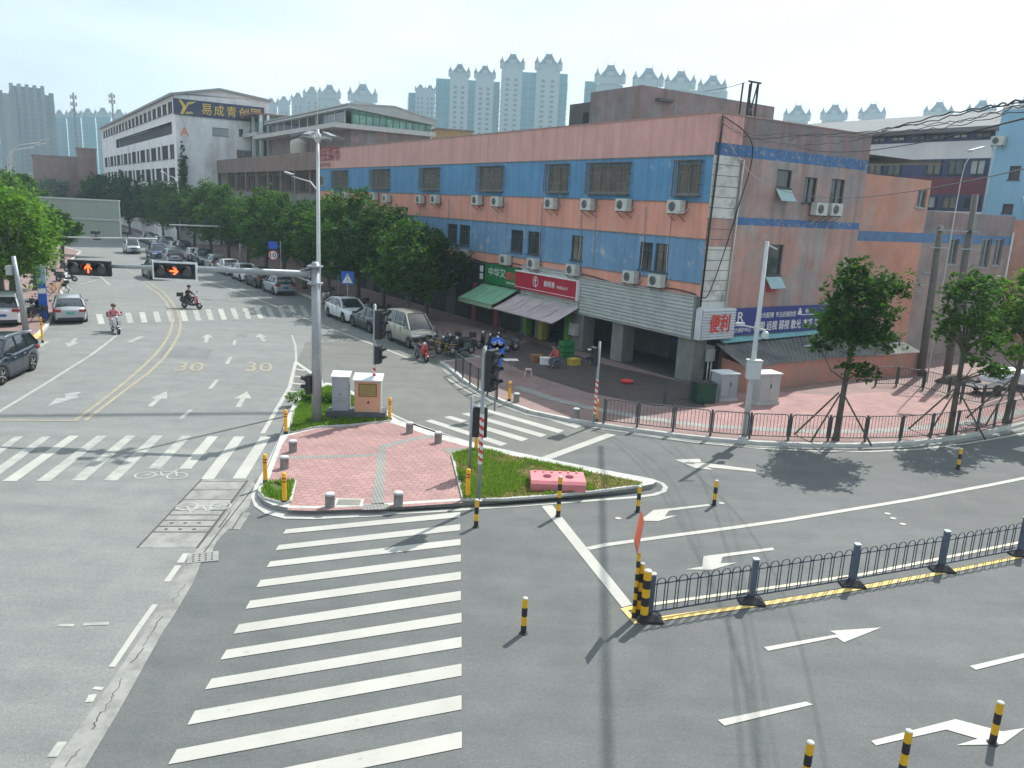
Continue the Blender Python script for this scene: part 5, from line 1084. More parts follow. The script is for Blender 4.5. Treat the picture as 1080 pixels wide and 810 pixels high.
# far trees either side of the end of the street
fp = tree('', (0, 0, 0), 9.5, 2.4, 4.2, 91, 5500, .55, LEAFD, (0, 0), 'trees at the far end of the street', .2, 13, 0, .9); f_used = False
for i, (u, v) in enumerate([(-4, 124), (-7, 134), (-10, 146), (-4, 158), (-9, 172), (-27, 130), (-30, 145), (-27, 165), (-15, 205), (-20, 222), (-34, 205), (-2, 190)]):
    o = fp if not f_used else copy_tree(fp); f_used = True
    place(o, FM.W(u, v, 0), i*2.1, 'hazy dark tree at the far end of the street, %s counting outward' % ORD[i], 'trees at the far end of the street'); o.scale = (1+.06*(i % 4),)*3
# hanging creeper on the white gable
cm = crown_mesh([(0, 0, z, .75, 1.3) for z in np.arange(4, 13, 1.0)]+[(.1, 0, 14, .4, 1.6)], 2600, .4, LEAFD, 5); o = bpy.data.objects.new('creeper', cm); COL.objects.link(o)
q = FM.W(FM.ony(192, 180, YW)[0], YW-.5, 0); o.location = q; tag(o, 'dark creeper climbing the white gable below the letter A', 'climbing plant')
# shrub clump on the island beside the cabinets
cm = crown_mesh([(0, 0, .35, .4, .8), (.35, .2, .3, .35, .8), (-.3, .3, .3, .3, .8)], 1500, .10, LEAFB, 8); o = bpy.data.objects.new('island_shrub', cm); COL.objects.link(o); o.location = G(351, 427, HK); tag(o, 'bright green weedy shrub between the pole and the grey cabinet on the island', 'shrub')
cm = crown_mesh([(0, 0, .28, .35, .8), (-.35, .1, .25, .4, .8), (-.8, -.1, .2, .3, .8)], 1500, .09, LEAFB, 9); o = bpy.data.objects.new('island_shrub', cm); COL.objects.link(o); o.location = G(330, 425, HK); tag(o, 'low weedy shrub at the island tip left of the signal pole', 'shrub')
# ================================================================ BOLLARDS
BY = M('bollard yellow', (.72, .40, .015), .5, 0, .1, 3); BK = M('bollard black', (.025, .025, .028), .6); OR_ = M('bollard orange', (.78, .38, .01), .45, 0, .08, 3)
RFL = M('reflective red', (.35, .05, .02), .4); STN = M('stone grey', (.26, .26, .255), .9, 0, .22, 12, .3, 40); STT = M('stone top', (.44, .45, .45), .85, 0, .12, 8)
def bol_striped(h=.74, r=.055, n=4):
    t = thing('striped_bollard', '', 'bollard'); m = MB(); st = h/n
    for i in range(n): m.lathe([(r, i*st), (r, (i+1)*st)], (0, 0, 0), 14, BY if i % 2 else BK)
    m.lathe([(r, h), (r*.9, h+.012), (0, h+.02)], (0, 0, 0), 14, M('bollard cap', (.5, .5, .5), .5)); m.build('post', None, t)
    MB().lathe([(r+.03, 0), (r+.03, .015), (r, .02)], (0, 0, 0), 14).build('base_ring', BK, t); return t
sb = bol_striped(); sb4 = bol_striped(1.12, .06, 6)
def bol_orange(h=.84, r=.06):
    t = thing('orange_bollard', '', 'bollard'); m = MB(); m.lathe([(r, .06), (r, h-.02), (r*.8, h), (0, h+.01)], (0, 0, 0), 14); m.build('post', OR_, t)
    m = MB()
    for z in (h-.16, h-.24): m.lathe([(r+.002, z), (r+.002, z+.04)], (0, 0, 0), 14)
    m.build('reflective_band', RFL, t); MB().lathe([(r+.012, 0), (r+.012, .09), (r, .1)], (0, 0, 0), 14).build('base', BK, t); return t
ob = bol_orange()
def bol_stone(h=.38, r=.125):
    t = thing('stone_bollard', '', 'bollard'); MB().lathe([(r, 0), (r, h-.05), (r*1.02, h-.05)], (0, 0, 0), 18, STN).build('shaft', STN, t); MB().lathe([(r*1.02, h-.05), (r*1.02, h-.01), (r*.92, h), (0, h)], (0, 0, 0), 18).build('cap', STT, t); return t
stb = bol_stone()
def Gtop(px, py, h): g = G(px, py, h); return Vector((g.x, g.y, 0))
lst = [(sb, G(502, 556), 'standing in the road beside the near end of the crossing'), (sb, G(552, 668), 'standing alone in the open road right of the long crossing'), (sb, G(672.5, 540), 'near the island nose, left of the hooked arrow'), (sb, G(753, 533), 'at the tail of the upper hooked arrow'), (sb, G(1010, 495), 'by the curved railing under the second tree'),
       (sb, Gtop(855, 783, .74), 'leftmost of three at the bottom right edge'), (sb, Gtop(959, 771, .74), 'middle of three at the bottom right edge'), (sb, Gtop(1055.5, 741, .74), 'rightmost of three at the bottom right, over the bent arrow')]
f_ = True
for o_, q, lb in lst:
    o = sb if f_ else copy_tree(sb); f_ = False; place(o, q, 0, 'black and yellow striped bollard '+lb, 'striped bollards in the road')
place(sb4, G(588.5, 545), 0, 'tall black and yellow striped bollard in front of the pink water barrier'); sb4['group'] = 'tall striped posts'
o = copy_tree(sb4); place(o, G(678.5, 656), 0, 'thicker black and yellow striped post at the head of the median fence'); o.scale = (1.35, 1.35, 1.0)
o = copy_tree(sb4); place(o, G(672.5, 651), 0, 'thin striped post directly behind the red diamond sign post'); o.scale = (.8, .8, 1.05)
olst = [((301.5, 457.5), HK, 'at the left kerb of the island beside the grass'), ((280, 509.5), HK, 'at the left front corner of the island'), ((300, 531), HK, 'in the small grass corner of the island'), ((411, 443), HK, 'behind the island paving by the slip road'), ((502, 476), HK, 'behind the pedestrian signal at the grass corner'), ((493, 525.5), HK, 'at the front kerb below the pedestrian signal'),
        ((537, 423), .13, 'on the opposite sidewalk at the slip road crossing'), ((628.5, 444), .13, 'at the left end of the curved railing')]
f_ = True
for (a, b), z, lb in olst:
    o = ob if f_ else copy_tree(ob); f_ = False; place(o, G(a, b, z), 0, 'plain orange yellow bollard '+lb, 'orange bollards on the kerbs')
f_ = True
for (a, b), z, lb in [((309, 476.5), HK, 'nearest the signal pole'), ((300, 494), HK, 'second down the left side of the paving'), ((348, 534.5), HK, 'front left, beside the inspection cover'), ((420, 533), HK, 'front right, beside the tactile strip'), ((432, 456.5), HK, 'on the slip road side, left of two'), ((462, 467), HK, 'on the slip road side, right of two'), ((544.5, 424), .13, 'on the far sidewalk beside the orange bollard'), ((607.5, 440.5), .13, 'on the far sidewalk near the railing')]:
    o = stb if f_ else copy_tree(stb); f_ = False; place(o, G(a, b, z), 0, 'short round grey stone bollard '+lb, 'stone bollards')
# ================================================================ POLES AND SIGNALS
STEEL = M('galvanised steel', (.30, .325, .34), .5, .3, .12, 3); STEELL = M('pale painted steel', (.52, .54, .54), .5, .1, .08, 2); SIGB = M('signal housing', (.02, .022, .025), .45); LENS = M('signal lens off', (.05, .055, .06), .2, 0, .2, 3, spec=.8)
EMR = M('signal arrow lit', (.9, .2, .03), .5, emit=((1, .075, .015), 2.8)); SIGW = M('signal rim', (.75, .77, .78), .5)
WR = M('tape white', (.65, .65, .63), .6); RR = M('tape red', (.50, .05, .05), .6)
def barber(mb, r, z0, z1, n=14, pitch=.22, x=0, y=0):
    k = 14; rows_ = int((z1-z0)/.045); o = [[(x+r*math.cos(2*math.pi*j/k+0), y+r*math.sin(2*math.pi*j/k), z0+i*.045) for j in range(k)] for i in range(rows_+1)]
    for i in range(rows_):
        for j in range(k):
            ph = (i*.045/pitch + j/k) % 1.0
            mb.quad(o[i][j], o[i][(j+1) % k], o[i+1][(j+1) % k], o[i+1][j], RR if ph < .5 else WR)
def head3(parent, c, n=3, rot=0, vert=True, lit=None, s=.4, name='signal_head', rim=False, door=True):
    """signal head, lenses towards local -Y turned by rot; c = centre"""
    c = Vector(c); q = Matrix.Rotation(rot, 4, 'Z'); L_ = n*s; m = MB(); hw, hh = (s/2, L_/2) if vert else (L_/2, s/2)
    m.box(-hw-.03, hw+.03, -.02, .16, -hh-.03, hh+.03)
    if rim: m.box(-hw-.09, hw+.09, .0, .04, -hh-.09, -hh-.03, SIGW).box(-hw-.09, hw+.09, .0, .04, hh+.03, hh+.09, SIGW).box(-hw-.09, -hw-.03, .0, .04, -hh-.03, hh+.03, SIGW).box(hw+.03, hw+.09, .0, .04, -hh-.03, hh+.03, SIGW)
    m.mats = [SIGB]+[x for x in m.mats] if False else m.mats
    hd = MB(); hd.add(m.v, m.f, SIGB)
    if rim:
        hd.m = [0]*len(hd.f); hd.mi(SIGW)
        for i in range(6, len(hd.f)): hd.m[i] = 1
    o = hd.build(name, None, parent); o.matrix_local = Matrix.Translation(c) @ q
    for i in range(n):
        t = (i-(n-1)/2)*s; cx, cz = (0, -t) if vert else (t, 0); m = MB(); m.lathe([(0, -.035), (s*.38, -.03)], (cx, 0, cz), 20, LENS, 'y'); m.build('lens', None, o)
        v = MB(); rr = s*.42; pts = [(rr*math.cos(a), rr*math.sin(a)) for a in np.linspace(-.35, math.pi+.35, 14)]
        for a, b in zip(pts[:-1], pts[1:]): v.slab((cx+a[0], -.02, cz+a[1]), (cx+b[0], -.02, cz+b[1]), (cx+b[0], -.21 if b[1] > 0 else -.08, cz+b[1]), (cx+a[0], -.21 if a[1] > 0 else -.08, cz+a[1]), .008)
        v.build('visor', SIGB, o)
    return o
def arrow_lens(parent, cx, cz, s, up_=True):
    m = MB(); P = [(-.16, -1), (.16, -1), (.16, .25), (.75, -.3), (.75, .12), (0, .95), (-.75, .12), (-.75, -.3), (-.16, .25)]
    P = [(a*s, b*s) if up_ else (b*s, -a*s) for a, b in P]; m.add([(cx+a, -.045, cz+b) for a, b in P], [(0, 1, 2, 8), (2, 3, 4, 5), (8, 5, 6, 7), (2, 5, 8)]); m.build('lit_arrow', EMR, parent)
# main signal pole with long arm
mb_ = G(334, 446.5, HK+.03); ms = thing('signal_pole', 'thick grey pole on the island with a long arm carrying two red arrow signals', 'traffic signal', mb_)
ZA = 5.3
m = MB(); m.tube([(0, 0, -.1), (0, 0, 2.6), (0, 0, ZA+.3)], [.175, .15, .135], 18); m.lathe([(.135, ZA+.3), (.1, ZA+.36), (0, ZA+.38)], n=18); m.build('pole', STEEL, ms)
pA = AT(-20, 275, mb_.y-.3); dirA = Vector((-1, -.02, 0)).normalized()
def on_line_x(px, py):     # where a pixel ray crosses the vertical plane of the arm
    d = ray(px, py); n = Vector((-dirA.y, dirA.x, 0)); o = CP-Vector((mb_.x, mb_.y, 0)); t = -o.dot(n)/d.dot(n); return CP+d*t-Vector(mb_)
a1_ = on_line_x(325, 289); a2_ = on_line_x(212, 283.5); a3_ = on_line_x(70, 279.5)
m = MB(); m.tube([a1_, a2_, a3_], [.115, .085, .05], 12); m.build('arm', STEEL, ms)
m = MB(); m.box(-.55, -.18, -.06, .06, a1_.z-.1, a1_.z+.1); m.box(-.24, .22, -.2, .2, a1_.z-.33, a1_.z-.27).box(-.24, .22, -.2, .2, a1_.z+.24, a1_.z+.3); m.bar((-.9, 0, a1_.z), (-.2, 0, a1_.z+.22), .05); m.bar((-.9, 0, a1_.z), (-.2, 0, a1_.z-.25), .05); m.build('bracket', STEEL, ms)
for (pxa, pxb, py, upd) in [(73, 118.5, 282.5, True), (163.5, 208.5, 285.5, False)]:
    a, b = on_line_x(pxa, py), on_line_x(pxb, py); c = (a+b)/2; s = (b-a).length/3.25; o = head3(ms, c+Vector((0, -.13, 0)), 3, 0, False, None, s, rim=not upd); arrow_lens(o, 0, 0, s*.36, upd)
o = head3(ms, (-.32, .0, 1.42), 2, R(-90), True, None, .30, 'pedestrian_signal_head')
# lamp post behind it
lp = G(337, 427, HK); lpt = thing('lamp_post', 'tall pale lamp post with a ring of floodlights rising behind the signal pole', 'lamp post', lp)
m = MB(); m.tube([(0, 0, -.1), (0, 0, 5), (0, 0, 10.2)], [.09, .075, .055], 14); m.tube([(0, 0, 10.2), (0, 0, 11.6)], [.02, .008], 6); m.build('pole', STEELL, lpt)
m = MB(); m.lathe([(.08, 9.75), (.13, 9.85), (.13, 10.0), (.06, 10.1)], n=14); m.build('ring', STEELL, lpt)
for k in range(6):
    a = R(20+60*k); d = Vector((math.cos(a), math.sin(a), 0)); n_ = Vector((-d.y, d.x, 0)); c = d
    m = MB(); m.bar(d*.15+Vector((0, 0, 9.9)), d*.55+Vector((0, 0, 9.95)), .05, .05, STEELL); m.slab(d*.45-n_*.13+Vector((0, 0, 10.1)), d*.45+n_*.13+Vector((0, 0, 10.1)), d*.95+n_*.13+Vector((0, 0, 9.95)), d*.95-n_*.13+Vector((0, 0, 9.95)), -.08, M('floodlight housing', (.20, .21, .22), .5)); m.build('floodlight', None, lpt)
# small signal poles
def small_pole(name, label, base, h, heads, z=.0, rr=.055, stripe=(.75, 2.1), tilt=None):
    t = thing(name, label, 'traffic signal', base); m = MB(); m.tube([(0, 0, 0), (0, 0, h)], rr, 12); m.lathe([(rr, h), (rr*.6, h+.03), (0, h+.04)], n=12); m.lathe([(rr*2, 0), (rr*2, .03), (rr, .04)], n=12); m.build('pole', STEEL, t)
    if stripe: b = MB(); barber(b, rr+.004, *stripe); b.build('striped_wrap', None, t)
    for (c, n, rot, s) in heads: o = head3(t, c, n, rot, True, None, s); [MB().bar((0, 0, c[2]+dz), (c[0]*.8, c[1]*.8, c[2]+dz), .04).build('bracket', STEEL, t) for dz in (-.2, .2)]
    return t
b1 = G(504.8, 528, HK+.04); tl1 = small_pole('signal_pole', 'signal pole, red and white striped below, on the grass beside the blue bicycle sign', b1, 4.2, [((.27, -.03, 3.62), 3, R(62), .34)], stripe=(1.05, 2.45))
b2 = G(394.3, 440, HK+.04); small_pole('signal_pole', 'signal pole with red and white striped lower part right of the orange cabinet', b2, 4.15, [((.25, -.02, 3.45), 3, R(70), .33), ((.21, 0, 2.35), 2, R(80), .29)], stripe=(.8, 2.0))
b3 = G(626.5, 446, .13); small_pole('signal_pole', 'far signal pole with red and white striped base in front of the shaded shop columns', b3, 3.1, [((-.26, .05, 2.55), 2, R(-75), .32)], stripe=(.35, 1.7), rr=.05)
# pedestrian signal on a thin post: we see its closed back
pb = G(495, 498, HK+.04); pt = thing('pedestrian_signal', 'thin post with a black box backed pedestrian signal above the orange bollard', 'pedestrian signal', pb)
m = MB(); m.tube([(0, 0, 0), (0, 0, 2.35)], .045, 10); m.build('pole', STEEL, pt); m = MB(); m.box(.03, .47, -.02, .14, 1.1, 2.0); m.box(.06, .44, -.03, -.02, 1.16, 1.94); m.build('housing', SIGB, pt)
m = MB(); 
for zc2 in (1.77, 1.34): m.lathe([(.18, .14), (.18, .27)], (.25, 0, zc2), 16, None, 'y')
m.build('visor', SIGB, pt); MB().lathe([(.17, 2.04), (.17, 2.05), (0, 2.06)], (.25, .05, 0), 14).build('top_plate', STEEL, pt)
# bicycle sign next to tl1
SBLU = M('sign blue', (.02, .10, .50), .45, 0, .04, 2)
bsn = G(521.5, 434, .13); sgn = thing('bicycle_sign', 'round ended blue sign with a white bicycle and arrow beside the signal head', 'road sign', bsn); sgn.scale = (.95, 1, .83)
def disc(mb, cx, cz, r, y, mat=None, n=20, inner=0):
    if inner: mb.add([(cx+k*math.cos(a), y, cz+k*math.sin(a)) for k in (r, inner) for a in np.linspace(0, 2*math.pi, n, endpoint=False)], [(i, (i+1) % n, n+(i+1) % n, n+i) for i in range(n)], mat)
    else: mb.add([(cx+r*math.cos(a), y, cz+r*math.sin(a)) for a in np.linspace(0, 2*math.pi, n, endpoint=False)], [tuple(range(n))], mat)
def plate(mb, cx, cz, r, y, th=.03, n=24): mb.lathe([(0, y), (r, y), (r, y+th), (0, y+th)], (cx, 0, cz), n, None, 'y', False)
zb_ = 2.75
m = MB(); m.tube([(0, .06, 0), (0, .06, 3.6)], .04, 8); m.build('post', STEEL, sgn)
m = MB(); plate(m, 0, 3.25, .30, -.0); m.box(-.30, .30, .0, .03, 2.7, 3.25); m.box(-.22, .22, .0, .03, 1.95, 2.55); m.build('plate', SBLU, sgn)
m = MB()
for cx in (-.13, .13): disc(m, cx, 3.26, .072, -.01, None, 16, .054)
m.bar((-.12, -.01, 3.25), (-.03, -.01, 3.4), .02, .01); m.bar((-.03, -.01, 3.4), (.1, -.01, 3.4), .02, .01); m.bar((.12, -.01, 3.25), (.07, -.01, 3.46), .02, .01); m.bar((.0, -.01, 3.25), (.08, -.01, 3.4), .02, .01); m.bar((0, -.01, 2.8), (0, -.01, 2.98), .06, .01); m.add([(-.1, -.01, 2.95), (.1, -.01, 2.95), (0, -.01, 3.08)], [(0, 1, 2)]); m.build('symbol', WHT, sgn)
# diamond warning sign seen edge on by the fence head
dsn = thing('diamond_sign', 'red diamond shaped sign on a checked black and yellow post at the median end', 'road sign', G(668, 652), R(-109))
m = MB()
for i in range(10): m.lathe([(.04, i*.14), (.04, (i+1)*.14)], (0, 0, 0), 12, BY if i % 2 else BK)
m.build('post', None, dsn); m = MB(); s = .50; m.add([(0, -.05, 1.9-s), (s, -.05, 1.9), (0, -.05, 1.9+s-.1), (-s, -.05, 1.9), (0, -.03, 1.9-s), (s, -.03, 1.9), (0, -.03, 1.9+s-.1), (-s, -.03, 1.9)], [(0, 1, 2, 3), (7, 6, 5, 4), (0, 4, 5, 1), (1, 5, 6, 2), (2, 6, 7, 3), (3, 7, 4, 0)]); m.build('plate', M('sign orange red', (.55, .085, .03), .5, 0, .08, 2), dsn)
# crossing sign, speed sign
def signpost(name, label, base, h, face, rz=0):
    t = thing(name, label, 'road sign', base, rz); MB().tube([(0, .05, 0), (0, .05, h)], .04, 8).build('post', STEEL, t); return t
t = signpost('crossing_sign', 'blue square pedestrian crossing sign among the parked scooters under the trees', G(366.5, 330, .13), 2.6, None)
m = MB(); m.box(-.45, .45, 0, .03, 2.0, 2.9); m.build('plate', SBLU, t); m = MB(); m.add([(-.36, -.01, 2.1), (.36, -.01, 2.1), (0, -.01, 2.78)], [(0, 1, 2)]); m.build('triangle', WHT, t); m = MB(); m.bar((0, -.015, 2.35), (0, -.015, 2.55), .07, .01); m.bar((0, -.015, 2.37), (-.1, -.015, 2.2), .05, .01); m.bar((0, -.015, 2.37), (.1, -.015, 2.2), .05, .01); disc(m, 0, 2.61, .045, -.02); m.build('symbol', BK, t)
t = signpost('speed_limit_sign', 'round white speed limit sign with red rim below a blue plate', G(296.5, 308, .13), 4.2, None)
m = MB(); plate(m, -.6, 3.0, .42, -.02); m.build('plate', WHT, t); m = MB(); disc(m, -.6, 3.0, .42, -.03, None, 24, .33); m.build('rim', RR, t); m = MB(); text(m, '10', (-.84, -.03, 2.82), UX, UZ, .48, .36, None, .03); m.build('lettering', BK, t); m = MB(); m.box(-1.0, -.25, .0, .03, 3.5, 4.1); m.bar((-.6, .03, 3.1), (0, .05, 3.1), .05); m.bar((-.6, .03, 3.7), (0, .05, 3.7), .05); m.build('blue_plate', SBLU, t)
t = signpost('round_mirror', 'dark round traffic mirror on a post beside the crossing sign', G(357, 322, .13), 3.2, None)
m = MB(); plate(m, -.3, 3.1, .36, -.05, .08); m.build('mirror', M('mirror face', (.22, .16, .13), .3, .4), t)
# CCTV pole
cb = G(785, 461.5, .13); ct = thing('camera_pole', 'tall white pole with junction box and dome camera in front of the blue sign', 'camera pole', cb)
m = MB(); m.tube([(0, 0, 0), (0, 0, 3.2), (0, 0, 7.1)], [.115, .09, .06], 14); m.lathe([(.2, 0), (.2, .03), (.12, .04)], n=14); m.build('pole', STEELL, ct)
m = MB(); m.box(-.24, .24, -.27, .0, 2.25, 2.9); m.box(-.27, .27, -.3, .03, 2.9, 2.94); m.build('junction_box', STEELL, ct)
m = MB(); m.bar((0, 0, 4.05), (.3, -.1, 4.0), .06); m.lathe([(.13, 3.72), (.13, 3.88), (.08, 3.97), (0, 3.98)], (.28, -.1, 0), 14, STEELL); m.lathe([(0, 3.6), (.09, 3.64), (.12, 3.72)], (.28, -.1, 0), 14, SIGB); m.build('dome_camera', None, ct)
m = MB(); m.bar((0, 0, 4.05), (-.55, -.1, 4.15), .05); m.box(-.8, -.5, -.16, -.04, 4.12, 4.24); m.build('box_camera', STEELL, ct); m = MB(); m.bar((0, 0, 7.0), (.35, -.05, 6.85), .05); m.build('top_arm', STEELL, ct)
# roadside cabinets by the shed
CAB = M('cabinet grey', (.40, .42, .41), .5, .05, .08, 2)
def cabinet(name, label, base, rz, w_, d_, h_, mat, group=None, plinth=.15, pm=None):
    t = thing(name, label, 'cabinet', base, rz, group); MB().box(-w_/2-.04, w_/2+.04, -d_/2-.04, d_/2+.04, 0, plinth).build('plinth', pm or KERB, t)
    MB().box(-w_/2, w_/2, -d_/2, d_/2, plinth, plinth+h_).build('body', mat, t); MB().box(-w_/2-.05, w_/2+.05, -d_/2-.06, d_/2+.05, plinth+h_, plinth+h_+.05).build('top', M('cabinet top', (.62, .66, .66), .5), t)
    for s_ in (-1, 1): MB().box(*((-w_/2+.03, -.01) if s_ < 0 else (.01, w_/2-.03)), -d_/2-.015, -d_/2, plinth+.05, plinth+h_-.04).build('door', mat, t)
    MB().box(.03, .06, -d_/2-.04, -d_/2-.015, plinth+h_*.5, plinth+h_*.5+.18).build('handle', FRD, t); return t
cabinet('utility_cabinet', 'large grey cabinet right beside the white camera pole', G(804, 425, .13), R(20), 1.05, .75, 1.2, CAB)
cabinet('utility_cabinet', 'small grey cabinet between the corner column and the camera pole', G(762, 421, .13), R(20), .85, .8, 1.05, M('cabinet blue grey', (.34, .37, .39), .5, .05, .1, 2))
mt_ = thing('meter_box', 'small grey meter box with pipes on the side wall by the corner column', 'meter box', FM.W(.95, -.1, 0), R(33.45)); MB().box(-.25, .25, -.14, 0, 1.15, 1.75).build('box', CAB, mt_); MB().tube([(-.1, -.07, .1), (-.1, -.07, 1.15)], .035, 7).tube([(.12, -.07, .1), (.12, -.07, 1.15)], .035, 7).build('pipe', FRW, mt_)
mt_ = thing('bin', 'dark green mesh bin beside the corner column behind the railing', 'bin', G(741, 424, .13), R(10)); m = MB(); m.box(-.42, .42, -.35, .35, .05, .85); m.build('body', M('bin green', (.015, .06, .035), .7, 0, .3, 8, .4, 30), mt_); MB().box(-.45, .45, -.38, .38, .85, .9).build('lid', BK, mt_)
# island cabinets on one dark base
cb0, cb1 = G(361, 446, HK), G(396, 441.5, HK); cc = (cb0+cb1)/2; an = R(4)
bs_ = thing('cabinet_base', 'low dark stone plinth carrying the grey and the orange cabinet on the island', 'plinth', (cc.x-.15, cc.y+.35, HK), an); MB().box(-1.05, 1.05, -.38, .38, 0, .32).build('block', M('plinth dark', (.085, .09, .10), .8, 0, .25, 3), bs_)
q = Vector((cc.x-.15, cc.y+.35, HK+.322)); t = thing('signal_cabinet', 'grey signal control cabinet, left of the two on the island plinth', 'cabinet', q+Vector((-.56, -.04, 0)), an)
MB().box(-.30, .30, -.24, .24, 0, 1.28).build('body', M('cabinet cool grey', (.33, .36, .39), .5, .05, .08, 2), t); MB().slab((-.34, -.3, 1.28), (.34, -.3, 1.28), (.34, .28, 1.38), (-.34, .28, 1.38), .04).build('top', M('cabinet top', (.62, .66, .66), .5), t); MB().box(-.27, .27, -.255, -.24, .04, 1.22).build('door', M('cabinet cool grey', (.33, .36, .39), .5), t)
m = MB()
for z in (.3, .38, .46): m.box(-.2, .2, -.262, -.256, z, z+.02)
m.build('vent', M('vent shade', (.24, .26, .28), .6), t); MB().lathe([(0, -.275), (.025, -.27)], (0, 0, .62), 10, None, 'y').build('lock', FRD, t)
t = thing('signal_cabinet', 'orange painted cabinet with a yellowish louvre panel, right of the two on the island plinth', 'cabinet', q+Vector((.42, -.02, 0)), an); ORC = worn('cabinet orange', (.55, .29, .18), (.50, .36, .27), .38, 1.5, .55, soft=.15, var=.08)
MB().box(-.47, .47, -.28, .28, 0, 1.20).build('body', CAB, t); MB().box(-.45, .45, -.30, -.281, .02, 1.12).build('door', ORC, t); MB().slab((-.53, -.36, 1.20), (.53, -.36, 1.20), (.53, .32, 1.33), (-.53, .32, 1.33), .05).build('top', M('cabinet top', (.62, .66, .66), .5), t)
m = MB(); m.box(-.32, .34, -.312, -.302, .58, 1.06, M('louvre frame', (.20, .11, .05), .6))
for k in range(9): m.box(-.27, .29, -.322, -.313, .625+k*.045, .655+k*.045, M('louvre panel', (.33, .26, .09), .6))
m.build('louvre', None, t); m = MB(); m.add([(-.03, -.304, .33), (.09, -.304, .33), (.03, -.304, .44)], [(0, 1, 2)]); m.build('warning_mark', BK, t)
# pink water barrier lying on the grass
wbp = G(588, 517, HK+.05); t = thing('water_barrier', 'faded pink plastic water barrier lying on the grass tip of the island', 'barrier', wbp+Vector((0, .35, 0)), R(2)); PKB = M('barrier pink', (.60, .20, .22), .5, 0, .15, 2)
m = MB(); m.loft([[(x, -.48, .0), (x, -.5, .22), (x, -.42, .30), (x, .34+.04*math.sin(x*9), .33), (x, .46, .26), (x, .46, 0)] for x in (-.78, -.74, -.4, -.36, -.32, 0, .04, .4, .44, .74, .78)], None, False); m.build('body', PKB, t)
m = MB()
for cx in (-.3, .34): m.lathe([(0, .335), (.12, .332)], (cx, -.08, 0), 16)
m.build('hole', M('hole dark red', (.12, .02, .03), .8), t); m = MB()
for i in range(6): MB().box(-.66+.24*i, -.60+.24*i, .2, .28, .31, .36).build('lug', PKB, t)
# ================================================================ FENCES
FN = M('fence dark blue grey', (.065, .08, .11), .45, .3, .12, 4); FNP = M('fence post slate', (.09, .115, .165), .45, .2, .12, 4); FCAP = M('post cap', (.38, .42, .48), .4, .3)
mf = thing('median_fence', 'low dark blue metal median fence with looped bars and slate posts on weighted feet', 'fence', G(684, 653)); o0 = Vector(mf.location)
posts_px = [(684.5, 653)]; pp = [G(684.5, 653), G(792, 635), G(898, 617), G(992, 601), G(1075, 585)]
dlt = pp[4]-pp[3]; pp += [pp[4]+dlt*k for k in (1, 2, 3)]
for i, q in enumerate(pp):
    q = q-o0; m = MB(); m.box(q.x-.055, q.x+.055, q.y-.055, q.y+.055, .05, .98); o = m.build('post', FNP, mf)
    MB().box(q.x-.065, q.x+.065, q.y-.065, q.y+.065, .98, 1.01).build('cap', FCAP, o)
    m = MB(); m.loft([[(q.x-a, q.y-b, z), (q.x+a, q.y-b, z), (q.x+a, q.y+b, z), (q.x-a, q.y+b, z), (q.x-a, q.y-b, z)] for a, b, z in ((.26, .2, 0), (.26, .2, .05), (.1, .09, .16))], None, False); m.build('foot', M('rubber foot', (.025, .025, .03), .7), o)
for i in range(len(pp)-1):
    a, b = pp[i]-o0, pp[i+1]-o0; d = (b-a); L_ = d.length; d.normalize(); m = MB(); n = 9; u = (L_-.16)/n; z0, z1 = .16, .80
    def P_(s, z): return a+d*(.08+s)+Vector((0, 0, z))
    m.bar(P_(0, z0), P_(L_-.16, z0), .035, .04); m.bar(P_(0, z1-.04), P_(L_-.16, z1-.04), .02, .025)
    for k in range(n):
        s0, s1 = k*u+u*.14, (k+1)*u-u*.14; rr = (s1-s0)/2; pts = [P_(s0, z0), P_(s0, z1)]+[P_(s0+rr-rr*math.cos(t_), z1+rr*math.sin(t_)*.85) for t_ in np.linspace(.3, math.pi-.3, 6)]+[P_(s1, z1), P_(s1, z0)]
        m.tube(pts, .012, 5, cap=False); m.bar(P_(s1, z1-.02), P_(s1+u*.28, z1-.02), .02, .02) if k < n-1 else None
    m.build('panel', FN, mf)
# curved railing of framed barred panels
RL = M('railing dark', (.075, .085, .09), .5, .3, .15, 4)
def railing(name, label, P, h=.95, zg=.137, post_h=None, bars=12, feet=False):
    t = thing(name, label, 'railing', P[0]); o0 = Vector(P[0])
    for i, q in enumerate(P):
        c = Vector(q)-o0; m = MB(); m.box(c.x-.035, c.x+.035, c.y-.035, c.y+.035, 0, post_h or h+.04); m.build('post', RL, t)
    for i in range(len(P)-1):
        a, b = Vector(P[i])-o0, Vector(P[i+1])-o0; d = b-a; L_ = d.length; d.normalize()
        def Q(s, z): return a+d*s+Vector((0, 0, z))
        s0, s1 = .07, L_-.07; m = MB(); rr = .12; pts = [Q(s0, .12), Q(s0, h-rr)]+[Q(s0+rr-rr*math.cos(u), h-rr+rr*math.sin(u)) for u in (.4, .8, 1.2, 1.57)]+[Q(s1-rr+rr*math.sin(u), h-rr+rr*math.cos(u)) for u in (0, .4, .8, 1.2)]+[Q(s1, h-rr), Q(s1, .12)]
        m.tube(pts, .02, 6, cap=False); m.tube([Q(s0, .12), Q(s1, .12)], .018, 6)
        n = max(3, int((s1-s0)/.125))
        for k in range(1, n): s = s0+(s1-s0)*k/n; m.tube([Q(s, .12), Q(s, h-.02)], .009, 4, cap=False)
        m.build('panel', RL, t)
    return t
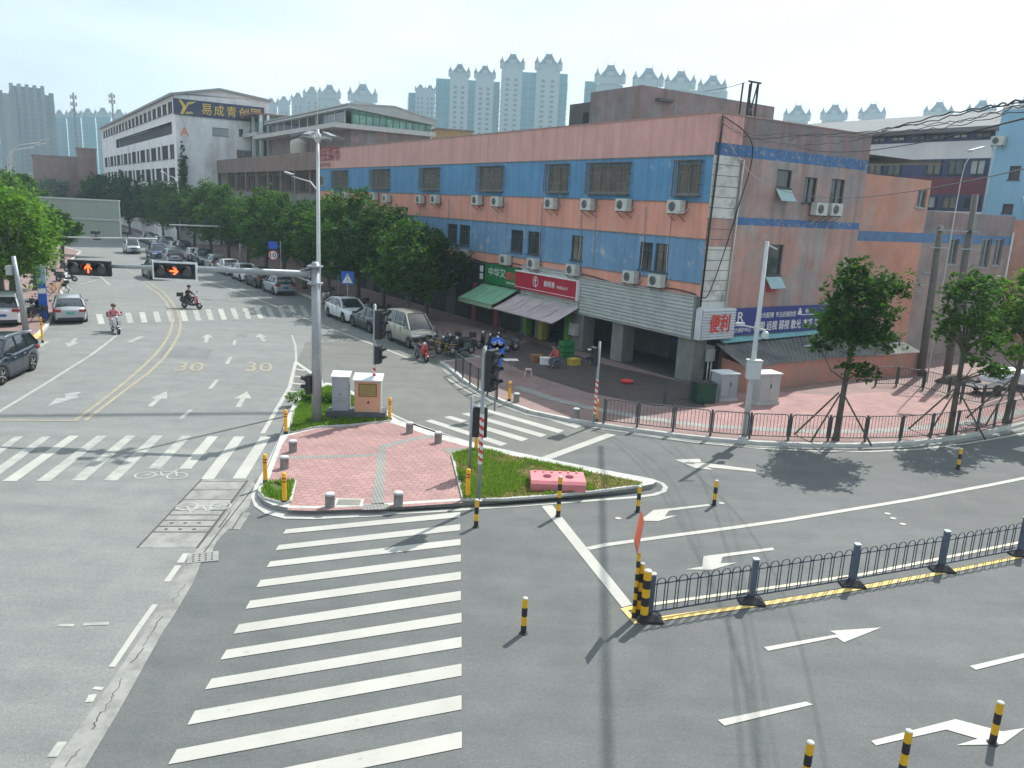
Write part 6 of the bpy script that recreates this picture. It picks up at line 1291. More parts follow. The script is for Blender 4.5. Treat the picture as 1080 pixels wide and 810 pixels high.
railing('curved_railing', 'long dark barred railing curving along the right sidewalk kerb', [G(x, y, .137) for x, y in [(636.5, 446.5), (671.7, 450.5), (709.5, 454.8), (749, 459.3), (790, 462.5), (831, 463.8), (873, 465), (912, 465.2), (949, 464.5), (981, 462), (1008, 458.5), (1030, 454.5), (1048, 450), (1066, 445.5), (1090, 438.5), (1120, 430), (1155, 419), (1195, 407)]])
railing('inner_railing', 'dark barred railing panels at the back of the pink plaza beside the shed wall', [G(x, y, .137) for x, y in [(923, 407), (945, 407), (973, 411), (1000, 418), (1013, 423.5), (1036, 427.5), (1064, 418), (1090, 410)]], .95)
railing('roadside_railing', 'dark railing at the slip road corner behind the signal pole, seen in shade', [G(x, y, .137) for x, y in [(480.5, 392), (488, 399), (495.5, 405), (504, 411), (514, 417.5), (524, 422)]], .95)
railing('entrance_railing', 'short railing in front of the dark shop entrance', [G(x, y, .137) for x, y in [(700, 426), (727, 423), (748, 424)]], .9)
# ================================================================ VEHICLES
CG = glassmat('car glass', (.02, .025, .03), .04, .2); TY = M('tyre', (.022, .022, .022), .85); RIM = M('alloy rim', (.45, .46, .47), .3, .7, .05); BLKP = M('black plastic', (.025, .026, .028), .55)
HL = M('headlight glass', (.50, .54, .56), .12, .2, .2, 5, spec=.8); TLR = M('tail light red', (.30, .012, .015), .2, 0, .1, 5, spec=.7); PLB = M('number plate', (.03, .09, .32), .5); PLG = M('number plate green', (.10, .38, .26), .5)
def paint(name, c, rough=.28, met=.25): return M('paint '+name, c, rough, met, .03, 1, spec=.5, coat=.6)
def wheel(parent, x, y, r, wd=.2):
    s = 1 if y > 0 else -1; w_ = MB(); w_.lathe([(r*.62, -wd/2), (r*.93, -wd/2), (r, -wd*.35), (r, wd*.35), (r*.93, wd/2), (r*.62, wd/2)], (x, y, r), 22, None, 'y'); o = w_.build('wheel', TY, parent)
    m = MB(); yo_ = y+s*wd*.42; m.lathe([(0, yo_-y+.0), (r*.16, yo_-y), (r*.16, yo_-y-s*.03), (r*.64, yo_-y-s*.07)], (x, y, r), 22, BLKP, 'y')
    for k in range(5):
        a = k*1.2566; m.slab((x+r*.1*math.cos(a-.5), yo_+s*.004, r+r*.1*math.sin(a-.5)), (x+r*.64*math.cos(a-.16), yo_, r+r*.64*math.sin(a-.16)), (x+r*.64*math.cos(a+.16), yo_, r+r*.64*math.sin(a+.16)), (x+r*.1*math.cos(a+.5), yo_+s*.004, r+r*.1*math.sin(a+.5)), .015, RIM)
    m.lathe([(r*.64, s*wd*.44), (r*.70, s*wd*.46), (r*.70, s*wd*.3)], (x, y, r), 22, RIM, 'y'); m.build('rim', None, o)
def interp(pts, x):
    for i in range(len(pts)-1):
        if pts[i][0] <= x <= pts[i+1][0]: t = (x-pts[i][0])/(pts[i+1][0]-pts[i][0]); return pts[i][1]+(pts[i+1][1]-pts[i][1])*t
    return pts[0][1] if x < pts[0][0] else pts[-1][1]
SPEC = dict(
 sedan=dict(L=4.65, W=1.8, r=.32, wb=(-1.36, 1.40), belt=[(-2.32, .80), (-2.28, .93), (-1.7, 1.0), (-.5, .95), (.9, .93), (1.6, .84), (2.1, .72), (2.32, .55)], gh=[(-2.0, .98), (-1.25, 1.36), (-.5, 1.44), (.05, 1.44), (.35, 1.40), (1.15, .93)], pil=(-.35, -1.15)),
 hatch=dict(L=4.25, W=1.78, r=.32, wb=(-1.3, 1.3), belt=[(-2.12, .75), (-2.08, .98), (-1.7, 1.04), (-.5, .98), (.75, .95), (1.4, .87), (1.9, .74), (2.12, .56)], gh=[(-2.05, 1.02), (-1.65, 1.45), (-.7, 1.53), (.0, 1.53), (.3, 1.48), (1.05, .96)], pil=(-.35, -1.2)),
 suv=dict(L=4.65, W=1.88, r=.37, wb=(-1.36, 1.38), belt=[(-2.32, .85), (-2.27, 1.05), (-1.8, 1.12), (-.5, 1.06), (.9, 1.04), (1.6, .98), (2.15, .85), (2.32, .6)], gh=[(-2.22, 1.10), (-1.75, 1.60), (-.8, 1.69), (.0, 1.69), (.35, 1.63), (1.15, 1.05)], pil=(-.35, -1.25)),
 van=dict(L=4.0, W=1.62, r=.29, wb=(-1.2, 1.28), belt=[(-2.0, .9), (-1.97, 1.12), (-1.0, 1.12), (.8, 1.12), (1.35, 1.0), (1.75, .92), (1.95, .75), (2.0, .5)], gh=[(-1.99, 1.1), (-1.88, 1.76), (-1.0, 1.87), (.2, 1.87), (.55, 1.80), (1.38, 1.0)], pil=(.35, -.75)),
 pickup=dict(L=5.2, W=1.85, r=.38, wb=(-1.5, 1.6), belt=[(-2.6, .95), (-2.58, 1.05), (-.6, 1.05), (-.5, 1.1), (1.3, 1.1), (2.0, 1.02), (2.45, .9), (2.6, .6)], gh=[(-.45, 1.1), (-.35, 1.7), (.0, 1.78), (.5, 1.78), (.75, 1.7), (1.4, 1.1)], pil=(.3, .3)))
def make_car(kind, pm, label, group=None, name='parked_car', rack=False, plate=PLB):
    s = SPEC[kind]; L_, W_, r = s['L'], s['W'], s['r']; t = thing(name, label, {'suv': 'car', 'van': 'van', 'pickup': 'truck'}.get(kind, 'car'), (0, 0, 0), 0, group); hw = W_/2
    xs = sorted({*np.linspace(-L_/2, L_/2, 24).round(3).tolist(), *[round(wx+(r+.06)*math.cos(a), 3) for wx in s['wb'] for a in np.linspace(0, math.pi, 11)]}); secs = []
    for x in xs:
        e = abs(x)/(L_/2); w_ = hw*(1-.17*e**5); zt = interp(s['belt'], x); zb = .20+(.10 if e > .97 else 0)
        for wx in s['wb']:
            if abs(x-wx) < r+.06: zb = max(zb, r+math.sqrt(max(0, (r+.06)**2-(x-wx)**2)))
        zs = [zb, max(zb+.01, zb+(zt-zb)*.18), max(zb+.02, zb+(zt-zb)*.55), max(zb+.03, zt-.07), zt]; ws = [w_*.95, w_, w_*1.0, w_*.975, w_*.90]
        h = [(x, -a, z) for a, z in zip(ws, zs)]+[(x, -w_*.5, zt+.025), (x, 0, zt+.035), (x, w_*.5, zt+.025)]+[(x, a, z) for a, z in zip(ws[::-1], zs[::-1])]; secs.append(h)
    m = MB(); m.loft(secs, pm); m.build('body', None, t)
    u = MB(); u.box(-L_/2+.25, L_/2-.25, -hw*.8, hw*.8, .16, .34); 
    for wx in s['wb']: u.box(wx-r-.05, wx+r+.05, -hw*.86, hw*.86, .3, r*2+.06)
    u.build('underbody', BLKP, t)
    gh = s['gh']; gx = [p[0] for p in gh]; n = len(gh); gs = []
    def gsec(x, z, base): 
        k = min(1, max(0, (z-base)/(max(p[1] for p in gh)-base))); wt = hw*(.885-.20*k); return [(x, -hw*.885, base-.03), (x, -wt, z), (x, -wt*.8, z+.02*k), (x, 0, z+.035*k), (x, wt*.8, z+.02*k), (x, wt, z), (x, hw*.885, base-.03)]
    for x, z in gh: gs.append(gsec(x, z, min(interp(s['belt'], x), z)))
    g = MB(); g.loft(gs, CG, True, False); g.build('window_glass', None, t)
    # roof and pillars in body colour, a little proud of the glass
    rz = [(x, z) for x, z in gh[1:-1]]; ro = MB(); rs = []
    for x, z in rz:
        q = gsec(x, z, min(interp(s['belt'], x), z)); rs.append([(x, q[1][1]*1.012, z-.03), (x, q[1][1]*1.0, z+.022), (x, q[2][1], z+.05), (x, 0, z+.062), (x, -q[2][1], z+.05), (x, -q[1][1]*1.0, z+.022), (x, -q[1][1]*1.012, z-.03)])
    ro.loft(rs, pm, True, True); ro.build('roof', None, t)
    pl = MB()
    for sg_ in (-1, 1):
        b, tp = gh[-1], gh[-2]; 
        def gp_(i, top): x, z = gh[i]; q = gsec(x, z, min(interp(s['belt'], x), z)); return Vector(q[1] if top else q[0]) 
        for i, j in ((-1, -2), (0, 1)):
            a, b2 = gp_(i, True), gp_(j, True); a.y, b2.y = abs(a.y)*sg_*1.01, abs(b2.y)*sg_*1.01; pl.bar(a, b2+Vector((0, 0, .02)), .075, .05)
        for px_ in s['pil']:
            z = interp(gh, px_); q = gsec(px_, z, interp(s['belt'], px_)); a, b2 = Vector(q[0]), Vector(q[1]); a.y, b2.y = abs(a.y)*sg_*1.01, abs(b2.y)*sg_*1.01; pl.bar(a, b2, .035, .07, None, (1, 0, 0))
    pl.build('pillar', pm if kind != 'hatch' else pm, t)
    zf = interp(s['belt'], L_/2-.2); zr_ = interp(s['belt'], -L_/2+.1)
    for sg_ in (-1, 1):
        m = MB(); x0 = L_/2-.42; m.loft([[(x0, sg_*hw*.93, zf-.13), (x0, sg_*hw*.95, zf-.02), (x0, sg_*hw*.6, zf+.03)], [(L_/2-.16, sg_*hw*.88, zf-.17), (L_/2-.18, sg_*hw*.88, zf-.06), (L_/2-.2, sg_*hw*.5, zf-.03)], [(L_/2+.012, sg_*hw*.72, zf-.2), (L_/2+.012, sg_*hw*.72, zf-.09), (L_/2+.012, sg_*hw*.42, zf-.1)]], HL, True, False)
        m.box(L_/2-.1, L_/2+.014, min(sg_*hw*.45, sg_*hw*.80), max(sg_*hw*.45, sg_*hw*.80), zf-.2, zf-.09, HL); m.build('headlight', None, t)
        m = MB(); y0, y1 = sorted((sg_*hw*.52, sg_*hw*.86)); m.box(-L_/2-.012, -L_/2+.2, y0, y1, zr_-.22, zr_-.06); m.box(-L_/2+.05, -L_/2+.3, *sorted((sg_*hw*.86, sg_*hw*.945)), zr_-.2, zr_-.07); m.build('tail_light', TLR, t)
        m = MB(); xm = gh[-1][0]-.25; m.box(xm-.12, xm+.05, *sorted((sg_*hw*.98, sg_*(hw+.17))), interp(s['belt'], xm)+.02, interp(s['belt'], xm)+.15); m.build('mirror', pm, t)
        for xh in (-.75, .15): MB().box(xh, xh+.17, *sorted((sg_*hw*.97, sg_*hw*1.008)), interp(s['belt'], xh)-.16, interp(s['belt'], xh)-.135).build('door_handle', RIM if kind == 'suv' else pm, t)
        m = MB(); m.box(s['wb'][0]+r+.1, s['wb'][1]-r-.1, *sorted((sg_*hw*.93, sg_*hw*1.01)), .2, .29); m.build('sill', BLKP, t)
        for xg in (.35 if kind != 'van' else .3, -.45): 
            z0_, z1_ = .33, interp(s['belt'], xg)-.04; dm = MB(); dm.box(xg-.006, xg+.006, *sorted((sg_*hw*.97, sg_*hw*1.003)), z0_, z1_); dm.build('door_gap', BLKP, t)
    m = MB(); m.box(L_/2-.08, L_/2+.018, -hw*.42, hw*.42, zf-.22, zf-.08); m.box(L_/2-.1, L_/2+.012, -hw*.55, hw*.55, .26, .40); m.build('grille', BLKP, t)
    m = MB(); m.box(-L_/2-.015, -L_/2+.1, -hw*.75, hw*.75, .24, .40); m.build('rear_bumper', BLKP, t)
    MB().box(L_/2+.012, L_/2+.03, -.22, .22, .42, .56).box(-L_/2-.03, -L_/2-.012, -.22, .22, .58, .72).build('number_plate', plate, t)
    if rack or kind == 'suv':
        m = MB()
        for sg_ in (-1, 1): m.tube([(-1.6, sg_*hw*.66, gh[1][1]+.06), (-1.3, sg_*hw*.67, gh[2][1]+.06), (.1, sg_*hw*.67, gh[3][1]+.09), (.3, sg_*hw*.66, gh[3][1]+.04)], .02, 6)
        m.build('roof_rail', RIM, t)
    for wx in s['wb']:
        for sg_ in (-1, 1): wheel(t, wx, sg_*(hw-.10), r)
    return t
def carw(o, q, ang): o.location = (q.x, q.y, q.z); o.rotation_euler = (0, 0, ang); return o
ST = R(33.45+90)            # heading up the street
def uv(px, py, u): l = FM.L(G(px, py)); return FM.W(u, l[1], 0)
SILV = paint('silver', (.42, .44, .47), .3, .5); WHP = paint('white', (.62, .63, .63), .3, 0); DKG = paint('dark grey', (.05, .052, .058)); NVY = paint('dark navy', (.022, .035, .055)); BEI = paint('champagne', (.36, .355, .29), .35, .4); BLK2 = paint('black', (.012, .012, .014)); BLU = paint('blue', (.03, .05, .14)); SLVG = paint('silver green', (.40, .44, .42), .35, .4)
GR = 'cars parked along the right kerb'
carw(make_car('van', BEI, 'champagne coloured small van parked last in the row facing the junction', GR, 'parked_van'), uv(424, 363, -7.95), ST+math.pi)
carw(make_car('sedan', DKG, 'dark grey sedan parked tail first between the white sedan and the van', GR), uv(381, 348, -7.95), ST)
carw(make_car('sedan', WHP, 'white sedan parked facing the camera in front of the dark grey one', GR), uv(352, 337, -7.95), ST+math.pi)
carw(make_car('hatch', SILV, 'silver white hatchback showing its rear just before the far crossing', GR, rack=True), uv(291, 309, -8.1), ST)
carw(make_car('suv', BLK2, 'black car half hidden beyond the silver hatchback', GR), uv(268, 302, -8.1), ST)
carw(make_car('hatch', WHP, 'white hatchback with reddish decal beyond the black car', GR), uv(246, 295.5, -8.1), ST+math.pi)
carw(make_car('sedan', WHP, 'white sedan just right of the lit right arrow signal', GR), uv(227, 289, -8.1), ST+math.pi)
prev = FM.L(uv(227, 289, -8.1))[1]
cols = [('hatch', SLVG), ('suv', DKG), ('sedan', SILV), ('van', BLK2), ('sedan', SLVG), ('suv', BLU), ('hatch', WHP), ('sedan', DKG), ('hatch', SILV)]
cn = ['silver green hatchback', 'dark grey estate', 'silver sedan', 'black van', 'pale green sedan', 'blue four wheel drive', 'white hatchback', 'dark sedan', 'silver hatchback']
for i, (k, pm) in enumerate(cols): carw(make_car(k, pm, cn[i]+', %s beyond the white sedan by the right arrow signal' % ORD[i], GR), FM.W(-8.2, prev+5.6*(i+1), 0), ST+(math.pi if i % 2 else 0))
carw(make_car('suv', BLK2, 'black car driving away behind the lit right arrow signal', name='moving_car'), (lambda l: FM.W(l[0], l[1], 0))(FM.L(G(165.5, 293))), ST+.06)
carw(make_car('pickup', BLU, 'blue pickup truck driving down the street below the far camera arm', name='pickup_truck'), G(166, 273), ST+math.pi)
carw(make_car('hatch', SILV, 'silver car far up the street beside the blue pickup', name='moving_car'), G(181, 276.5), ST)
carw(make_car('van', SLVG, 'pale green van far up the street behind the pickup', name='moving_van'), G(139, 267), ST+math.pi)
sv = make_car('suv', NVY, 'dark navy four wheel drive entering at the left edge with silver roof rails', name='moving_car'); carw(sv, Vector((-21.6, 31.75, 0)), R(-81))
carw(make_car('sedan', SILV, 'silver electric sedan with a green plate parked at the left kerb', name='parked_car', plate=PLG), G(75, 342)+2.3*Vector((math.cos(ST-.05), math.sin(ST-.05), 0)), ST-.05)
carw(make_car('suv', WHP, 'white car parked on the left sidewalk under the big tree', name='parked_car'), G(3, 345, .12)+2.3*Vector((math.cos(ST-.1), math.sin(ST-.1), 0)), ST-.1)
# ---- scooters and riders
def skin_obj(name, V, E, Rr, mat, parent, sub=2):
    me = bpy.data.meshes.new('s'); me.from_pydata(V, E, []); ob = bpy.data.objects.new('s', me); COL.objects.link(ob)
    md = ob.modifiers.new('k', 'SKIN'); sk = me.skin_vertices[0].data
    for i, r_ in enumerate(Rr): sk[i].radius = (r_, r_) if not isinstance(r_, tuple) else r_
    sk[0].use_root = True; ob.modifiers.new('u', 'SUBSURF').levels = sub
    dg = bpy.context.evaluated_depsgraph_get(); dg.update(); m2 = bpy.data.meshes.new_from_object(ob.evaluated_get(dg)); bpy.data.objects.remove(ob)
    for p in m2.polygons: p.use_smooth = True
    m2.materials.clear(); m2.materials.append(mat); o = bpy.data.objects.new(name, m2); COL.objects.link(o); o.parent = parent; return o
SK = M('skin', (.42, .25, .17), .6, 0, .04); HAIR = M('hair black', (.015, .013, .012), .6)
def person(label, top, trs, hip=(0, 0, .78), lean=.12, feet=((.28, -.12, .32), (.28, .12, .32)), hands=((.45, -.24, .98), (.45, .24, .98)), helmet=None, group=None, shoe=None, knee=(.42, .16)):
    """seated figure, facing local +X; hip is the seat height"""
    t = thing('person', label, 'person'); h = Vector(hip); ch = h+Vector((lean*.6, 0, .34)); nk = h+Vector((lean, 0, .52)); hd = h+Vector((lean+.05, 0, .70)); tp = hd+Vector((.01, 0, .12))
    V = [h, h+Vector((lean*.3, 0, .17)), ch, nk, hd, tp]; E = [(0, 1), (1, 2), (2, 3), (3, 4), (4, 5)]; Rr = [(.15, .12), (.135, .11), (.16, .115), .055, .095, .07]
    for i, s in enumerate((-1, 1)):
        sh_ = ch+Vector((.0, s*.19, .08)); el = sh_.lerp(Vector(hands[i]), .5)+Vector((-.06, s*.07, -.09)); ha = Vector(hands[i]); b = len(V); V += [sh_, el, ha.lerp(el, .15), ha]; E += [(2, b), (b, b+1), (b+1, b+2), (b+2, b+3)]; Rr += [.058, .043, .030, .028]
        # fingers curled over the grip
        for f in range(4):
            c = len(V); o_ = Vector((.015, (f-1.5)*.020, .02)); V += [ha+o_+Vector((.05, 0, .008)), ha+o_+Vector((.075, 0, -.035))]; E += [(b+3, c), (c, c+1)]; Rr += [.0095, .008]
        c = len(V); V += [ha+Vector((.02, -s*.045, -.02)), ha+Vector((.055, -s*.05, -.035))]; E += [(b+3, c), (c, c+1)]; Rr += [.011, .009]
        ft = Vector(feet[i]); kn = Vector((h.x+knee[0], s*knee[1], h.z-.03)); b = len(V); V += [h+Vector((.02, s*.09, -.02)), kn, ft+Vector((-.02, 0, .07)), ft+Vector((.14, 0, .03))]; E += [(0, b), (b, b+1), (b+1, b+2), (b+2, b+3)]; Rr += [.085, .06, .04, .035]
    skin_obj('body', [tuple(v) for v in V], E, Rr, SK, t)
    # clothes follow the same skeleton, a little larger
    V2 = V[:4]; E2 = [(0, 1), (1, 2), (2, 3)]; R2 = [(.168, .138), (.155, .13), (.18, .135), .07]; V2 = V2[:3]+[nk-Vector((0, 0, .03))]
    for i, s in enumerate((-1, 1)):
        sh_ = ch+Vector((.0, s*.19, .08)); el = sh_.lerp(Vector(hands[i]), .5)+Vector((-.06, s*.07, -.09)); b = len(V2); V2 += [sh_, el, el.lerp(Vector(hands[i]), .75)]; E2 += [(2, b), (b, b+1), (b+1, b+2)]; R2 += [.075, .058, .042]
    skin_obj('jacket', [tuple(v) for v in V2], E2, R2, top, t)
    V3 = [h]; E3 = []; R3 = [(.17, .14)]
    for i, s in enumerate((-1, 1)):
        ft = Vector(feet[i]); kn = Vector((h.x+knee[0], s*knee[1], h.z-.03)); b = len(V3); V3 += [h+Vector((.04, s*.09, -.01)), kn, kn.lerp(ft+Vector((-.02, 0, .09)), .9)]; E3 += [(0, b), (b, b+1), (b+1, b+2)]; R3 += [.1, .075, .055]
    skin_obj('trousers', [tuple(v) for v in V3], E3, R3, trs, t)
    m = MB()
    for i in (0, 1): ft = Vector(feet[i]); m.loft([[(ft.x+x, ft.y-w_, ft.z), (ft.x+x, ft.y-w_, ft.z+hh), (ft.x+x, ft.y, ft.z+hh+.015), (ft.x+x, ft.y+w_, ft.z+hh), (ft.x+x, ft.y+w_, ft.z)] for x, w_, hh in ((-.08, .035, .05), (0, .045, .08), (.1, .048, .05), (.19, .03, .03))])
    m.build('shoe', shoe or BLKP, t)
    m = MB(); 
    for s in (-1, 1): m.lathe([(0, .012), (.012, .006), (.014, 0)], (hd.x+.088, s*.033, hd.z+.015), 8, HAIR, 'x'); m.lathe([(.022, -.01), (.02, .012), (0, .014)], (hd.x, s*.098, hd.z-.005), 8, SK, 'y')
    m.add([(hd.x+.09, -.014, hd.z-.02), (hd.x+.09, .014, hd.z-.02), (hd.x+.115, 0, hd.z-.022), (hd.x+.088, 0, hd.z+.02)], [(0, 1, 2), (0, 2, 3), (1, 3, 2)], SK); m.box(hd.x+.08, hd.x+.094, -.022, .022, hd.z-.052, hd.z-.043, M('lips', (.35, .12, .1), .6)); m.build('face', None, t)
    m = MB(); pr = [(0, .155)]+[(.118*math.cos(a)+.012, .155*math.sin(a)) for a in np.linspace(1.3, 0.0, 6)]
    m.lathe([(a*1.08, b_+(.0 if helmet else -.012)) for a, b_ in pr], (hd.x-.012, 0, hd.z+.015), 16); m.build('helmet' if helmet else 'hair', helmet or HAIR, t)
    return t
def scooter(label, pm, front=None, box=True, group=None, name='scooter'):
    t = thing(name, label, 'scooter', (0, 0, 0), 0, group)
    for x in (-.55, .62):
        w_ = MB(); w_.lathe([(.16, -.045), (.215, -.045), (.235, 0), (.215, .045), (.16, .045)], (x, 0, .235), 18, None, 'y'); o = w_.build('wheel', TY, t); m = MB(); m.lathe([(0, .03), (.05, .035), (.165, .02), (.165, -.02), (.05, -.035), (0, -.03)], (x, 0, .235), 16, None, 'y'); m.build('rim', RIM, o)
    m = MB(); m.loft([[(x, -w_, z0), (x, -w_*.95, z1), (x, 0, z1+.03), (x, w_*.95, z1), (x, w_, z0)] for x, w_, z0, z1 in ((-.86, .06, .55, .68), (-.75, .13, .42, .72), (-.45, .17, .36, .72), (-.12, .14, .26, .68), (-.02, .13, .22, .34), (.30, .13, .22, .33), (.40, .10, .25, .5))]); m.build('body', pm, t)
    m = MB(); m.loft([[(x, -w_, z), (x+.05, 0, z), (x, w_, z)] for x, w_, z in ((.36, .10, .28), (.42, .19, .48), (.40, .20, .75), (.33, .13, .98))], None, True, False); m.loft([[(x-.04, -w_, z), (x+.0, 0, z), (x-.04, w_, z)] for x, w_, z in ((.36, .10, .28), (.42, .19, .48), (.40, .20, .75), (.33, .13, .98))], None, True, False); m.build('leg_shield', front or pm, t)
    m = MB(); m.loft([[(x, -w_, .74), (x, -w_*.8, z), (x, w_*.8, z), (x, w_, .74)] for x, w_, z in ((-.78, .08, .78), (-.6, .14, .82), (-.3, .15, .80), (-.08, .09, .77))]); m.build('seat', BLKP, t)
    m = MB(); m.tube([(.63, .0, .24), (.48, 0, .6), (.34, 0, 1.0)], .03, 8); m.tube([(.26, -.33, 1.05), (.33, -.12, 1.02), (.33, .12, 1.02), (.26, .33, 1.05)], .018, 6); m.build('handlebar', BLKP, t)
    m = MB(); m.lathe([(0, .05), (.075, .03), (.085, -.05)], (.41, 0, .92), 14, None, 'x'); m.build('headlight', HL, t)
    m = MB(); m.lathe([(0, -.02), (.05, -.02), (.05, .0), (0, 0)], (.30, .27, 1.18), 10, None, 'x'); m.lathe([(0, -.02), (.05, -.02), (.05, .0), (0, 0)], (.30, -.27, 1.18), 10, None, 'x'); m.tube([(.28, .27, 1.05), (.30, .27, 1.16)], .008, 5); m.tube([(.28, -.27, 1.05), (.30, -.27, 1.16)], .008, 5); m.build('mirror', BLKP, t)
    m = MB(); m.loft([[(.38, -.06, .44), (.38, 0, .5), (.38, .06, .44)], [(.62, -.07, .46), (.62, 0, .51), (.62, .07, .46)], [(.84, -.05, .32), (.84, 0, .36), (.84, .05, .32)]], None, True, False); m.build('front_fender', front or pm, t)
    if box: m = MB(); m.box(-1.02, -.72, -.17, .17, .80, 1.06); m.build('top_box', BLKP, t)
    MB().box(-.9, -.86, -.07, .07, .55, .62).build('tail_light', TLR, t)
    return t
PNK = M('clothes pink', (.60, .20, .24), .8, 0, .15, 8); PNL = M('clothes pale pink', (.58, .38, .38), .8, 0, .15, 8); BKC = M('clothes black', (.02, .02, .024), .85); PNS = paint('pink', (.55, .22, .26)); WHS = paint('scooter white', (.55, .56, .56)); REDS = paint('red', (.50, .05, .04)); BKS = paint('scooter black', (.02, .02, .022))
q = G(122, 351); a = math.atan2(-q.y, -q.x)+.25
carw(scooter('white scooter ridden towards the camera in the left lane', WHS), q, a); carw(person('person in pink clothes and dark helmet riding the white scooter', PNK, PNL, helmet=M('helmet brown', (.07, .03, .03), .3)), q+Vector((-.30*math.cos(a), -.30*math.sin(a), 0)), a)
q = G(202, 325.5); a = math.atan2(-q.y, -q.x)+.95
carw(scooter('pink and black scooter near the far crossing', BKS, PNS), q, a); carw(person('person in black riding the pink scooter near the far crossing', BKC, BKC, helmet=BKC), q+Vector((-.30*math.cos(a), -.30*math.sin(a), 0)), a)
carw(scooter('red fronted scooter parked at the front corner of the van', BKS, REDS), G(444.5, 380), R(-60))
rs_ = random.Random(3); SG = 'scooters parked in the shade by the shops'  # mostly black paint on these stands in for the deep shade
for i, (px, py, c) in enumerate([(466, 370, BKS), (474, 373, BKS), (482, 371, BKS), (488, 374, BKS), (515, 367, BKS), (524, 371, BKS), (533, 369, BKS), (404, 340, BKS), (396, 338, WHS), (386, 334, BKS), (377, 331, REDS), (352, 322, BKS), (340, 318, WHS)]):
    carw(scooter('%s scooter parked in the shade, %s of the row from the shop signs' % ({id(BKS): 'black', id(WHS): 'white', id(REDS): 'red'}[id(c)], ORD[i]), c, None, i % 2 == 0, SG, 'parked_scooter'), G(px, py, .13), R(rs_.uniform(180, 240)))
for i, (px, py) in enumerate([(70, 297), (36, 334), (41, 331), (77, 287)]):
    carw(scooter('dark scooter parked by the left kerb, %s of four' % ORD[i], BKS, None, True, 'scooters by the left kerb', 'parked_scooter'), G(px, py, .12), R([20, 80, 95, 10][i]))
YBK = M('bicycle ochre', (.30, .19, .03), .6)
# yellow shared bicycles
def bicycle(label, c, group):
    t = thing('shared_bicycle', label, 'bicycle', (0, 0, 0), 0, group)
    for x in (-.52, .52):
        m = MB(); m.tube([(x+.32*math.cos(u), 0, .33+.32*math.sin(u)) for u in np.linspace(0, 6.283, 19)], .02, 5, cap=False); o = m.build('wheel', TY, t); m = MB()
        for k in range(8): m.bar((x, 0, .33), (x+.31*math.cos(k*.785), 0, .33+.31*math.sin(k*.785)), .006)
        m.build('spoke', RIM, o)
    m = MB()
    for a_, b_ in (((-.52, .33), (-.12, .30)), ((-.12, .30), (-.22, .78)), ((-.22, .74), (.36, .80)), ((-.12, .30), (.36, .72)), ((.52, .33), (.34, .92)), ((-.52, .33), (-.21, .70))): m.tube([(a_[0], 0, a_[1]), (b_[0], 0, b_[1])], .02, 6)
    m.build('frame', c, t); MB().box(-.34, -.10, -.07, .07, .86, .92).bar((-.22, 0, .78), (-.22, 0, .87), .03).build('saddle', BLKP, t); m = MB(); m.tube([(.28, -.28, 1.0), (.34, 0, .98), (.28, .28, 1.0)], .015, 6); m.bar((.34, 0, .92), (.34, 0, .98), .03); m.build('handlebar', BLKP, t); m = MB(); m.box(.42, .72, -.16, .16, .68, .90); m.build('basket', BLKP, t); MB().box(-.8, -.3, -.04, .04, .66, .68).build('mudguard', c, t); return t
for i, (px, py, c, an_) in enumerate([(59, 312, OR_, 40), (62, 309, OR_, 55), (466, 377, YBK, 200), (456, 372, YBK, 210), (38, 340, BLKP, 70)]):
    carw(bicycle('%s bicycle %s' % ('dark' if c is BLKP else 'yellow shared', ['by the kerb under the left tree, nearer one', 'by the kerb under the left tree, farther one', 'among the scooters beside the van, right one', 'among the scooters beside the van, left one', 'parked behind the pale lamp post'][i]), c, 'shared bicycles'), G(px, py, .12), R(an_))
# ---- street vendor corner under the awnings
t = thing('folding_table', 'small white folding table on the shaded pavement by the blue sign', 'table', G(538, 393, .13), R(15)); MB().box(-.35, .35, -.22, .22, .62, .65).build('tabletop', WHT, t); 
for s in (-1, 1): MB().bar((-.28, s*.18, 0), (.28, s*.18, .62), .02).bar((.28, s*.18, 0), (-.28, s*.18, .62), .02).build('leg', RIM, t)
t = thing('plastic_stool', 'small pale pink plastic stool right of the white folding table', 'stool', G(557, 397, .13)); m = MB(); m.loft([[(a*.17, -.17, z), (a*.17, .17, z)] for a, z in ((-1, .36), (1, .36))], None, False, False); MB().box(-.15, .15, -.15, .15, .33, .37).build('seat', PNL, t)
for sx in (-1, 1):
    for sy in (-1, 1): MB().bar((sx*.17, sy*.17, 0), (sx*.12, sy*.12, .34), .04).build('leg', PNL, t)
carw(person('person in a red top crouched on a low stool beside the green crate', M('clothes red', (.48, .09, .08), .8), M('clothes blue grey', (.10, .14, .20), .85), hip=(0, 0, .42), lean=.28, feet=((.42, -.14, 0), (.42, .14, 0)), hands=((.48, -.12, .55), (.48, .12, .55)), knee=(.40, .18)), G(588, 387, .14), R(215))
t = thing('low_stool', 'low wooden stool under the person in the red top', 'stool', G(588, 387, .14)); MB().box(-.17, .17, -.15, .15, .24, .29).build('seat', BARK, t); MB().box(-.14, -.1, -.13, .13, 0, .24).box(.1, .14, -.13, .13, 0, .24).build('leg', BARK, t)
t = thing('plastic_crate', 'green plastic crate stacked high against the grey shop wall', 'crate', G(597, 377, .14), R(30)); m = MB()
for k in range(3):
    z = k*.32; m.box(-.35, .35, -.25, -.22, z, z+.28).box(-.35, .35, .22, .25, z, z+.28).box(-.35, -.32, -.22, .22, z, z+.28).box(.32, .35, -.22, .22, z, z+.28).box(-.33, .33, -.23, .23, z, z+.03)
m.build('box', M('crate green', (.02, .17, .05), .6), t)
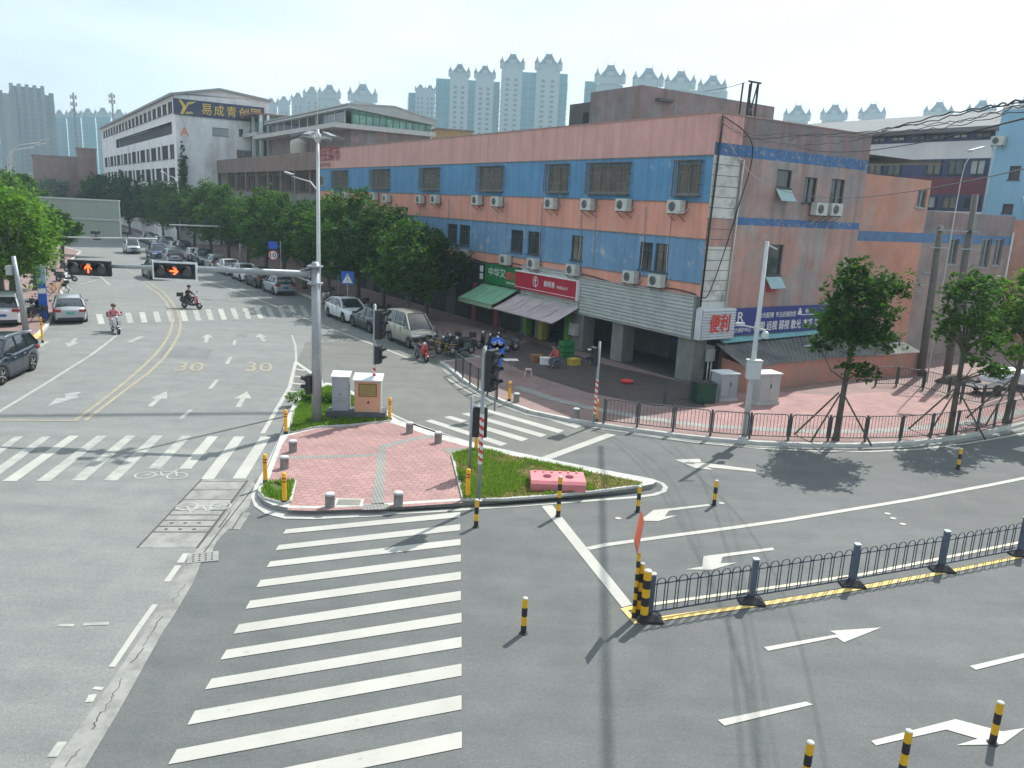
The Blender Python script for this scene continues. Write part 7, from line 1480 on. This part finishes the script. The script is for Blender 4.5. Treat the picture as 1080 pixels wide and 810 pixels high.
for i, (px, py, c, lb) in enumerate([(575, 384, WHT, 'white'), (566, 381, M('crate brown', (.25, .12, .06), .8), 'brown'), (605, 385, M('crate yellow', (.5, .36, .06), .6), 'yellow')]):
    t = thing('goods_box', lb+' box of goods on the pavement near the person in red', 'box', G(px, py, .14), R(20*i)); MB().box(-.28, .28, -.2, .2, 0, .30).build('box', c, t); MB().box(-.30, .30, -.22, .22, .30, .35).build('lid', c, t)
t = thing('red_basin', 'flat red plastic basin at the foot of the shop column', 'basin', G(661, 404, .14)); MB().lathe([(0, .02), (.22, .02), (.3, .14), (.32, .14), (.24, 0), (0, 0)], (0, 0, 0), 18).build('bowl', M('basin red', (.55, .05, .05), .5), t)
t = thing('wall_box', 'grey metal box hung on the middle shop column', 'meter box', FM.W(-.12, 9.25, 0), R(33.45)); MB().box(-.16, .12, -.3, .3, .95, 1.65).build('box', CAB, t); MB().box(-.18, -.16, -.26, .26, 1.0, 1.6).build('door', KERB, t)
t = thing('poster', 'white poster panel leaning by the dark shop entrance', 'poster', FM.W(2.6, 1.2, .13), R(33.45)); MB().box(0, .04, -.1, .9, .75, 1.45, WHT).build('panel', None, t); MB().bar((.02, 0, 0), (.02, 0, .8), .04).bar((.02, .8, 0), (.02, .8, .8), .04).build('leg', RIM, t)
# cart lying beyond the plaza
t = thing('hand_cart', 'dark flat hand cart among clutter behind the inner railing', 'cart', G(1040, 415, .13), R(20)); MB().box(-1.1, 1.1, -.5, .5, .35, .42).build('bed', BLKP, t)
for s in (-1, 1): MB().lathe([(.0, -.03), (.28, -.03), (.28, .03), (0, .03)], (0, s*.56, .28), 14, None, 'y').build('wheel', TY, t)
MB().bar((-1.1, -.4, .4), (-1.8, -.4, .85), .04).bar((-1.1, .4, .4), (-1.8, .4, .85), .04).bar((-1.8, -.4, .85), (-1.8, .4, .85), .04).build('handle', RL, t)
for i, (px, py, w_, h_, c, lb) in enumerate([(1062, 402, 1.5, .8, WHW, 'pale sack pile'), (1075, 412, 1.2, .5, BLKP, 'dark tarpaulin heap'), (1010, 405, 1.0, .6, BARK, 'brown timber heap')]):
    m = MB(); rr = random.Random(i)
    m.loft([[(x, -w_*.4*math.cos(x/w_*1.4), 0), (x, -w_*.3*math.cos(x/w_*1.4), h_*(.7+rr.uniform(-.1, .1))*math.cos(x/w_*1.3)), (x, 0, h_*(1+rr.uniform(-.15, .1))*math.cos(x/w_*1.3)), (x, w_*.3, h_*.7*math.cos(x/w_*1.3)), (x, w_*.45, 0)] for x in np.linspace(-w_, w_, 9)]); o = m.build('rubble_heap', c); o.location = G(px, py, .13); tag(o, lb+' behind the inner railing on the right', 'heap')
# ================================================================ left side street furniture
t = thing('info_board', 'tall blue and white information board on the left sidewalk beside the pale lamp post', 'sign board', G(47, 338, .12), R(20)); MB().box(-.22, .22, -.05, .05, .1, 2.9).build('panel', SBLU, t); MB().box(-.25, .25, -.07, .07, 2.2, 3.2).build('header', M('sign pale blue', (.35, .5, .6), .5), t); MB().box(-.2, .2, -.065, -.051, 1.6, 1.9).build('text_panel', WHT, t)
t = thing('lamp_post', 'leaning pale lamp post on the left sidewalk between the white car and the bicycles', 'lamp post', G(27.5, 349, .12)); m = MB(); m.tube([(0, 0, -.02), (-.2, .1, 2.0), (-.42, .15, 4.0)], [.17, .13, .11], 12); m.build('pole', STEEL, t); MB().lathe([(.28, 0), (.28, .04), (.17, .06)], n=12).build('base', STEEL, t)
m = MB(); m.box(-.75, -.45, -.1, .2, 3.0, 3.5); m.build('control_box', CAB, t)
o = copy_tree(ob); place(o, G(45, 362, .0), 0, 'tall slim yellow marker post at the left kerb near the navy car'); o.scale = (.8, .8, 1.6)
# gantry style camera arms
def gantry(label, px0, px1, py0, py1, Y, pole_px, pole_base_py, heads, polecol=STEELL):
    a, b = AT(px0, py0, Y), AT(px1, py1, Y); pl_ = AT(pole_px, (py0+py1)/2, Y); t = thing('camera_gantry', label, 'gantry', (pl_.x, pl_.y, 0)); o = Vector((pl_.x, pl_.y, 0))
    MB().tube([(0, 0, 0), (0, 0, pl_.z+.3)], [.16, .12], 10).build('pole', polecol, t); MB().tube([a-o, b-o], .07, 8).build('arm', polecol, t)
    for k in heads: c = a.lerp(b, k)-o; m = MB(); m.bar(c, c+Vector((0, 0, .45)), .06); m.box(c.x-.28, c.x+.28, c.y-.35, c.y+.25, c.z+.35, c.z+.6); m.build('camera', SIGB if k < .9 else STEELL, t)
    return t
gantry('long pale camera arm reaching over the street below the billboard', 34, 166, 249.5, 252, 72, 30, 300, (.51, .76))
gantry('pale camera arm with three cameras reaching out of the right hand trees', 179, 251, 237, 239.5, 88, 253, 300, (.3, .55, .82))
# bill board
bbY = 92; tl_, tr_, bl_, br2 = AT(39, 208.5, bbY), AT(124, 210, bbY), AT(41, 247, bbY), AT(127, 248, bbY); c = (bl_+br2)/2
t = thing('billboard', 'large blank grey green billboard seen from behind with a pale rib across its middle', 'billboard', (c.x, c.y, 0)); m = MB(); wd = (br2-bl_).length/2; z0, z1 = bl_.z, tl_.z; m.box(-wd, wd, 0, .3, z0, z1); m.build('panel', M('billboard grey green', (.26, .31, .27), .8, 0, .10, .6, streak=True), t)
m = MB(); m.box(-wd, wd, -.12, 0, z0+(z1-z0)*.47, z0+(z1-z0)*.51); m.box(-wd-.05, wd+.05, -.1, .35, z1, z1+.15); m.build('rib', M('billboard rib', (.42, .46, .44), .6), t)
m = MB()
for x in (-wd*.9, -wd*.7): m.tube([(x, .15, 0), (x, .15, z0)], .28, 12)
m.build('post', STEEL, t); m = MB()
for x in (-wd*.25, wd*.45): m.box(x-.3, x+.3, -.6, 0, z0-.3, z0)
m.build('floodlight', BLKP, t)
# curved street lamps
def street_lamp(label, base, h, dx, dy, r_=.08, group='street lamps'):
    t = thing('street_lamp', label, 'street lamp', base, 0, group); m = MB(); m.tube([(0, 0, 0), (0, 0, h*.8), (dx*.05, dy*.05, h*.93), (dx*.3, dy*.3, h), (dx, dy, h*1.04)], [r_*1.3, r_, r_*.8, r_*.7, r_*.5], 8); m.build('pole', STEELL, t)
    d = Vector((dx, dy, 0)).normalized(); MB().slab(Vector((dx, dy, h*1.05))-d*.1-Vector((-d.y, d.x, 0))*.15, Vector((dx, dy, h*1.05))-d*.1+Vector((-d.y, d.x, 0))*.15, Vector((dx, dy, h*1.07))+d*.7+Vector((-d.y, d.x, 0))*.12, Vector((dx, dy, h*1.07))+d*.7-Vector((-d.y, d.x, 0))*.12, .12).build('lamp_head', STEELL, t); return t
street_lamp('curved street lamp rising above the tree row in front of the brown building', FM.W(-5.6, 36.5, .13), 9.0, -2.4, 1.0)
street_lamp('curved street lamp above the left trees beside the billboard top', FM.W(-26, 70, .12), 11.0, 2.6, 1.0)
street_lamp('second curved street lamp above the billboard, slightly farther', FM.W(-25.5, 84, .12), 12.0, 3.2, 1.2)
street_lamp('slim lamp in front of the white building', FM.W(-6, 92, .12), 9.5, -2.0, .6)
# grey pole shadow casters: the lamp on the right side of the slip road
# utility poles with a cross platform
up1b = Vector((*AT(982, 330, 41.5).xy, 0)); up2b = Vector((*AT(1010, 330, 41.5).xy, 0)); CP_ = M('pole concrete', (.13, .12, .11), .85, 0, .2, 3)
for base, topp, lb in ((up1b, AT(992, 238, 41.5), 'weathered concrete utility pole, shorter left one of the pair'), (up2b, AT(1029, 205, 41.5), 'weathered concrete utility pole, taller right one leaning against the orange wing')):
    t = thing('utility_pole', lb, 'utility pole', base, 0, 'utility pole pair'); tp = topp-base; m = MB(); m.tube([(0, 0, 0), tp], [.2, .15], 12); m.build('pole', CP_, t)
    m = MB(); z = AT(1000, 243, 41.5).z; k = z/tp.z; c = tp*k
    m.bar(c+Vector((-.2, -.2, 0)), c+Vector((1.5 if base == up1b else .4, -.2, 0)), .08); m.bar(c+Vector((-.5, -.22, -.9)), c+Vector((.5, -.22, -.9)), .07)
    for x in (-.1, .5, 1.0): m.lathe([(.03, 0), (.06, .05), (.03, .1), (.05, .16), (0, .2)], (c.x+x, c.y-.2, c.z+.03), 8) if base == up1b else None
    m.build('crossarm', STEEL, t)
t = street_lamp('slim pale lamp pole in front of the navy panels between the utility poles', Vector((*AT(1003, 250, 40).xy, 0)), AT(1015, 165, 40).z*.97, .35, .1, .03); 
# steel lattice bracket on roof and its wires
rp_ = FM.W(9.2, 8.0, 11.6); t = thing('roof_bracket', 'small steel lattice wire bracket standing on the roof edge', 'bracket', FM.W(FM.ony(787, 125, .5)[0], .5, 0), R(33.45)); zt = FM.ony(787, 85, .5)[1]
m = MB()
for x in (0, .55): m.bar((x, 0, 11.6), (x*.85+.1, 0, zt), .07); m.bar((x, .5, 11.6), (x*.85+.1, .5, zt), .06)
m.bar((-.1, 0, zt), (.75, 0, zt), .07); m.bar((0, 0, 12), (.55, 0, zt), .05); m.bar((.55, 0, 12), (.1, 0, zt-.8), .05); m.build('frame', BLKP, t)
# cables
CBL = M('cable rubber', (.018, .018, .02), .7)
def cable(label, pts, r_=.03, mat=None, name='overhead_cable', group='overhead cables', wob=0):
    P_ = []; rr = random.Random(len(label)); pts = [Vector(p_) for p_ in pts]
    for i in range(len(pts)-1):
        p0, p1, p2, p3 = pts[max(i-1, 0)], pts[i], pts[i+1], pts[min(i+2, len(pts)-1)]
        for k in range(10):
            u = k/10; P_.append(.5*((2*p1)+(p2-p0)*u+(2*p0-5*p1+4*p2-p3)*u*u+(3*p1-p0-3*p2+p3)*u**3)+Vector((0, 0, wob*math.sin((i*10+k)*1.7)*rr.random())))
    P_.append(pts[-1]); m = MB(); m.tube(P_, r_, 6); o = m.build(name, mat or CBL); return tag(o, label, 'cable', group)
def C_(l): return [AT(x, y, Y) for x, y, Y in l]
cable('thick sagging cable bundle from the right edge to the building corner, top strand', C_([(1130, 94, 10.2), (1080, 107, 11.9), (1020, 119, 15.3), (960, 132, 19.5), (900, 140, 23.7), (840, 143, 28.8), (800, 146, 32.2), (775, 138, 34.7), (757, 124, 36.6)]), .012, wob=.035)
cable('sagging cable of the bundle, second strand with loops', C_([(1130, 100, 10.2), (1080, 112, 11.9), (1020, 126, 15.3), (960, 137, 19.5), (900, 148, 23.7), (850, 153, 28.8), (815, 150, 32.2), (780, 142, 34.7), (757, 126, 36.6)]), .008, wob=.05)
cable('sagging cable of the bundle, third strand curving below the others', C_([(1130, 108, 10.2), (1080, 117, 11.9), (1000, 134, 17.0), (945, 140, 20.3), (880, 144, 25.4), (830, 141, 30.5), (790, 142, 33.9), (757, 128, 36.6)]), .008, wob=.04)
cable('thin cable of the bundle touching the maroon window bands', C_([(1130, 112, 8.5), (1080, 125, 10.2), (1010, 142, 15.3), (950, 154, 20.3), (900, 160, 25.4), (860, 159, 30.5), (830, 152, 33.9)]), .012)
cable('twisted black cable crossing in front of the pale roof', C_([(1130, 103, 11.9), (1080, 109, 13.6), (1010, 128, 17.0), (950, 133, 22.0), (905, 146, 27.1), (870, 139, 32.2), (830, 148, 35.6)]), .008, wob=.05)
cable('heavy cable bundle strand nearest the light blue building', C_([(1140, 90, 8.5), (1080, 105, 10.2), (1040, 113, 13.6), (985, 123, 17.0), (930, 138, 22.0)]), .014, wob=.03)
cable('single long grey cable sagging across the side wall above the blue sign', C_([(1140, 160, 11.9), (1080, 178, 13.6), (1020, 191, 17.0), (960, 202, 21.2), (900, 208.5, 25.4), (850, 206, 28.8), (810, 195, 32.2), (785, 175, 34.7), (757, 130, 36.6)]), .011, M('cable grey', (.12, .12, .13), .6))
cable('thin wire from the roof bracket to the stained rooftop block', [AT(786, 87, 39.5), AT(768, 92, 42), AT(742, 96.5, 45)], .015)
cable('drooping black cable down the peeling corner', [FM.W(.2, -.1, 12.4), FM.W(2.2, -.25, 11.2), FM.W(1.6, -.2, 8), FM.W(.4, -.25, 4.6), FM.W(-.1, -.15, 4.3)], .025)
m = MB(); m.tube([FM.W(-.08, y_, 4.34+.12*math.sin(y_*.9)) for y_ in np.arange(0.2, 30, .5)], .03, 6); o = m.build('overhead_cable', CBL); tag(o, 'black cable running along the facade just above the shop signs', 'cable', 'overhead cables')
# high line whose soft shadow crosses the junction
def high_line(label, A, B, h, r_):
    sh_ = Vector((math.sin(SUN_AZ), math.cos(SUN_AZ), 0))*(h/math.tan(SUN_EL)); m = MB(); m.tube([A+sh_+Vector((0, 0, h)), B+sh_+Vector((0, 0, h))], r_, 8); o = m.build('high_cable', CBL); tag(o, label, 'cable')
a, b = G(641, 800), G(634, 480); d = (b-a).normalized(); high_line('thick service cable strung high over the junction along the right side of the crossing', a-d*14, a+d*16, 18, .062)
a, b = G(0, 439), G(300, 436); d = (b-a).normalized(); high_line('thick service cable strung high across the old street', a-d*26, b+d*0, 34, .15)
# haze
hz = MB().box(-950, 950, -60, 1250, -1.1, 150).build('haze'); hm = bpy.data.materials.new('haze air'); hm.use_nodes = True; n_ = hm.node_tree.nodes; n_.remove(n_['Principled BSDF']); pv = n_.new('ShaderNodeVolumePrincipled')
pv.inputs['Color'].default_value = (.66, .86, .95, 1); pv.inputs['Density'].default_value = .0006; pv.inputs['Anisotropy'].default_value = .25; hm.node_tree.links.new(pv.outputs[0], n_['Material Output'].inputs['Volume']); hz.data.materials.append(hm); tag(hz, kind='stuff')
